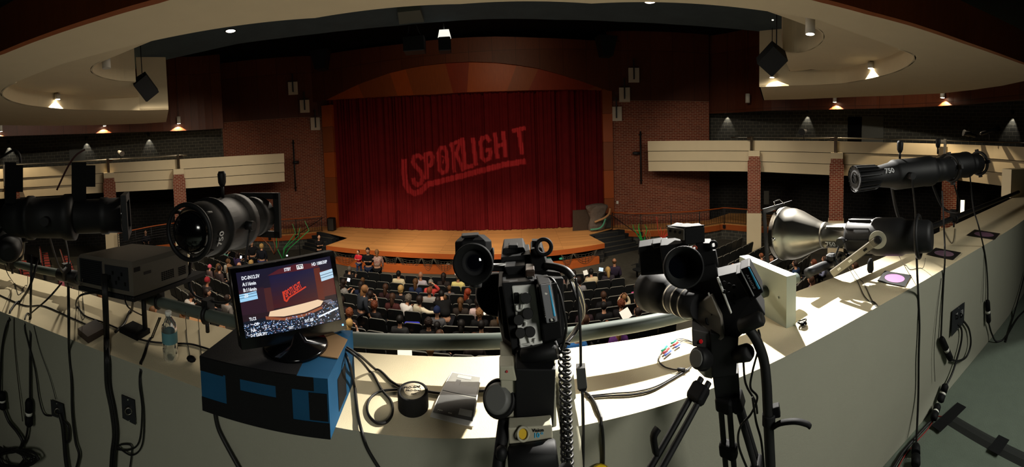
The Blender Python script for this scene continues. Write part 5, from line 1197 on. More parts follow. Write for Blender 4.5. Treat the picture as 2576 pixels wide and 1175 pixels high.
# cables of camera one
cable('video_lead', [(1355, 701, .84), (1385, 700, .82), (1405, 730, .80), (1418, 780, .78), (1424, 830, .78), (1413, 880, .79)], .0032, 'thin lead curving from the battery top down the right side of the centre camera')
b = MB()
for k in range(7):
    o = .004 * (k - 3); ptube(b, ((1432 + k * 1.5, 700, .95), (1446 + k * 3, 740, .93 + o), (1462 + k * 1.2, 790, .92 + o), (1452 - k * 1.2, 830, .90 + o), (1428 - k, 862, .86 + o), (1412, 880, .84)), .0036, 6, mi=1 if k in (2, 5) else 0)
tag(build('cable_bundle', b, [M_cable, mat('pale_cable', '8f8465', .5)]), 'bundle of black and pale leads sweeping down right of the centre camera', 'cable')
b = MB(); P = []
turns = 19
for k in range(turns * 12 + 1):
    f = k / (turns * 12); x = 1419 + 9 * f; y = 868 + 330 * f; q = on_r(x, y, .80 - .04 * f); a = 2 * PI * k / 12; P.append(q + Vector((math.cos(a) * .0125, math.sin(a) * .0125, 0)))
b.tube(P, .0032, 5); tag(build('coiled_cable', b, M_cable), 'tightly coiled black remote cable hanging beside the centre tripod head', 'cable')
b = MB(); ptube(b, ((1418, 860, .83), (1422, 980, .80), (1427, 1100, .77), (1430, 1200, .75)), .0045, 6); tag(build('hanging_cable', b, M_cable), 'straight black cable running inside the coiled cable by the centre tripod', 'cable')
# tripod one with fluid head
tA = thing('tripod', 'cream-grey fluid tripod head with black legs under the centre camera', 'tripod', (on_r(1335, 1150, .72).x, on_r(1335, 1150, .72).y, 0))
b = MB(); qbox(b, [(1258, 928), (1300, 932), (1300, 1085), (1263, 1080)], .745, .11); qbox(b, [(1385, 950), (1398, 950), (1400, 1075), (1388, 1078)], .75, .10); hd = wpart('head', b, M_headgrey, tA)
b = MB(); qbox(b, [(1256, 922), (1292, 922), (1300, 960), (1256, 958)], .73, .04); wpart('head_corner', b, M_headgrey, hd); b = MB(); c = pix_disc(b, 1275, 935, .727, .0025, .004); wpart('red_mark', b, mat('red_mark', 'a02020', .5), hd)
b = MB(); qbox(b, [(1295, 928), (1398, 930), (1392, 1078), (1298, 1082)], .735, .12); wpart('tilt_drum', b, M_tripod, hd)
a_, c_ = on_r(1260, 1002, .76), on_r(1222, 1003, .70)
b = MB(); b.lathe([(0, .036), (.012, .037), (.015, .034)], a_, c_, 30); wpart('drag_knob', b, M_rub, hd); b = MB(); b.lathe([(.014, .030), (.026, .028), (.030, .022)], a_, c_, 30); wpart('knob_face', b, M_knob, hd)
b = MB(); qbox(b, [(1278, 1078), (1389, 1070), (1391, 1118), (1280, 1125)], .70, .03); lp = wpart('label_block', b, M_headgrey, hd)
b = MB(); pix_disc(b, 1316, 1092, .692, .0095, .012, 24); wpart('bubble_level', b, mat('bubble_yellow', 'c8a52c', .3), hd, 'yellow round bubble level'); b = MB(); c = on_r(1316, 1092, .69); b.torus(tuple(c), tuple(c - Vector((0, 0, EYE))), .011, .0025, 24, 6); wpart('bubble_rim', b, M_headgrey, hd)
quad_text('Vision', [(1338, 1079), (1368, 1077), (1368, 1086), (1338, 1088)], [.698] * 4, .1, M_blk, hd); quad_text('10', [(1345, 1089), (1358, 1088), (1358, 1101), (1345, 1102)], [.698] * 4, .1, M_cyan, hd); quad_text('AS', [(1360, 1087), (1367, 1087), (1367, 1093), (1360, 1094)], [.698] * 4, .1, M_cyan, hd)
b = MB(); c0, c1 = on_r(1280, 1158, .68), on_r(1402, 1140, .68); b.lathe([(0, .02), (.004, .024), ((c1 - c0).length - .004, .024), ((c1 - c0).length, .02)], c0, c1, 18); wpart('bowl_clamp', b, M_tripod, tA)
base = on_r(1335, 1175, .70)
for q, (gx, gy) in enumerate(((-.42, .25), (.28, .30), (.16, -.15))):
    top = base + Vector((-.03 + .05 * q, .0, -.02)); ft = Vector((base.x + gx, min(.78, base.y + gy * .4), .015)); b = MB(); b.tube([top, top.lerp(ft, .5)], .018, 8); b.tube([top.lerp(ft, .5), ft], .012, 8); lg = wpart('leg', b, M_tripod, tA); b = MB(); b.ball(tuple(ft), .02, 8); wpart('foot', b, M_rub, lg)
b = MB(); ptube(b, ((1268, 1060, .74), (1262, 1110, .71), (1256, 1160, .69), (1250, 1210, .68)), .013, 10); wpart('side_lever', b, M_tripod, tA)
b = MB(); c = on_r(1262, 1140, .68); b.ball(tuple(c), (.012, .012, .014), 10); wpart('lever_knob', b, M_tripod, tA)
b = MB(); ptube(b, ((1400, 950, .845), (1418, 1000, .84), (1430, 1060, .83), (1438, 1120, .82), (1444, 1200, .81)), .0225, 14); ptube(b, ((1412, 940, .85), (1418, 1000, .845)), .030, 12); wpart('pan_bar', b, M_headgrey, tA, 'pale grey pan bar')
# switch box on a lead right of it
t = thing('inline_switch', 'small grey box on a vertical black lead right of the centre camera', 'switch box', tuple(on_r(1463, 955, .85)))
b = MB(); qbox(b, [(1449, 928), (1472, 926), (1477, 976), (1453, 980)], .85, .02); wpart('box', b, mat('box_grey', '3b3b3a', .5), t); b = MB(); qbox(b, [(1453, 978), (1477, 974), (1474, 984), (1458, 985)], .85, .018); wpart('box_foot', b, M_blk, t)
b = MB(); ptube(b, ((1448, 700, .9), (1455, 760, .89), (1460, 840, .87), (1461, 928, .86)), .0035, 6); wpart('lead', b, M_cable, t)
b = MB(); ptube(b, ((1465, 982, .855), (1467, 1080, .84), (1466, 1200, .83)), .004, 6); wpart('lead', b, M_cable, t)

# ---- camera two (right)
r1 = .95
cB = thing('video_camera', 'black video camera with blue-striped battery, right of centre, pointing left towards the stage', 'video camera', tuple(on_r(1830, 850, r1)))
axB = (on_r(1668, 735, 1.12) - on_r(1850, 775, .97)).normalized()
b = MB(); P = [on_r(*p) for p in ((1743, 792, 1.02), (1700, 718, 1.06), (1862, 682, .98), (1898, 745, .95), (1926, 792, .93), (1850, 856, .93), (1812, 861, .94), (1786, 844, .96))]
far = Vector((math.sin(.8), math.cos(.8), -.1)) * .11; b.plate(P, far); wpart('body', b, M_camdk, cB)
b = MB(); P2 = [on_r(*p) for p in ((1743, 800, .985), (1750, 765, .99), (1790, 745, .95), (1815, 800, .93), (1822, 850, .915), (1812, 858, .915), (1786, 843, .93))]; b.plate(P2, far * .25); wpart('bounce_lit_side', b, mat('bounce_grey', '6b655c', .5, spec=.35), cB, 'lower side painted warm grey for bounced light')  # paler plate stands in for light bounced up from the ledge
b = MB(); qbox(b, [(1802, 700), (1808, 697), (1842, 788), (1838, 792)], [.95, .95, .925, .925], .006); wpart('silver_trim', b, M_camgrey, cB); b = MB(); qbox(b, [(1780, 738), (1784, 736), (1798, 772), (1793, 776)], [.965, .965, .955, .955], .006); wpart('silver_trim', b, M_camgrey, cB)
b = MB(); ptube(b, ((1776, 800, .955), (1780, 815, .95), (1794, 813, .95), (1797, 800, .95), (1790, 790, .95)), .003, 6); wpart('latch', b, M_blk, cB)
for k in range(9): b = MB(); pix_disc(b, 1822 + 12 * (k % 3), 712 + 22 * (k // 3) + 5 * (k % 3), .94, .0055, .008, 12); wpart('control_button', b, M_blk, cB)
b = MB(); qbox(b, [(1850, 690), (1882, 680), (1915, 742), (1890, 760)], [.93, .93, .91, .91], .07); wpart('battery_mount', b, M_blk, cB)
b = MB(); qbox(b, [(1860, 679), (1886, 669), (1921, 736), (1896, 748)], [.925, .92, .90, .905], .07); ba2 = wpart('battery', b, M_blk, cB)
b = MB(); qbox(b, [(1881, 673), (1885, 672), (1913, 727), (1908, 729)], [.919, .918, .899, .90], .003); wpart('blue_stripe', b, M_cyan, ba2, 'blue stripe'); b = MB(); qbox(b, [(1861, 680), (1864, 679), (1898, 745), (1895, 747)], [.9235, .923, .9, .90], .003); wpart('edge_label', b, M_lab, ba2)
quad_text('SONY', [(1876, 690), (1881, 688), (1901, 726), (1896, 728)], [.916, .915, .9, .9], .1, M_lab, ba2, vertical=True, lift=-.003)
for k, (x, y) in enumerate(((1745, 816), (1756, 824), (1768, 832), (1782, 836))): b = MB(); pix_disc(b, x, y, .965, .005 + .001 * (k == 3), .01, 14); wpart('side_socket', b, M_blk, cB)
b = MB(); a_, c_ = on_r(1750, 768, 1.0), on_r(1655, 735, 1.16); b.lathe([(-.02, .034), (.02, .036), (.03, .040), (.05, .040), (.055, .044), (.09, .044), (.095, .040), (.12, .042), (.125, .05), (.17, .058), (.20, .063), (.205, .066), (.235, .070)], a_, c_, 32); wpart('lens_barrel', b, M_camdk, cB)
for d_ in (.024, .06, .098): b = MB(); b.lathe([(0, .0445), (.006, .0445)], a_ + (c_ - a_).normalized() * d_, c_, 32, cap=False); wpart('lens_ring', b, M_alu2, cB)
b = MB(); q = a_ + (c_ - a_).normalized() * .235; b.lathe([(0, .066), (.001, .001)], q, c_, 28); wpart('front_glass', b, M_lens, cB)
# big eyecup and viewfinder
b = MB(); e0_, e1_ = on_r(1722, 672, .86), on_r(1690, 668, 1.0); b.lathe([(0, .046), (.002, .050), (.02, .049), (.06, .04), (.09, .034), (.09, .028), (.05, .029), (.01, .040), (0, .046)], e0_, e1_, 36, cap=False); wpart('eyecup', b, M_eye, cB, 'big round rubber eyecup')
b = MB(); b.lathe([(.05, .031), (.048, .0001)], e0_, e1_, 30, cap=False); wpart('eyepiece_lens', b, mat('eyepiece_glass', '05060c', .05, spec=1, coat=1), cB)
b = MB(); qbox(b, [(1606, 622), (1668, 612), (1672, 690), (1612, 694)], 1.06, .07); qbox(b, [(1660, 618), (1730, 612), (1740, 660), (1668, 680)], 1.0, .07); wpart('viewfinder', b, M_blk, cB)
b = MB(); qbox(b, [(1640, 614), (1680, 608), (1682, 618), (1644, 626)], 1.04, .05); wpart('viewfinder_cap', b, M_camdk, cB)
# handle with wireless receiver on top
b = MB(); qbox(b, [(1730, 640), (1800, 630), (1808, 672), (1745, 690)], 1.0, .08); qbox(b, [(1750, 612), (1790, 612), (1795, 640), (1748, 640)], 1.0, .05); qbox(b, [(1745, 676), (1800, 664), (1808, 700), (1760, 712)], .99, .08); wpart('handle', b, M_blk, cB)
c = on_r(1795, 616, .99); b = MB(); b.torus(tuple(c), (.6, .8, 0), .009, .004, 22, 8); wpart('handle_ring', b, M_blk, cB)
b = MB(); qbox(b, [(1677, 570), (1721, 577), (1721, 606), (1679, 594)], [1.02, .98, .98, 1.02], .06, dirv=(.9, .5, 0)); rc = wpart('wireless_receiver', b, mat('receiver_grey', '5a564f', .5), cB, 'grey receiver box on top')
b = MB(); qbox(b, [(1722, 575), (1773, 570), (1774, 610), (1723, 618)], [.98, 1.0, 1.0, .98], .05, dirv=(.3, .9, 0)); wpart('receiver_back', b, M_blk, rc); b = MB(); qbox(b, [(1675, 567), (1725, 571), (1774, 566), (1730, 561)], [1.03, .985, 1.0, 1.06], .004, dirv=(0, 0, -1)); wpart('receiver_top', b, M_blk, rc)
for x0, y0 in ((1682, 578), (1694, 580), (1706, 582)): b = MB(); qbox(b, rect(x0, y0, x0 + 6, y0 + 7), 1.0 + (1700 - x0) * .001 - .01, .006, dirv=(.9, .5, 0)); wpart('receiver_window', b, M_blkg, rc)
b = MB(); c = on_r(1747, 624, .985); b.torus(tuple(c), (.5, .8, .3), .006, .0022, 16, 6); wpart('red_tie', b, mat('orange_tie', '9c3a22', .5), cB, 'small orange tie')
b = MB(); c0, c1 = on_r(1862, 822, .90), on_r(1920, 798, .885); b.lathe([(0, .016), (.004, .019), (.06, .019), (.066, .014)], c0, c1, 18); wpart('pan_knob', b, M_rub, cB)
# tripod two
tB = thing('tripod', 'black tripod with clamped legs under the right camera, standing against the booth wall', 'tripod', (on_r(1815, 1150, .92).x, on_r(1815, 1150, .92).y, 0))
b = MB(); qbox(b, [(1740, 828), (1786, 838), (1792, 878), (1742, 872)], .93, .06); hd = wpart('head', b, mat('head_darkgrey', '3d3a38', .5), tB)
b = MB(); pix_disc(b, 1763, 859, .926, .0055, .008, 18); wpart('red_button', b, mat('red_button', 'd01820', .35), hd, 'round red button')
b = MB(); qbox(b, [(1786, 838), (1858, 850), (1852, 945), (1790, 952)], .92, .09); wpart('tilt_drum', b, M_tripod, hd)
c0, c1 = on_r(1775, 900, .93), on_r(1730, 902, .88); b = MB(); b.lathe([(0, .026), (.035, .026), (.04, .022)], c0, c1, 26); wpart('drag_knob', b, M_tripod, hd); b = MB(); b.lathe([(.039, .0215), (.043, .02)], c0, c1, 26); wpart('knob_face', b, M_knob, hd)
b = MB(); c0 = on_r(1772, 900, .94); b.lathe([(0, .030), (.012, .032)], c0, c1, 26); wpart('drag_ring', b, M_camdk, hd)
b = MB(); qbox(b, [(1752, 930), (1792, 905), (1792, 955), (1772, 950)], .935, .05); wpart('cream_cheek', b, M_headgrey, hd, 'cream side of the head')
b = MB(); c0, c1 = on_r(1850, 893, .93), on_r(1888, 885, .90); b.lathe([(0, .014), (.004, .02), (.045, .022), (.055, .016)], c0, c1, 18); wpart('side_knob', b, M_tripod, hd)
b = MB(); qbox(b, [(1792, 945), (1858, 940), (1862, 1000), (1800, 1005)], .93, .06); wpart('bowl', b, M_tripod, tB)
def leg2(pts, joint):
    P = [on_r(*p) for p in pts]; d = (P[-1] - P[0]); ft = P[0] + d * ((P[0].z - .02) / -d.z) if d.z < 0 else P[-1]
    o1 = Vector((d.y, -d.x, 0)).normalized() * .013; jn = P[0].lerp(ft, joint)
    b = MB(); b.tube([P[0] + o1, jn + o1], .0085, 8); b.tube([P[0] - o1, jn - o1], .0085, 8); b.tube([jn, ft], .011, 8); lg = wpart('leg', b, M_tripod, tB)
    R = basis(d.normalized(), o1)
    for f in (.02, joint * .55, joint): b = MB(); b.box(tuple(P[0].lerp(ft, f)), (.03, .045, .05), R, bev=.006); wpart('leg_clamp', b, M_blk, lg)
    q = P[0].lerp(ft, joint); b = MB(); b.tube([q, q - o1 * 1.6 + Vector((0, 0, -.01)), q - o1 * 2.6 + Vector((0, 0, -.05))], .006, 6, flat=1.6); wpart('clamp_lever', b, M_blk, lg)
    b = MB(); b.ball(tuple(ft), .018, 8); wpart('foot', b, M_rub, lg)
leg2(((1775, 955, .92), (1652, 1175, .80)), .34); leg2(((1822, 1000, .93), (1836, 1175, .96)), .30); leg2(((1850, 990, .94), (1905, 1175, .93)), .36)
b = MB(); P = [on_r(*p) for p in ((1650, 1140, .80), (1644, 1100, .80), (1655, 1078, .81))]; b.tube(smooth(P, 4), .007, 6, flat=1.8); wpart('long_lever', b, M_blk, tB)
b = MB(); ptube(b, ((1878, 822, .91), (1900, 850, .90), (1920, 900, .90), (1928, 960, .89), (1932, 1040, .88), (1940, 1210, .86)), [.013] * 26, 12); wpart('pan_handle', b, M_rub, tB, 'thick black pan handle')
b = MB(); c = on_r(1934, 1040, .88); b.cyl(tuple(c), tuple(c + Vector((0, 0, -.03))), .017, 12); wpart('handle_collar', b, M_camdk, tB)
b = MB(); ptube(b, ((1945, 1075, .87), (1965, 1064, .86), (2000, 1060, .85), (2028, 1066, .85), (2038, 1073, .85)), .006, 8, flat=1.5); wpart('control_lever', b, M_blk, tB); b = MB(); qbox(b, [(1938, 1030), (1960, 1024), (1964, 1052), (1942, 1056)], .875, .02); wpart('control_block', b, M_blk, tB)
for k, pts in enumerate((((1908, 830, .92), (1912, 850, .92), (1906, 880, .91), (1900, 870, .91)), ((1870, 905, .92), (1873, 950, .92), (1880, 975, .92), (1900, 1010, .91), (1905, 1040, .91)), ((1905, 890, .9), (1893, 935, .9), (1888, 975, .9), (1905, 1000, .9), (1890, 1040, .9), (1862, 1075, .9), (1858, 1120, .9), (1880, 1180, .9)), ((1893, 1000, .89), (1902, 1060, .89), (1915, 1110, .88), (1922, 1180, .88)))):
    cable('camera_cable', pts, .003, ('short looped lead behind the right camera', 'thin black cable hanging below the right camera drag knob', 'black cable looping down around the right tripod legs', 'black cable hanging beside the thick pan handle')[k])

# ================================================================== CABLES, PLUGS AND WALL PLATES
def wallpts(pts): return pts
C = cable
C('hanging_cable', [(80, 640, 1.75), (78, 720, 1.72), (77, 800), (76, 900), (76, 1000)], .0065, 'straight black power cable hanging down the left booth wall to a round connector')
def plug(x, y0, y1, lab, rad=.021, tilt=0, r=None, white=True):
    a = surf(x, y0, .03) if r is None else on_r(x, y0, r); c = surf(x + tilt, y1, .03) if r is None else on_r(x + tilt, y1, r)
    t = thing('cable_connector', lab, 'plug', tuple(c)); L_ = (c - a).length
    b = MB(); b.lathe([(0, rad * .5), (.006, rad * .8), (L_ * .12, rad), (L_ * .45, rad)], a, c, 18); wpart('socket_half', b, M_blk, t)
    if white: b = MB(); b.lathe([(L_ * .46, rad * .85), (L_ * .58, rad * .85)], a, c, 18); wpart('white_band', b, M_white, t, 'white tape band')
    b = MB(); b.lathe([(L_ * .59, rad * 1.02), (L_ * .92, rad * 1.02), (L_, rad * .6)], a, c, 18); wpart('plug_half', b, M_blk, t); return t
plug(73, 1004, 1072, 'round black two-part connector with white band hanging low on the left wall')
C('hanging_cable', [(70, 1074), (68, 1090), (62, 1110), (48, 1130), (25, 1138), (0, 1125)], .0065, 'black cable curling left from the low left connector')
plug(4, 985, 1030, 'black connector with white band at the left edge of the photo', tilt=4)
C('hanging_cable', [(10, 1030), (22, 1060), (42, 1085), (56, 1110), (50, 1132)], .009, 'thick black cable sloping down from the left edge connector')
C('hanging_cable', [(96, 650, 1.75), (75, 720, 1.70), (50, 760), (20, 810), (6, 870), (2, 930), (0, 985)], .0065, 'black cable swinging left from the pipe to the left edge connector')
C('hanging_cable', [(172, 722, 1.60), (173, 800, 1.5), (174, 880), (180, 960), (182, 1040), (190, 1110), (199, 1145), (190, 1185)], .0062, 'black cable hanging straight down left of the cable bundle')
b = MB()
for k in range(4):
    o = (k - 1.5) * 3.0; P = [on_r(262 + o, 690, 1.55), on_r(265 + o, 760, 1.50)] + [surf(x + o * (1 + .3 * math.sin(y * .02 + k)), y, .010 + .006 * (k % 2)) for x, y in ((267, 850), (268, 900), (272, 970), (284, 1030), (290, 1090), (284, 1140), (280, 1200))]; b.tube([keep_out(p, .012) for p in smooth(P, 8)], .0058, 6)
tag(build('cable_bundle', b, M_cable), 'thick bundle of four black cables hanging from the projector down the left wall', 'cable')
C('ledge_cable', [(-10, 738), (60, 768), (110, 770), (180, 800), (225, 820)], .004, 'black cable crossing the left end of the ledge')
C('hanging_cable', [(155, 712, 1.6), (120, 752, 1.5), (75, 792), (62, 820), (70, 860), (88, 930), (98, 1000), (110, 1040), (130, 1046)], .004, 'thin black lead curving down to the left wall outlet')
C('hanging_cable', [(400, 800, 1.42), (380, 850), (358, 900), (350, 960), (357, 1030), (350, 1110), (325, 1132), (290, 1130)], .0032, 'thin black lead hanging between bottle and blue box')
C('hanging_cable', [(404, 800, 1.42), (384, 850), (362, 900), (354, 960), (362, 1040), (357, 1120), (330, 1145), (292, 1120)], .0032, 'second thin black lead hanging right beside the first')
C('ledge_cable', [(330, 848), (380, 860), (430, 864), (480, 866), (530, 880)], .004, 'black cable lying on the ledge behind the water bottle')
C('ledge_cable', [(250, 735, 1.5), (200, 745, 1.5), (192, 775), (215, 795), (262, 812), (300, 828)], .0042, 'black loop of cable on the ledge under the projector')
C('ledge_cable', [(313, 745, 1.5), (325, 775, 1.45), (368, 798)], .003, 'short black lead under the right end of the projector')
C('ledge_cable', [(335, 750, 1.5), (330, 785), (312, 815), (290, 835)], .007, 'thick black cable dropping behind the projector leg')
for x0, x1, y0, lab in ((466, 480, 786, 'left'), (498, 508, 795, 'right')):
    C('safety_cable', [(x0, y0, 1.38), (x0 + 3, 830), (x0 + 5, 858), (x1, 905)], .0016, f'thin steel safety cable hanging from the pipe left of the blue box, the {lab} one')
t = thing('clamp_plug', 'small black plug on thin leads lying on the ledge left of the blue box', 'plug', tuple(surf(481, 903, 0))); b = MB(); q = surf(481, 903, .012); b.ball(tuple(q), (.022, .016, .012), 10); wpart('plug', b, M_blk, t)
C('safety_cable', [(12, 665, 1.85), (20, 690, 1.8), (36, 715), (45, 740), (52, 738), (60, 730), (40, 716)], .002, 'thin black safety wire looping on the bright left ledge'); C('safety_cable', [(70, 690, 1.8), (68, 720), (52, 740)], .0018, 'thin wire down to the small coil on the left ledge')
C('safety_cable', [(200, 705, 1.6), (198, 760), (205, 800), (212, 795), (208, 750), (208, 700, 1.6)], .0016, 'pair of thin safety wires hanging below the projector shelf')
C('hanging_cable', [(35, 800), (36, 860), (42, 930), (50, 1000), (57, 1060)], .0028, 'thin brown lead running down the wall at the far left', m=mat('brown_cable', '2e2820', .6))
C('hanging_cable', [(85, 820), (100, 880), (125, 950), (140, 1005)], .0018, 'very thin dark lead slanting to the left outlet')
# coil heap on the floor at the bottom left
b = MB(); rr_ = random.Random(9)
for k in range(6):
    P = [surf(18 + 45 * math.cos(a) + rr_.uniform(-8, 8) + 6 * k, 1155 + 22 * math.sin(a) + rr_.uniform(-4, 4), .02 + .01 * k) for a in np.linspace(0, 2 * PI, 9)]; b.tube(smooth(P, 4), .0065, 6)
tag(build('cable_coil', b, M_cable), 'heap of coiled black cable in the bottom left corner', 'cable')
# monitor and ledge leads, centre
C('monitor_lead', [(862, 868, 1.22), (905, 895, 1.2), (945, 930), (985, 960), (1005, 972)], .0042, 'black lead from the monitor running right to the tape roll')
C('monitor_lead', [(866, 876, 1.2), (900, 900, 1.19), (930, 935), (960, 980), (984, 1010), (987, 1040), (972, 1062), (948, 1064), (928, 1045), (924, 1020), (935, 998), (960, 984), (1000, 980)], .0042, 'black lead looping in a circle on the ledge left of the tape roll')
C('ledge_cable', [(1075, 985), (1120, 990), (1180, 985), (1235, 983)], .0042, 'black lead passing from the tape roll under the programme to the tripod')
C('monitor_lead', [(868, 888, 1.2), (880, 920, 1.15), (892, 975), (900, 1040), (910, 1085), (925, 1130), (958, 1185)], .0048, 'black lead dropping from the monitor over the wall edge right of the box')
C('hanging_cable', [(541, 1040), (550, 1080), (575, 1130), (606, 1185)], .0075, 'thick black cable below the blue box running down the wall')
C('hanging_cable', [(1470, 985), (1490, 1003), (1508, 1040), (1516, 1090), (1518, 1150), (1516, 1200)], .0045, 'black cable arching over the wall edge right of the centre tripod')
t = thing('yellow_cap', 'yellow round cap at the bottom edge right of the centre tripod', 'cap', tuple(surf(1510, 1200, .03))); b = MB(); q = surf(1511, 1202, .03); b.lathe([(0, .028), (.012, .03), (.018, .022)], q, q + Vector((0, -.3, 1)), 20); wpart('cap', b, mat('yellow_plastic', 'd8b818', .4), t)
C('ledge_cable', [(1478, 1000), (1530, 996), (1590, 993), (1640, 982), (1690, 955), (1735, 928)], .003, 'flat black cable lying across the bright ledge between the two cameras'); C('ledge_cable', [(1478, 996), (1540, 990), (1600, 985), (1650, 972), (1700, 945), (1740, 922)], .002, 'thin black lead beside the flat cable between the two cameras')
# right
C('hanging_cable', [(2306, 648, 2.0), (2308, 700, 1.9), (2310, 745), (2313, 820), (2311, 900), (2310, 1000), (2305, 1115)], .0062, 'long straight black cable hanging down the right wall to a round plug')
t = plug(2304, 1118, 1172, 'round black twist plug hanging at the bottom of the right wall', .024, 0, white=False)
C('hanging_cable', [(2370, 480, 2.6), (2374, 560, 2.5), (2377, 640, 2.3), (2374, 700), (2370, 780), (2367, 850)], .0062, 'black cable from the upper spotlight down to the connector beside the outlet')
plug(2368, 850, 905, 'black connector with white band on the right wall left of the outlet', .021, 24)
C('hanging_cable', [(2394, 905), (2412, 908), (2432, 896), (2442, 865), (2438, 830), (2424, 808)], .0075, 'thick black cable looping from the right outlet to the connector')
C('hanging_cable', [(2410, 815), (2419, 830), (2418, 860), (2408, 900), (2395, 940), (2380, 970)], .0075, 'thick black cable from the right outlet down to the inline connectors')
plug(2380, 966, 1012, 'inline connector with white bands, upper of two near the right wall foot', .023, -16); plug(2360, 1018, 1055, 'inline connector with white band, lower of two near the right wall foot', .022, -12)
C('hanging_cable', [(2346, 1056), (2330, 1072), (2300, 1105), (2270, 1140), (2245, 1180)], .0085, 'thick black cable running along the foot of the right wall'); C('hanging_cable', [(2352, 1050), (2335, 1078), (2305, 1112), (2275, 1148), (2255, 1185)], .003, 'thin red lead beside the thick cable at the right wall foot', m=mat('red_cable', '7c1c16', .5))
C('floor_lead', [(2352, 1048), (2368, 1048), (2385, 1055)], .003, 'short red lead reaching the taped crossing on the floor', m=mat('red_cable', '7c1c16', .5))
C('hanging_cable', [(2440, 440, 3.1), (2448, 520, 2.9), (2462, 570, 2.8), (2478, 640), (2484, 700), (2485, 755)], .0062, 'black cable hanging from the farthest right spotlight to its connector')
plug(2484, 755, 812, 'black connector with white band on the far right wall', .021, 3)
C('hanging_cable', [(2487, 812), (2495, 840), (2508, 860), (2530, 848), (2560, 800), (2590, 770)], .0075, 'black cable curling from the far right connector to the floor edge')
C('hanging_cable', [(2580, 680), (2565, 740), (2548, 800), (2530, 860)], .007, 'black cable slanting down at the right edge of the photo'); C('hanging_cable', [(2476, 620), (2475, 680), (2472, 760)], .0018, 'thin wire hanging left of the far right connector'); C('hanging_cable', [(2368, 700), (2358, 780), (2350, 880), (2352, 960)], .0018, 'thin wire hanging left of the right outlet')
C('safety_cable', [(2120, 650, 2.0), (2150, 700), (2175, 745), (2198, 765), (2208, 770), (2200, 760), (2188, 758)], .002, 'steel safety wire with a loop on the bright ledge below the cone light'); C('safety_cable', [(2124, 648, 2.0), (2165, 705), (2195, 758), (2204, 772)], .0016, 'second steel safety wire down to the ledge below the cone light')
C('safety_cable', [(2262, 645, 2.0), (2275, 668), (2290, 678), (2320, 676), (2328, 650, 2.1)], .0022, 'looped safety wire on the ledge behind the pink gel frame'); C('safety_cable', [(2375, 580), (2385, 600), (2395, 612), (2400, 600), (2402, 575)], .0022, 'looped safety wire on the ledge between the far gel frames')
# wall plates
def wallplate(quad, lab, kind):
    P = [surf(x, y, .006) for x, y in quad]; t = thing('outlet_plate', lab, 'outlet', tuple(P[3])); n = Vector((0, -1, 0)); c = sum(P, Vector()) / 4; n = Vector((-c.x, -c.y, 0)).normalized() * .004
    b = MB(); b.plate(P, -n); wpart('plate', b, M_iron, t)
    cs = ((.5, .5),) if kind == 1 else ((.33, .35), (.68, .45))
    for u, v in cs:
        q = (P[0] * (1 - u) + P[1] * u) * (1 - v) + (P[3] * (1 - u) + P[2] * u) * v; b = MB(); b.lathe([(0, .016), (.012, .016), (.012, .011), (.006, .011)], q, q + n, 18, cap=False); wpart('socket', b, M_alu2 if kind == 1 else M_blk, t)
    for u, v in ((.5, .06), (.5, .94)):
        q = (P[0] * (1 - u) + P[1] * u) * (1 - v) + (P[3] * (1 - u) + P[2] * u) * v; b = MB(); b.cyl(tuple(q), tuple(q + n), .003, 8); wpart('screw', b, M_chrome, t)
    return t, P
wallplate([(305, 994), (338, 1008), (342, 1070), (308, 1052)], 'dark outlet plate with one round socket on the left wall', 1)
wallplate([(127, 1006), (158, 1018), (163, 1058), (130, 1046)], 'dark outlet plate with plugged cables low on the left wall', 1)
t, P = wallplate([(2396, 783), (2427, 760), (2425, 812), (2393, 848)], 'black double outlet plate numbered 157 and 158 on the right wall', 2)
for k, tx in enumerate(('157', '158')): quad_text(tx, [(2402 + 13 * k, 792 - 9 * k), (2410 + 13 * k, 786 - 9 * k), (2410 + 13 * k, 800 - 9 * k), (2402 + 13 * k, 806 - 9 * k)], [path_r(INN, 2406 + 13 * k)[0] - .016] * 4, .1, M_text, t)
C('plug_lead', [(150, 1040), (158, 1070), (162, 1110), (165, 1150), (170, 1185)], .011, 'thick black cable hanging from the low left outlet'); C('plug_lead', [(160, 1060), (172, 1075), (173, 1105), (168, 1115)], .006, 'short black lead with a plug end beside the left outlet')
C('ledge_cable', [(290, 1125), (310, 1118), (330, 1122), (330, 1150), (325, 1185)], .003, 'thin black leads fraying from the bundle near the left wall foot')
# taped cable cover on the booth floor
t = thing('cable_cover', 'dark rubber cable cover running across the booth floor at the lower right', 'cable cover', tuple(on_z(2460, 1100, 0)))
a_, c_ = on_z(2388, 1054, .0), on_z(2600, 1168, .0); d = (c_ - a_).normalized(); nn = Vector((-d.y, d.x, 0)); b = MB(); b.hexa([a_ - nn * .045, c_ - nn * .045, c_ + nn * .045, a_ + nn * .045], [a_ - nn * .015 + Zv * .014, c_ - nn * .015 + Zv * .014, c_ + nn * .015 + Zv * .014, a_ + nn * .015 + Zv * .014]); wpart('cover', b, mat('cover_rubber', '222321', .6), t)
for f, w in ((.0, .13), (.62, .06)): q = a_.lerp(c_, f); b = MB(); b.box(tuple(q + Zv * .016), (.07, w * 2, .002), Matrix((d, nn, Zv)).transposed()); wpart('tape_cross', b, M_tape, t)

for root in (cA, cB, tA, tB):
    for o in list(root.children_recursive):
        if o.type == 'MESH' and len(o.data.polygons) <= 40:
            m_ = o.modifiers.new('soft_edges', 'BEVEL'); m_.width = .0032; m_.segments = 3; m_.limit_method = 'ANGLE'; m_.angle_limit = .6
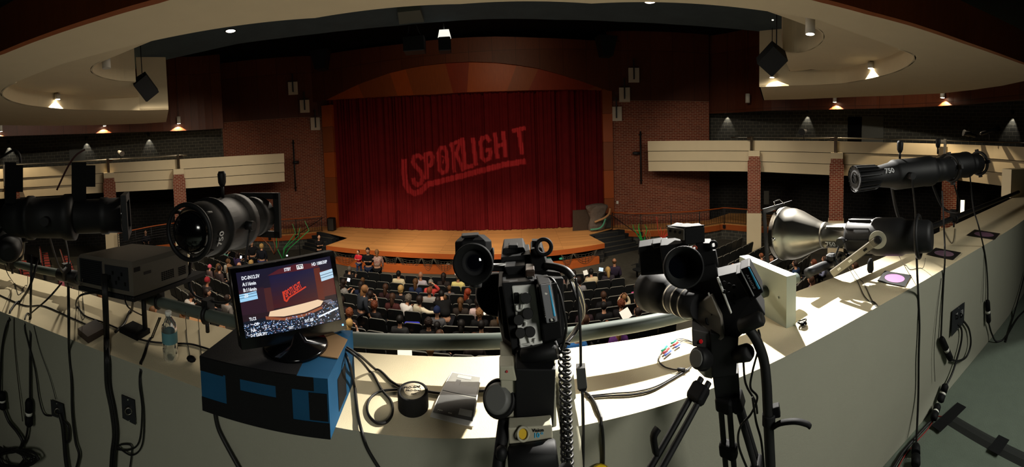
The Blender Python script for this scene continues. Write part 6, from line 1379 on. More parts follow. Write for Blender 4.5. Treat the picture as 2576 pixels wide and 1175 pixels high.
# ================================================================== SEATS
ORD = ['first', 'second', 'third', 'fourth', 'fifth', 'sixth', 'seventh', 'eighth', 'ninth', 'tenth', 'eleventh', 'twelfth', 'thirteenth', 'fourteenth', 'fifteenth', 'sixteenth', 'seventeenth', 'eighteenth', 'nineteenth', 'twentieth', 'twenty-first', 'twenty-second', 'twenty-third', 'twenty-fourth']
M_rimlight = mat('seat_rim_light', '77756c', .5, spec=.4)  # pale grey stands in for rim light along the seat tops
def seat_proto(fm):
    t = thing('auditorium_seat', 'x', 'seat', (0, 0, 0))
    T = Matrix.Rotation(math.radians(-11), 4, 'X'); T.translation = (0, -.04, .36)
    b = MB(); b.M = T.inverted() if False else Matrix.Translation((0, -.05, .36)) @ Matrix.Rotation(math.radians(11), 4, 'X')
    w, h = .245, .52; pts = [(-w, 0), (w, 0), (w, h - .06), (w - .02, h - .02), (w - .06, h), (-w + .06, h), (-w + .02, h - .02), (-w, h - .06)]
    b.plate([Vector((x, 0, z)) for x, z in pts], (0, -.045, 0)); back = build('backrest', b, M_seatp, t)
    b2 = MB(); b2.M = b.M; b2.tube([Vector((x * 1.0, -.024, z)) for x, z in pts[2:]], .011, 5); build('rim_lit_edge', b2, M_rimlight, back)
    b3 = MB(); b3.M = b.M; b3.plate([Vector((x * .92, .03, .03 + z * .9)) for x, z in pts], (0, -.03, 0)); build('back_pad', b3, fm, back)
    b = MB(); b.box((0, .10, .42), (.44, .42, .09), Matrix.Rotation(math.radians(6), 3, 'X'), bev=.03); build('seat_cushion', b, fm, t)
    b = MB(); b.box((.265, .12, .60), (.05, .36, .03), bev=.01); b.box((.265, -.02, .30), (.03, .10, .60)); build('armrest', b, M_seatp, t)
    return t
P_seat = seat_proto(M_seat); P_red = seat_proto(M_seatr); used = {}
HIDE = [[(590, 690), (835, 640), (865, 830), (835, 960), (540, 960), (540, 830)], [(1272, 700), (1400, 700), (1400, 900), (1272, 900)], [(1750, 700), (1880, 700), (1920, 860), (1750, 900)]]
SEATS = []
def put_seat(p, face, lab, grp, proto=None, z=None):
    proto = proto or P_seat
    zz = floor_z(p) if z is None else z; x, y = to_px((p[0], p[1], zz + .85))
    if any(pip(x, y, H) for H in HIDE) or any((Vector((p[0], p[1])) - c).length < .75 for c in COLS): return
    if y > path_r(OUT, x)[1] + 4 or x > 2330: return
    ang = -math.atan2(face[0], face[1])
    if proto.name not in used: o = proto; used[proto.name] = 1
    else: o = copy_tree(proto)
    o.location = (p[0], p[1], zz); o.rotation_euler = (0, 0, ang); o['label'] = lab; o['category'] = 'seat'; o['group'] = grp; SEATS.append(o)
RW = [13.63, 12.64, 11.84, 11.05, 10.25, 9.48, 8.74, 8.05, 7.40]
wdir = room(0, 1) - room(0, 0); udir = room(1, 0) - room(0, 0)
for k, w in enumerate(RW):
    n = 20 if k < 2 else 21
    for i in range(n):
        u = -6.95 + .265 * (k % 2) + .53 * i
        if k == 0 and i > 19: continue
        put_seat(room(u, w), wdir, f'black folding seat, {ORD[i]} from the left in the {ORD[k]} row from the stage, middle block', 'auditorium seats of the middle block')
dL = Vector((.951, -.309, 0)); nL = Vector((.309, .951, 0)); dR = Vector((.964, .267, 0)); nR = Vector((-.267, .964, 0))
ROWL = []; ROWR = []
for k in range(7):
    end = Vector((-8.55, 14.5, 0)) + Vector((.10, -.94, 0)) * k * 1.02; end = Vector((-8.55 + .25 * k, 14.5 - .99 * k, 0)); ROWL.append(end)
    for i in range(9 if k < 5 else 7):
        put_seat(end - dL * (.53 * i), nL, f'black folding seat, {ORD[i]} from the aisle in the {ORD[k]} row, angled left block', 'auditorium seats of the left block')
for k in range(7):
    st = Vector((9.9 - .16 * k, 12.85 - .93 * k, 0)); ROWR.append(st)
    for i in range(7):
        put_seat(st + dR * (.53 * i), nR, f'black folding seat, {ORD[i]} from the aisle in the {ORD[k]} row, angled right block', 'auditorium seats of the right block')
for k, (pa, pb) in enumerate((((58, 700), (49, 642)), ((112, 676), (106, 628)), ((172, 684), (157, 636)))):
    A_, B_ = on_z(*pa, -3.2), on_z(*pb, -3.2); A_.z = B_.z = 0; n = min(7, int((B_ - A_).length / .53)); d = (B_ - A_).normalized(); fc = Vector((d.y, -d.x, 0))
    for i in range(n):
        p = A_ + d * .53 * i; o = None
        put_seat(p, fc, f'red-fronted seat, {ORD[i]} from us in the {("left", "middle", "right")[k]} of the three end-on rows, far left', 'red-fronted seats at the far left', P_red)

# ================================================================== PEOPLE
SKIN = [mat('skin_fair', 'b98a6e', .6), mat('skin_mid', '9c6d52', .6), mat('skin_deep', '5a3a2b', .6)]
def skin_mesh(name, verts, edges, rads, sub=1):
    me = bpy.data.meshes.new(name); me.from_pydata([tuple(v) for v in verts], edges, []); o = bpy.data.objects.new(name, me); COL.objects.link(o)
    o.modifiers.new('s', 'SKIN'); sv_ = me.skin_vertices[0].data
    for i, r in enumerate(rads): sv_[i].radius = (r if isinstance(r, tuple) else (r, r))
    sv_[0].use_root = True
    m = o.modifiers.new('u', 'SUBSURF'); m.levels = sub; m.render_levels = sub
    dg = bpy.context.evaluated_depsgraph_get(); out_ = bpy.data.meshes.new_from_object(o.evaluated_get(dg)); bpy.data.objects.remove(o); bpy.data.meshes.remove(me)
    vs = [tuple(v.co) for v in out_.vertices]; fs = [tuple(p.vertices) for p in out_.polygons]; bpy.data.meshes.remove(out_); return vs, fs
def limb(base, pts): return pts
def person_meshes(pose):
    """pose: dict of joints; returns builders for body, top, trousers, shoes; +Y is the way the person faces"""
    J = {k: Vector(v) for k, v in pose.items() if k not in ('lean',)}
    V = [J['hip'], J['waist'], J['chest'], J['neck'], J['head']]; Rr = [(.12, .09), (.10, .08), (.10, .075), .050, .060]; E = [(0, 1), (1, 2), (2, 3), (3, 4)]
    def chain(start, pts, rads):
        last = start
        for p, r in zip(pts, rads): V.append(Vector(p)); Rr.append(r); E.append((last, len(V) - 1)); last = len(V) - 1
        return last
    for s in 'lr':
        chain(2, [J['sh' + s], J['el' + s], J['wr' + s], J['ha' + s]], [.045, .038, .029, .032]); chain(0, [J['th' + s], J['kn' + s], J['an' + s], J['to' + s]], [.088, .062, .042, .032])
    bv, bf = skin_mesh('body', V, E, Rr, 1)
    b = MB(); b.add(bv, bf, True)
    # head with face
    h = J['head']; yaw = Matrix.Rotation(pose.get('yaw', 0) if isinstance(pose.get('yaw', 0), (int, float)) else 0, 3, 'Z')
    hv = []; b.ball(tuple(h + Vector((0, .008, .045))), (.081, .098, .116), 16); b.ball(tuple(h + Vector((0, .03, -.02))), (.052, .06, .055), 12)
    b.ball(tuple(h + Vector((0, .108, .03))), (.013, .02, .022), 8)
    for sx_ in (-1, 1):
        b.ball(tuple(h + Vector((.077 * sx_, -.005, .035))), (.011, .02, .03), 8)
        b.ball(tuple(h + Vector((.03 * sx_, .091, .052))), (.014, .01, .008), 8, mi=1)
    b.ball(tuple(h + Vector((0, .096, -.018))), (.022, .008, .006), 8, mi=2)
    # hands: palm with four fingers and a thumb
    for s, sg in (('l', -1), ('r', 1)):
        w, a = J['wr' + s], J['ha' + s]; d = (a - w).normalized(); side = d.cross(Vector((0, 0, 1))); side = side.normalized() if side.length > .1 else Vector((1, 0, 0)); upn = side.cross(d)
        for k in range(4):
            o_ = a + side * (.013 * (k - 1.5)) + d * .02; L_ = (.068, .078, .073, .058)[k]; b.tube([o_, o_ + d * L_ * .5 - upn * .006, o_ + d * L_ * .9 - upn * .026], [.0085, .008, .0065], 6)
        o_ = a + side * (.028 * sg) - d * .01; b.tube([o_, o_ + side * .022 * sg + d * .025, o_ + side * .024 * sg + d * .05 - upn * .008], [.0095, .0085, .007], 6)
    V, Rr, E = [J['hip'] + Vector((0, 0, .04)), J['waist'], J['chest'], J['neck'].lerp(J['chest'], .25)], [(.175, .14), (.165, .125), (.185, .13), (.10, .085)], [(0, 1), (1, 2), (2, 3)]
    for s in 'lr': chain(2, [J['sh' + s], J['el' + s], J['wr' + s].lerp(J['el' + s], .12)], [.088, .062, .045])
    tv, tf = skin_mesh('top', V, E, Rr, 1); top = MB(); top.add(tv, tf, True)
    V, Rr, E = [J['hip'] + Vector((0, 0, .02))], [(.165, .13)], []
    for s in 'lr': chain(0, [J['th' + s], J['kn' + s], J['an' + s].lerp(J['kn' + s], .1)], [.098, .074, .056])
    pv, pf = skin_mesh('legs', V, E, Rr, 1); tr = MB(); tr.add(pv, pf, True)
    shs = []
    for s in 'lr':
        sh = MB()
        a, c = J['an' + s], J['to' + s]; f = Vector((c.x - a.x, c.y - a.y, 0)); f = f.normalized() if f.length > .01 else Vector((0, 1, 0)); q = a + f * .07; sh.ball((q.x, q.y, a.z - .045), (.045, .13, .045), 10, R=Matrix.Rotation(-math.atan2(f.x, f.y), 3, 'Z')); shs.append(sh)
    return b, top, tr, shs, J
def hair_mesh(style, h):
    b = MB(); c = h + Vector((0, -.012, .055)); rr = random.Random(hash(style) % 99 if False else len(style))
    def cap(cz, rx, ry, rz, cut_y=.03, low=-.02, back_low=-.07, mi=0, n=18):
        rx *= 1.09; ry *= 1.04; rz *= 1.03
        m = 10; ids = {}; vs = []; fs = []
        for k in range(m + 1):
            ph = PI * k / m
            for i in range(n):
                q = 2 * PI * i / n; p = Vector((rx * math.sin(ph) * math.cos(q), ry * math.sin(ph) * math.sin(q), rz * math.cos(ph))); p += c + Vector((0, 0, cz)); vs.append(p)
        for k in range(m):
            for i in range(n):
                j = (i + 1) % n; f = (k * n + i, k * n + n + i, k * n + n + j, k * n + j); ctr_ = sum((vs[x] for x in f), Vector()) / 4 - h
                if ctr_.y > cut_y and ctr_.z < .105: continue
                if ctr_.z < (back_low if ctr_.y < -.0 else low): continue
                fs.append(f)
        b.add(vs, fs, True, mi)
    if style == 'short': cap(0, .083, .103, .112)
    elif style == 'balding': 
        cap(0, .081, .1, .10, cut_y=.0, low=.0); bb = [f for f in b.f]; 
        b2 = MB(); keep = []
        for f in b.f:
            cc_ = sum((Vector(b.v[i]) for i in f), Vector()) / len(f) - h
            if cc_.z < .10: keep.append(f)
        b.f = keep; b.sm = b.sm[:len(keep)]; b.mi = b.mi[:len(keep)]; b.uv = b.uv[:len(keep)]
    elif style == 'bob': cap(0, .093, .112, .118, low=-.07, back_low=-.1); b.ball(tuple(h + Vector((0, -.04, -.01))), (.092, .07, .09), 14)
    elif style == 'long':
        cap(0, .09, .11, .118, low=-.08, back_low=-.1); b.lathe([(0, .05), (.05, .085), (.16, .095), (.27, .085), (.32, .05)], h + Vector((0, -.045, .09)), h + Vector((0, -.085, -.25)), 16, squash=(1, .62))
    elif style == 'curly':
        cap(0, .095, .115, .122, low=-.03, back_low=-.08)
        for k in range(46):
            a = rr.uniform(0, 2 * PI); z = rr.uniform(-.75, 1); q = math.sqrt(max(0, 1 - z * z)); p = Vector((.088 * q * math.cos(a), .105 * q * math.sin(a), .11 * z))
            if p.y > .05 and p.z < .05: continue
            b.ball(tuple(c + p), .026, 6)
    elif style == 'bun': cap(0, .085, .105, .112); b.ball(tuple(h + Vector((0, -.11, .12))), .042, 10)
    elif style == 'cap': cap(.01, .09, .112, .112, low=.03, back_low=-.0); b.lathe([(0, .07), (.012, .07)], h + Vector((0, .08, .085)), h + Vector((0, .09, .2)), 14, squash=(1, .8))
    elif style == 'beanie': cap(.02, .093, .113, .12, cut_y=.2, low=.05, back_low=.02); b.ball(tuple(c + Vector((0, 0, .13))), .03, 8)
    return b
def seatedJ(al, ar, lean=0.0, hd=(0, 0)):
    ch = Vector((0, .0 + lean * .35, .80 - lean * .12)); J = dict(hip=(0, .06, .50), waist=(0, .04 + lean * .12, .64), chest=ch, neck=ch + Vector((0, .02 + lean * .08, .17)), head=ch + Vector((hd[0], .045 + lean * .2 + hd[1], .285 - lean * .05)))
    for s, sg in (('l', -1), ('r', 1)):
        J['sh' + s] = ch + Vector((.18 * sg, 0, .075)); J['th' + s] = (.10 * sg, .16, .50); J['kn' + s] = (.12 * sg, .50, .52); J['an' + s] = (.12 * sg, .52, .12); J['to' + s] = (.12 * sg, .64, .05)
    P = {'lap': ((.235, .02, .58), (.13, .24, .58), (.10, .32, .56)), 'hold': ((.24, .08, .60), (.12, .32, .74), (.09, .40, .78)), 'face': ((.26, .12, .70), (.13, .22, .96), (.10, .20, 1.05)), 'out': ((.42, .0, .88), (.66, .08, .93), (.75, .1, .94)), 'up': ((.22, .10, .95), (.12, .12, 1.16), (.08, .08, 1.24)), 'back': ((.30, -.06, .96), (.14, -.10, 1.14), (.06, -.10, 1.18))}
    for s, sg, a in (('l', -1, al), ('r', 1, ar)):
        for nm, p in zip(('el', 'wr', 'ha'), P[a]): J[nm + s] = Vector((p[0] * sg, p[1] + lean * .35, p[2] - lean * .1))
    return J
def standJ(al, ar, bend=0.0, stride=.05):
    ch = Vector((0, bend * .55, 1.30 - bend * .28)); J = dict(hip=(0, -bend * .1, .94), waist=(0, bend * .15, 1.10 - bend * .04), chest=ch, neck=ch + Vector((0, .01 + bend * .2, .17 - bend * .05)), head=ch + Vector((0, .035 + bend * .32, .285 - bend * .12)))
    for s, sg in (('l', -1), ('r', 1)):
        J['sh' + s] = ch + Vector((.185 * sg, 0, .08)); J['th' + s] = (.10 * sg, 0, .86); J['kn' + s] = (.11 * sg, .02 + stride * sg, .48); J['an' + s] = (.12 * sg, -.02 + stride * sg, .09); J['to' + s] = (.13 * sg, .11 + stride * sg, .04)
    P = {'down': ((.24, -.02, -.20), (.23, .06, -.44), (.22, .09, -.52)), 'front': ((.24, .04, -.18), (.12, .22, -.20), (.06, .27, -.17)), 'hip': ((.34, -.04, -.14), (.20, .06, -.33), (.17, .10, -.37)), 'reach': ((.22, .24, -.10), (.14, .46, -.22), (.10, .55, -.26))}
    for s, sg, a in (('l', -1, al), ('r', 1, ar)):
        for nm, p in zip(('el', 'wr', 'ha'), P[a]): J[nm + s] = ch + Vector((p[0] * sg, p[1], p[2] + .10))
    return J
POSES = {'lap': seatedJ('lap', 'lap'), 'hold': seatedJ('hold', 'hold', .12), 'lean': seatedJ('hold', 'lap', .4), 'out': seatedJ('lap', 'out'), 'face': seatedJ('lap', 'face', .15), 'up': seatedJ('up', 'up'), 'back': seatedJ('lap', 'back'),
         'stand': standJ('down', 'down'), 'front': standJ('front', 'front'), 'hip': standJ('hip', 'down'), 'bend': standJ('reach', 'reach', .9), 'turn': standJ('front', 'down', .15)}
HEADZ = {k: J['head'][2] + .05 for k, J in POSES.items()}; HEADY = {k: J['head'][1] for k, J in POSES.items()}
CACHE = {}
M_iris = mat('eye_dark', '1c1512', .3); M_lip = mat('lip', '8a4a40', .5); M_generic = mat('cloth', '333333', .85)
def to_mesh(mb, name, mats_):
    o = build(name, mb, mats_); me = o.data; bpy.data.objects.remove(o); return me
def cloth(hexc): return mat('cloth_' + hexc, hexc, .85, spec=.15, noise=.08, nscale=25)
def hairm(hexc): return mat('hair_' + hexc, hexc, .6, spec=.3, noise=.3, nscale=60)
HC = dict(black='0f0c0b', dark='1f1410', brown='3a2417', mid='54381f', light='7a5636', blond='a3834f', reddish='6b3a20', red='7a2f18', auburn='5a2c18', grey='77716a', greyb='5d544b', white='cfc8b8')
def person(px_, py_, pose, style, hc, top, pants, yaw, label, scale=1.0, row_snap=True, skin=0, face_dir=None, z=None, r=None, pattern=None):
    if pose not in CACHE: b, tp, tr, sh, J = person_meshes(POSES[pose]); CACHE[pose] = (to_mesh(b, 'body', [SKIN[0], M_iris, M_lip]), to_mesh(tp, 'top', M_generic), to_mesh(tr, 'trousers', M_generic), [to_mesh(q, 'shoe', M_generic) for q in sh])
    hz = HEADZ[pose] * scale; zf = -3.9
    for it in range(4): p = on_z(px_, py_, zf + hz); zf = floor_z(p) if z is None else z
    if r is not None: p = on_r(px_, py_, r); zf = p.z - hz
    seated = pose in ('lap', 'hold', 'lean', 'out', 'face', 'up', 'back')
    x, y = p.x, p.y
    if face_dir is None:
        u, w = to_room(p); face_dir = wdir if -7.8 < u < 5 else (nL if u < 0 else nR)
        if seated and -7.8 < u < 5:
            wt = w - HEADY[pose] * scale; rw = min(RW, key=lambda v: abs(v + .06 - wt)); dw = (rw + .06) - wt
            if abs(dw) < .5: q = room(0, dw) - room(0, 0); x += q.x; y += q.y
            zf = floor_z(Vector((x, y, 0)))
    if seated:
        rd = Vector((face_dir[1], -face_dir[0], 0)).normalized()
        for it in range(8):
            bad = [q for q in PLACED if (q - Vector((x, y, 0))).length < .47]
            if not bad: break
            sgn = 1 if (Vector((x, y, 0)) - bad[0]).dot(rd) >= 0 else -1
            if it == 0: s0 = sgn
            x += rd.x * .1 * s0; y += rd.y * .1 * s0
        PLACED.append(Vector((x, y, 0)))
    ang = -math.atan2(face_dir[0], face_dir[1]) + math.radians(yaw); off = Matrix.Rotation(ang, 3, 'Z') @ Vector((0, HEADY[pose] * scale, 0))
    lift = 0 if not seated or scale > .9 else (.42 - .42 * scale)
    t = thing('person', label, 'person', (x - off.x, y - off.y, zf + lift), ang, 'people seated in the auditorium' if seated else None); t.scale = (scale,) * 3
    bm_, tm, pm, sm_ = CACHE[pose]
    def link(name, me, m, par=t):
        o = bpy.data.objects.new(name, me); COL.objects.link(o); o.parent = par; o.material_slots[0].link = 'OBJECT'; o.material_slots[0].material = m; return o
    link('body', bm_, SKIN[skin]); link('top', tm, cloth(top) if pattern is None else pattern); link('trousers', pm, cloth(pants)); 
    if not seated: link('shoe', CACHE[pose][3][0], M_blk); link('shoe', CACHE[pose][3][1], M_blk)
    if style != 'bald':
        key = ('hair', style, pose)
        if key not in CACHE: CACHE[key] = to_mesh(hair_mesh(style, Vector(POSES[pose]['head'])), 'hair', M_generic)
        link('hair' if style not in ('cap', 'beanie') else 'hat', CACHE[key], hairm(HC[hc]) if hc in HC else cloth(hc))
    return t
M_check = brick_mat('black_white_check', '101010', 'dedacc', 'dedacc', .05, .05, .004)
m = bpy.data.materials.new('check_cloth'); m.use_nodes = True; nt = m.node_tree; ck = nt.nodes.new('ShaderNodeTexChecker'); ck.inputs['Scale'].default_value = 28; ck.inputs[1].default_value = (.8, .78, .7, 1); ck.inputs[2].default_value = (.01, .01, .01, 1); tc = nt.nodes.new('ShaderNodeTexCoord'); nt.links.new(tc.outputs['Object'], ck.inputs['Vector']); nt.links.new(ck.outputs[0], nt.nodes['Principled BSDF'].inputs['Base Color']); M_check = m
m = bpy.data.materials.new('floral_cloth'); m.use_nodes = True; nt = m.node_tree; ck = nt.nodes.new('ShaderNodeTexVoronoi'); ck.inputs['Scale'].default_value = 22; rp = nt.nodes.new('ShaderNodeValToRGB'); rp.color_ramp.elements[0].color = lin('8a2f33'); rp.color_ramp.elements[1].color = lin('b3a591'); tc = nt.nodes.new('ShaderNodeTexCoord'); nt.links.new(tc.outputs['Object'], ck.inputs['Vector']); nt.links.new(ck.outputs['Distance'], rp.inputs[0]); nt.links.new(rp.outputs[0], nt.nodes['Principled BSDF'].inputs['Base Color']); M_floral = m
K = '16161a'
PLACED = []
PEOPLE = [
 (1013, 679, 'lap', 'short', 'black', 'cdbf9c', K, 0, 'person in a cream jacket, dark hair, seated alone in the front row left of centre'),
 (1053, 697, 'lap', 'bald', '', 'aaa2aa', K, 0, 'bald person in a pale lilac-grey shirt in the second row'),
 (1089, 704, 'back', 'short', 'grey', 'c2453f', K, 0, 'grey-haired person in a coral red shirt, one hand behind the head'),
 (1120, 688, 'lap', 'long', 'dark', '2a2422', K, 0, 'person with long dark hair in the front row, left of the centre camera'),
 (1137, 697, 'lap', 'balding', 'greyb', 'd2c37c', K, 0, 'balding person in a pale yellow shirt beside the centre viewfinder'),
 (1154, 719, 'lap', 'short', 'white', '3a3834', K, 0, 'child with white-blond hair behind the person in yellow', .78),
 (1016, 718, 'lap', 'bob', 'blond', '1d1c1e', K, 0, 'person with a blond bob and black top in the third row'),
 (1069, 716, 'lap', 'long', 'mid', '1d2742', K, 0, 'person with brown hair in a navy hooded top, third row'),
 (911, 710, 'lap', 'short', 'mid', '28242a', K, 0, 'person with short brown hair seated left of the standing one in grey-blue', .85),
 (898, 723, 'lap', 'long', 'dark', '1b2236', K, 0, 'person with dark hair and navy top just left of the standing one'),
 (918, 727, 'turn', 'long', 'light', '2b2f36', K, -40, 'person standing between seats, long light brown hair, dark grey-blue jacket'),
 (938, 735, 'face', 'long', 'dark', '2a2728', K, -20, 'person with dark hair clapping raised hands, right of the standing one'),
 (983, 725, 'lap', 'long', 'brown', '2c1a1c', K, 0, 'person with brown hair in a dark maroon top, fourth row'),
 (1036, 740, 'lean', 'curly', 'greyb', 'c9c6c2', K, -25, 'person with greying curly hair in a white shirt leaning left'),
 (1073, 741, 'lap', 'short', 'reddish', '8f8a86', K, 0, 'person with short reddish hair in a grey shirt, fourth row'),
 (994, 758, 'lap', 'long', 'brown', '40201f', K, 0, 'person with long brown hair and maroon top, fifth row'),
 (1051, 760, 'out', 'bob', 'dark', 'c9bfa6', K, -35, 'person in a cream cardigan with an arm stretched along the next seat'),
 (1084, 757, 'lap', 'short', 'dark', '1a1a1c', K, 0, 'person with dark hair, black jumper and white collar'),
 (1095, 758, 'lap', 'bob', 'mid', '3a3436', K, 0, 'small child with brown hair beside the black jumper', .72),
 (1110, 739, 'bend', 'short', 'black', '0f0f10', K, 20, 'person in a black leather jacket bending over between the seats'),
 (1131, 731, 'lap', 'short', 'mid', '4a4648', K, 0, 'child with short brown hair seen beside the leather jacket', .78),
 (1157, 762, 'lap', 'long', 'mid', '2d2622', K, 0, 'person with long brown hair right of the leather jacket'),
 (893, 774, 'lap', 'curly', 'reddish', '1b1618', K, 0, 'person with curly reddish-blond hair and black top right of the monitor'),
 (930, 778, 'lap', 'curly', 'auburn', '161517', K, -15, 'person with red-brown curls and black top, sixth row'),
 (884, 809, 'face', 'long', 'blond', '8a8784', K, -10, 'person with long blond hair in a light grey hooded top by the monitor corner'),
 (999, 812, 'lap', 'short', 'black', '242425', K, 0, 'person with black hair and charcoal top, row above the pipe'),
 (1092, 795, 'lap', 'beanie', '1a2340', '4a4a4d', K, 0, 'person in a navy beanie and grey top'),
 (1077, 812, 'lap', 'curly', 'dark', '131314', K, 10, 'person with dark curls and black patterned vest just above the pipe'),
 (1108, 838, 'lean', 'short', 'brown', '2c2f33', K, -30, 'person with short brown hair bowed over, touching the pipe line'),
 (1014, 893, 'lap', 'short', 'blond', '34302e', K, 0, 'blond head peeping over the ledge with a white sheet'),
 (1062, 896, 'lap', 'short', 'light', '2c2a2a', K, 0, 'light brown head peeping over the ledge below the pipe'),
 (872, 705, 'hold', 'long', 'dark', '7f7b78', K, -25, 'person with dark hair in a grey jumper holding up a phone by the monitor'),
 (868, 683, 'hold', 'short', 'greyb', '1d1b1c', K, 0, 'person with grey-brown hair in the front row at the monitor corner'),
 (869, 748, 'lap', 'long', 'dark', '1f1718', K, 0, 'person in black with red trim cut off by the monitor edge'),
 (1176, 738, 'lap', 'long', 'red', '1b1a1b', K, -50, 'person with long red hair looking right, left of the centre camera'),
 (1222, 741, 'lap', 'short', 'brown', '2e2e30', K, 0, 'person with brown hair partly hidden by the centre camera', .9),
 (1202, 756, 'lap', 'short', 'dark', 'b7a09e', K, 0, 'person in a pale pink shirt directly below the eyecup', 1, 2),
 (1209, 777, 'lap', 'curly', 'light', '111112', K, 0, 'person with light curls and a scooped black top below the pink shirt'),
 (1243, 800, 'lap', 'long', 'light', '3a3026', K, 0, 'person with long light brown hair beside the centre camera body'),
 (1210, 820, 'lap', 'short', 'black', '2a2726', K, 0, 'person with black hair and dark grey top just above the pipe, left of the camera'),
 (1196, 838, 'lap', 'bob', 'brown', '241f1f', K, 0, 'person with brown hair at the pipe line below the black-haired one'),
 (1157, 825, 'lap', 'long', 'black', '0e0e0f', K, 0, 'person with straight black hair right of the bowed one'),
 (1176, 836, 'lap', 'long', 'black', '161415', K, 0, 'second black-haired person at the pipe line', .9),
 (1440, 680, 'lap', 'short', 'dark', '86807b', K, -10, 'person with dark hair and grey jumper in the second row right of the centre camera'),
 (1482, 676, 'hold', 'short', 'black', 'c8b795', K, 0, 'person with black hair in a cream top holding a white sheet'),
 (1525, 674, 'lap', 'long', 'blond', '2e2a30', K, 0, 'person with long blond hair beside the purple jacket, front right'),
 (1551, 663, 'lap', 'balding', 'mid', '2d2636', K, -15, 'balding person in a dark purple jacket, last in the front right row'),
 (1452, 697, 'lap', 'bob', 'dark', '79777a', K, 0, 'person with dark hair and a grey backpack top, third row right'),
 (1475, 709, 'lap', 'short', 'dark', '4f4a4c', K, 0, 'dark-haired child beside the grey backpack top', .8),
 (1511, 731, 'lap', 'short', 'brown', '131315', K, 0, 'person in a black coat with white collar, right of the leads'),
 (1562, 744, 'up', 'short', 'light', 'c2b598', K, 0, 'blond child raising a cream-sleeved arm', .8),
 (1562, 761, 'lap', 'curly', 'auburn', '1a181a', K, -30, 'person with auburn curls and black top below the raised arm'),
 (1594, 745, 'face', 'short', 'black', '17171a', K, 30, 'person with black hair resting the chin on a hand'),
 (1596, 726, 'lap', 'short', 'mid', 'b5487a', K, 0, 'child with brown hair and a bright pink collar', .75),
 (1607, 722, 'lap', 'short', 'light', '8479a3', K, 0, 'child in a lavender top beside the pink collar', .75),
 (1614, 757, 'lap', 'short', 'grey', '2b2230', K, 40, 'grey-haired person in a dark purple suit looking left'),
 (1594, 772, 'hold', 'bun', 'dark', '8f8c90', K, 30, 'person with pinned-up dark hair in grey reading a white sheet'),
 (1653, 766, 'lap', 'long', 'mid', 'a2917a', K, 40, 'person with long brown hair and cream top left of the right lens hood'),
 (1514, 761, 'lap', 'short', 'black', '131315', K, 0, 'person with black hair in the dark middle row right of centre'),
 (1469, 774, 'lap', 'long', 'dark', '2b1f24', K, 0, 'person with dark hair stretching an arm, beside the cable bundle'),
 (1405, 694, 'lap', 'long', 'brown', '8f6f66', K, 0, 'person with brown hair in a pink-brown top right behind the centre camera handle'),
 (1548, 800, 'lap', 'short', 'reddish', '3b3337', K, 0, 'child with short reddish hair just above the pipe, right half', .8),
 (1520, 811, 'lap', 'short', 'reddish', '2a2627', K, 0, 'second short-haired child at the pipe line, left of the other', .75),
 (1562, 838, 'lap', 'long', 'light', '4f2b63', K, 0, 'person in a purple jacket seen under the pipe'),
 (1471, 797, 'lap', 'long', 'brown', '8a8582', K, -60, 'person in profile with brown hair by the cable bundle end'),
 (1455, 852, 'lap', 'short', 'dark', '2c5f9a', K, 0, 'person in a bright blue jacket under the pipe by the centre camera'),
 (1785, 676, 'lap', 'cap', 'd0ccc4', 'd4d0ca', K, 0, 'person in a white top seen between the two parts of the right camera'),
 (1845, 671, 'lap', 'bald', '', '4a4446', K, 0, 'bald person beyond the battery of the right camera'),
 (1856, 672, 'lap', 'short', 'light', '5a5052', K, 0, 'person beside the bald one, half hidden by the bracket plate'),
 (1940, 651, 'lap', 'long', 'brown', '3a2f2e', K, 150, 'person with long brown hair facing us above the bracket plate'),
 (1915, 646, 'lap', 'short', 'reddish', '3a3032', K, 0, 'person with reddish hair left of the one facing us', .85),
 (2000, 663, 'lap', 'short', 'dark', '1d2f4a', K, 0, 'person in a dark blue jacket right behind the bracket plate'),
 (2047, 660, 'lap', 'long', 'auburn', '3a2a24', K, 0, 'person with long auburn hair under the aluminium cone light'),
 (2072, 654, 'lap', 'short', 'brown', '8f95b5', K, 0, 'person in a blue and white top under the aluminium cone light'),
 (2151, 668, 'lap', 'long', 'brown', '5a4238', K, 0, 'person with brown hair in the gap below the silver neck'),
 (2040, 703, 'lap', 'long', 'brown', '8a7f92', K, 0, 'person in a lilac top in the gap between pipe and ledge'),
 (531, 630, 'lap', 'short', 'dark', '6a6866', K, 0, 'person with dark hair and grey top in the left block, leftmost visible'),
 (560, 621, 'hold', 'long', 'brown', '6fae9e', K, 0, 'person with brown hair in an aqua top in the left block'),
 (598, 639, 'hold', 'long', 'dark', '3a2f52', K, 0, 'person in purple holding a lit phone in the left block'),
 (574, 657, 'lap', 'short', 'mid', '8a8486', K, 0, 'person with short brown hair above the checked top'),
 (578, 672, 'lap', 'long', 'light', 'dddddd', K, -20, 'person in a black and white checked top left of the monitor'),
 (553, 671, 'lap', 'long', 'mid', '5a4236', K, 0, 'person with brown hair beside the pink beanie'),
 (541, 682, 'lap', 'beanie', 'c25a6c', '5a4a4a', K, 0, 'child in a bright pink beanie, left block', .8),
 (527, 664, 'lap', 'short', 'dark', '3a3030', K, 0, 'person in a dark brown top left of the pink beanie'),
 (601, 667, 'lap', 'balding', 'mid', '5f5f58', K, 0, 'balding person right above the monitor corner'),
 (632, 661, 'lap', 'curly', 'blond', '4a4440', K, 0, 'person with blond curls above the monitor top edge'),
 (522, 735, 'lap', 'long', 'dark', '151414', K, -50, 'person with dark wavy hair in profile left of the monitor'),
 (572, 750, 'lap', 'short', 'dark', '6e6a66', K, 0, 'person with dark hair and grey hooded top at the monitor edge'),
 (522, 706, 'lap', 'beanie', '7a1f26', '2a2526', K, 0, 'person in a dark red beanie, left block'),
 (488, 744, 'lean', 'short', 'dark', 'a39e98', K, 0, 'person in a pale top at the projector corner'),
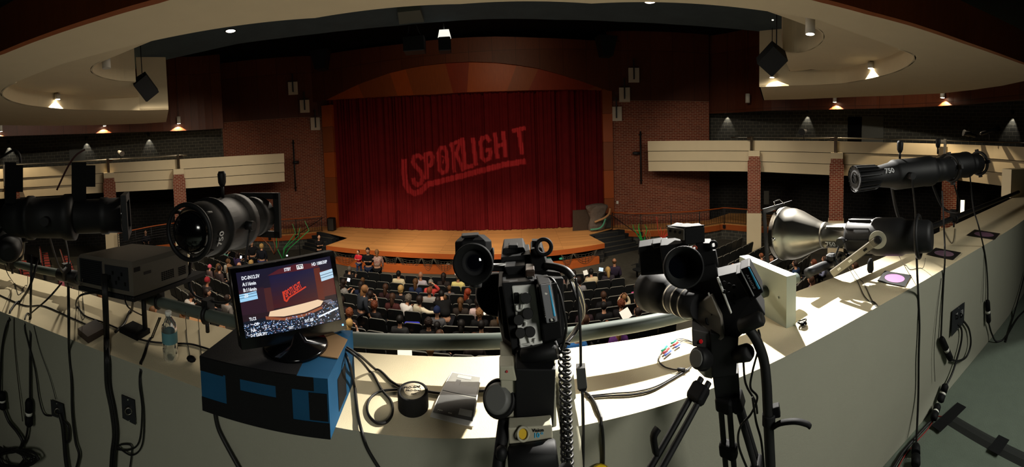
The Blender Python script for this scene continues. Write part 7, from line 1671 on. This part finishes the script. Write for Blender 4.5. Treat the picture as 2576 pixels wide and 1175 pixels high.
 (463, 786, 'lap', 'long', 'light', '8a6a58', K, 0, 'person with light hair just over the ledge left of the safety cables'),
 (558, 829, 'lap', 'short', 'light', '9a8a80', K, 0, 'person whose head and hands show over the ledge at the box corner'),
 (155, 691, 'lap', 'long', 'brown', 'a05a62', K, 0, 'person in a pink top over the ledge at the far left'),
 (252, 741, 'lap', 'short', 'light', 'b03040', K, 0, 'person in red over the ledge left of the projector'),
 (385, 781, 'lap', 'long', 'mid', 'b04a60', K, 0, 'person in a pink-red top over the ledge under the projector'),
]
for q in PEOPLE:
    px_, py_, pose, st, hc, top, pants, yaw, lab = q[:9]
    person(px_, py_, pose, st, hc, top, pants, yaw, lab, q[9] if len(q) > 9 else 1.0, skin=(q[10] if len(q) > 10 else (0 if (px_ * 7 + py_) % 4 else 1)), pattern=(M_check if 'checked' in lab else None))
S = (0, -1, 0)
person(901, 634, 'front', 'short', 'dark', 'b02430', '2a3550', 0, 'child in a red hooded top and jeans standing before the stage', .74, face_dir=(-.3, -1, 0), z=-4.2)
person(925, 630, 'front', 'long', 'dark', '141417', '1f2940', 0, 'person in a black cardigan and jeans with a lanyard standing before the stage', 1.0, face_dir=(.1, -1, 0), z=-4.2)
person(948, 634, 'turn', 'long', 'light', '999999', '121214', 0, 'person in a floral blouse and black skirt standing beside the black cardigan', .97, face_dir=(-.2, 1, 0), z=-4.2, pattern=M_floral)
person(802, 596, 'front', 'short', 'dark', '121214', '141416', 0, 'person in black with a shoulder strap standing by the left stage stairs', 1.0, face_dir=(.8, -1, 0), r=19.2)
person(633, 612, 'hip', 'short', 'red', '18181b', '18181b', 0, 'person in dark clothes with reddish hair standing at the left block aisle', .95, face_dir=(.5, -1, 0), z=-4.2)
person(658, 619, 'stand', 'curly', 'blond', '16181f', '2a3154', 0, 'person with blond curls and blue jeans standing in the left aisle', .95, face_dir=(-.2, 1, 0), z=-4.1)
person(366, 584, 'lap', 'short', 'black', '23232a', K, 0, 'person with dark hair at the left side railing above the projector', 1.0, face_dir=(.8, -.6, 0), z=-3.6)
# sheets and phones held in hands
def sheet(x, y, r, w, h, ang, label, m=None, cat='paper', name='paper_sheet'):
    c = on_r(x, y, r); v = (c - Vector((0, 0, EYE))).normalized(); R = basis(v) @ Matrix.Rotation(math.radians(ang), 3, 'Y') @ Matrix.Rotation(math.radians(-35), 3, 'X'); b = MB(); b.box(tuple(c), (w, .004, h), R); return tag(build(name, b, m or mat('sheet_white', 'e6e6e2', .7)), label, cat)
sheet(1574, 790, 9.3, .26, .30, -30, 'white programme sheet read by the person with pinned-up hair'); sheet(1473, 686, 12.9, .16, .20, -15, 'white sheet held by the person in cream, third row right'); sheet(1512, 678, 13.4, .16, .16, 10, 'pale lit tablet between the blond hair and the cream top', mat('tablet_glow', 'bcd0e0', .5, emit='a8c4dc', estr=.5), 'tablet', 'tablet')
sheet(1018, 884, 7.5, .30, .26, 0, 'white sheet behind the blond head at the ledge'); sheet(1146, 687, 14.0, .06, .18, 0, 'small white sheet held up left of the eyecup'); sheet(606, 647, 14.3, .07, .12, 10, 'lit white phone held in the left block', mat('phone_glow', 'dfe8ff', .5, emit='dfe8ff', estr=1.5), 'phone', 'phone'); sheet(877, 704, 13.3, .1, .14, 15, 'lit phone held by the grey jumper beside the monitor', mat('phone_glow', 'dfe8ff', .5, emit='dfe8ff', estr=1.5), 'phone', 'phone'); sheet(722, 643, 15.6, .07, .07, 0, 'tiny lit phone above the monitor', mat('phone_glow', 'dfe8ff', .5, emit='dfe8ff', estr=1.5), 'phone', 'phone')
sheet(1216, 783, 10.0, .16, .2, 20, 'white sheet beside the person with light curls'); sheet(520, 812, 4.9 + 3, .12, .1, 20, 'small white card over the ledge beside the blue box'); sheet(496, 800, 8, .34, .2, 10, 'brown cardboard piece over the ledge left of the blue box', mat('card_brown', '9a7048', .8), 'cardboard', 'cardboard_piece')
c = room(-2.37, 8.55, floor_z(room(-2.4, 8.5)) + .44); b = MB(); c = on_r(1037, 814, 9.9); b.box(tuple(c), (.42, .1, .08), bev=.02); tag(build('folded_cloth', b, mat('bright_blue', '2b2fb0', .8)), 'bright blue folded cloth on an empty seat above the pipe', 'cloth')
# ================================================================== STAGE DRESSING AND ODDMENTS
c = on_z(1464, 580, SZ); t = thing('stage_flat', 'dark brown rectangular scenery board standing at the right of the stage', 'scenery', (c.x, c.y, SZ))
P = [on_v(x, y, room(-12, to_room(c)[1]), room(8, to_room(c)[1])) for x, y in ((1441, 533), (1488, 531), (1488, 577), (1441, 583))]; P[2].z = P[3].z = SZ + .01; P[0].z = P[1].z = SZ + 1.15
M_flat = mat('flat_brown', '33271d', .8, noise=.3, nscale=12); b = MB(); b.plate([P[3], P[2], P[1], P[0]], room(0, .06) - room(0, 0)); wpart('board', b, M_flat, t); b = MB(); q = (P[2] + P[3]) / 2; b.tube([q + Zv * 1.0 + wdir * .08, q + wdir * .7], .02, 6); wpart('brace', b, M_panelp, t)
# rocky scenery with a driftwood figurehead
rk = on_z(1503, 578, SZ); t = thing('rock_scenery', 'grey rock-like scenery block with pale driftwood and teal weed beside the dark board', 'scenery', (rk.x, rk.y, SZ)); rr_ = random.Random(4)
b = MB(); n = 14; lv = [(0, .45), (.3, .5), (.7, .42), (1.0, .50), (1.25, .62), (1.38, .55), (1.45, .3)]; vs = []; fs = []
for k, (z, r_) in enumerate(lv):
    for i in range(n): a = 2 * PI * i / n; q = r_ * rr_.uniform(.82, 1.15); vs.append((rk.x + q * math.cos(a) * 1.05, rk.y + q * math.sin(a) * .6, SZ + z))
for k in range(len(lv) - 1):
    for i in range(n): j = (i + 1) % n; fs.append((k * n + i, k * n + j, k * n + n + j, k * n + n + i))
fs.append(tuple((len(lv) - 1) * n + i for i in range(n))); b.add(vs, fs); wpart('rock', b, mat('rock_grey', '5a5048', .9, noise=.4, nscale=5, bump=.6, bscale=8), t)
ro = rk - wdir * .5
b = MB(); b.tube(smooth([ro + udir * .62 + Zv * 1.25, ro + udir * .55 + Zv * .95, ro + udir * .30 + Zv * .75, ro - udir * .05 + Zv * .62, ro - udir * .25 + Zv * .55], 5), .06, 8); wpart('driftwood', b, mat('driftwood', 'a07850', .8), t, 'pale tan driftwood'); b = MB(); b.tube(smooth([ro + udir * .35 + Zv * .70, ro + udir * .2 + Zv * .35, ro - udir * .05 + Zv * .18, ro - udir * .5 + Zv * .16], 5), .05, 8); wpart('weed', b, mat('teal_weed', '4a8a6e', .8), t, 'teal weed')
for x, y, s_, lab in ((835, 580, 1, 'black loudspeaker standing on the left front corner of the stage'), (1525, 574, 1, 'black loudspeaker standing on the right corner of the stage by the railing')):
    c = on_z(x, y, SZ); t = thing('stage_monitor', lab, 'loudspeaker', (c.x, c.y, SZ)); R = Matrix.Rotation(-.15, 3, 'Z'); b = MB(); b.box((c.x, c.y, SZ + .40), (.42, .42, .8), R, bev=.03); wpart('cabinet', b, M_spk, t); b = MB(); b.box((c.x + .03, c.y - .22, SZ + .42), (.36, .02, .7), R); wpart('grille', b, M_spkg, t)
# netting swagged under the stage lip
M_net = mat('net_cord', '403d33', .9)
for lab, x0, x1 in (('left', 850, 1000), ('middle', 1000, 1140), ('right', 1400, 1510)):
    t = thing('net_swag', f'thin fishing net hanging in swags under the {lab} of the stage edge', 'net', tuple(on_z((x0 + x1) / 2, 640, SZ))); m_ = max(2, int((x1 - x0) / 45)); A_ = [on_z(x0 + (x1 - x0) * i / m_, 0, SZ) if False else None for i in range(m_ + 1)]
    pts = []
    for i in range(m_ + 1):
        x = x0 + (x1 - x0) * i / m_; best = min(LIP, key=lambda p: abs(to_px(p)[0] - x)); pts.append(Vector((best.x, best.y - .06, SZ - .22)))
    for i in range(m_):
        b = MB(); a, c = pts[i], pts[i + 1]
        for k in range(5):
            dp = .12 + .11 * k; b.tube([a.lerp(c, f) - Zv * (dp * 4 * f * (1 - f)) + Vector((0, -.02, 0)) for f in np.linspace(0, 1, 9)], .008, 4)
        for f in (.2, .35, .5, .65, .8): b.tube([a.lerp(c, f) - Zv * (.12 * 4 * f * (1 - f)), a.lerp(c, f * .8 + .1) - Zv * (.56 * 4 * f * (1 - f))], .008, 4)
        wpart('swag', b, M_net, t)
# coral-like branches beside the ramps
def branch(x, y, r, h, hexc, lab, seed, lean=.3):
    rr2 = random.Random(seed); o = on_r(x, y, r); o.z = max(floor_z(o), o.z) if False else o.z; t = thing('branch_decoration', lab, 'decoration', tuple(o)); m_ = mat('branch_' + hexc, hexc, .7)
    for k in range(4):
        a = rr2.uniform(-1, 1); p1 = o + udir * a * h * .25 + Zv * h * .35; p2 = p1 + udir * (a * h * .4 + lean * h * .5) + Zv * h * rr2.uniform(.3, .6); p3 = p2 + udir * h * .15 * rr2.uniform(-1, 1.5) + Zv * h * .25
        b = MB(); b.tube([o, p1, p2, p3], [.03, .026, .02, .01], 5); wpart('twig', b, m_, t)
branch(712, 655, 17.6, 1.7, '2f8a4a', 'green branching decoration left of the stage above the monitor', 2, .7); branch(690, 640, 17.9, 1.2, '7a4a30', 'brown branching decoration left of the green one', 5, -.5)
branch(1620, 614, 18.0, .9, '22a045', 'bright green branching decoration at the foot of the right ramp', 3, .1); branch(1636, 612, 18.0, .7, '8a5a34', 'brown branching decoration between green and red ones', 7, .2); branch(1668, 606, 18.0, .6, 'c03a2a', 'red branching decoration at the foot of the right ramp', 8, .4)
cb = [on_r(1608, 575, 18.7), on_r(1609, 588, 18.5), on_r(1612, 600, 18.3), on_r(1619, 612, 18.1)]; b = MB(); b.tube(smooth(cb, 4), .025, 6); tag(build('green_garland', b, mat('branch_22a045', '22a045', .7)), 'green garland hanging from the right ramp rail to the floor', 'garland')
cb = [on_r(1652, 545, 18.9), on_r(1655, 575, 18.7), on_r(1662, 598, 18.2)]; b = MB(); b.tube(smooth(cb, 4), .016, 6); tag(build('red_garland', b, mat('branch_c03a2a', 'c03a2a', .7)), 'red garland hanging over the right ramp edge', 'garland')
# green glassy props in the pit, their glints put in as glow
for x, y, r_, lab in ((1352, 652, .10, 'left'), (1380, 650, .07, 'middle'), (1412, 650, .06, 'right')):
    c = on_r(x, y, 16.7); c.z = -3.72; b = MB(); b.ball(tuple(c), (r_ * 2, r_, r_), 10); tag(build('glass_float', b, mat('green_glint_glow', '2f8a72', .15, emit='1f6a58', estr=.25)), f'small green float with its glint put in as glow under the right stage edge, {lab} of three', 'float')
c = on_r(1127, 666, 16.9); b = MB(); b.ball(tuple(c), .11, 12); tag(build('pale_ball', b, mat('pale_ball', 'a0988a', .7)), 'pale round ball on the wooden step left of the eyecup', 'ball')
# wide black seats and a painted circle of lit floor in the right aisle
for k, (x, y) in enumerate(((1612, 664), (1640, 668))):
    p = on_z(x, y, -3.55); o = copy_tree(P_seat); o.location = (p.x, p.y, floor_z(p)); o.rotation_euler = (0, 0, -math.atan2(-.6, .8) + 1.2); o['label'] = ('black seat with raised arm standing in the right aisle, farther one', 'black seat standing in the right aisle, nearer one')[k]; o['group'] = 'loose seats in the right aisle'
c = on_z(1637, 692, -4.15); t = thing('lit_floor_patch', 'pale grey half-round pool of light painted on the right aisle floor', 'mat', tuple(c)); b = MB(); b.lathe([(0, .62), (.02, .60)], c, c + Zv, 24, squash=(1, .5)); wpart('mat', b, mat('lit_floor_grey', '8d8a80', .9), t)  # pale disc stands in for the lit circle of floor
# lit panel seen through the far right opening
c = on_r(2421, 522, 15.5); t = thing('lit_window', 'small glowing rectangular panel under the right balcony behind the pipe', 'light panel', tuple(c)); R = basis((c - Vector((0, 0, EYE)))); b = MB(); b.box(tuple(c), (.16, .04, .62), R); wpart('panel', b, mat('panel_glow', 'ffe9b8', .5, emit='ffe9b8', estr=4), t, 'glowing panel'); b = MB()
for sg in (-1, 1): b.box(tuple(c + R @ Vector((sg * .1, 0, 0))), (.03, .06, .7), R)
for sg in (-1, 1): b.box(tuple(c + R @ Vector((0, 0, sg * .33))), (.2, .06, .04), R)
wpart('frame', b, M_iron, t)
# grey plates on the lower walls
for x, y, r_, P_, lab in ((1928, 497, 21.5, 'R', 'pale grey panel on the dark wall right of the first right column'), (22, 585, 20.5, 'L', 'grey panel on the dark wall at the far left')):
    c = on_r(x, y, r_); R = basis(Vector((c.x, c.y, 0))); b = MB(); b.box(tuple(c), (.3, .08, .8), R); tag(build('wall_panel', b, mat('panel_grey', '55544e', .7)), lab, 'panel')

# low railing of the raised side aisle under the left balcony
for lab, top in (('left', ((296, 587, 19.3), (340, 578, 19.5), (380, 570, 19.7), (425, 563, 19.9), (470, 558, 20.1))), ('right', ((1905, 527, 21.5), (1950, 531, 20.6), (1990, 537, 19.9)))):
    P = smooth([on_r(*p) for p in top], 4); t = thing('aisle_railing', f'dark slatted railing with a wooden top under the {lab} balcony between the columns', 'railing', tuple(P[0]))
    b = MB(); b.tube(P, .03, 8); wpart('handrail', b, M_panelo, t, 'wooden handrail')
    for k in range(5): b = MB(); b.tube([p - Zv * (.1 + .13 * k) for p in P], .012, 5); wpart('rail', b, M_iron, t)
    for p in P[::4]: b = MB(); b.cyl(tuple(p - Zv * .95), tuple(p), .022, 6); wpart('post', b, M_iron, t)
    b = MB(); b.ribbon([p.xy for p in P], P[0].z - 1.1, P[0].z - .88, 0, .08); wpart('kerb', b, M_fascia, t, 'orange wood kerb')
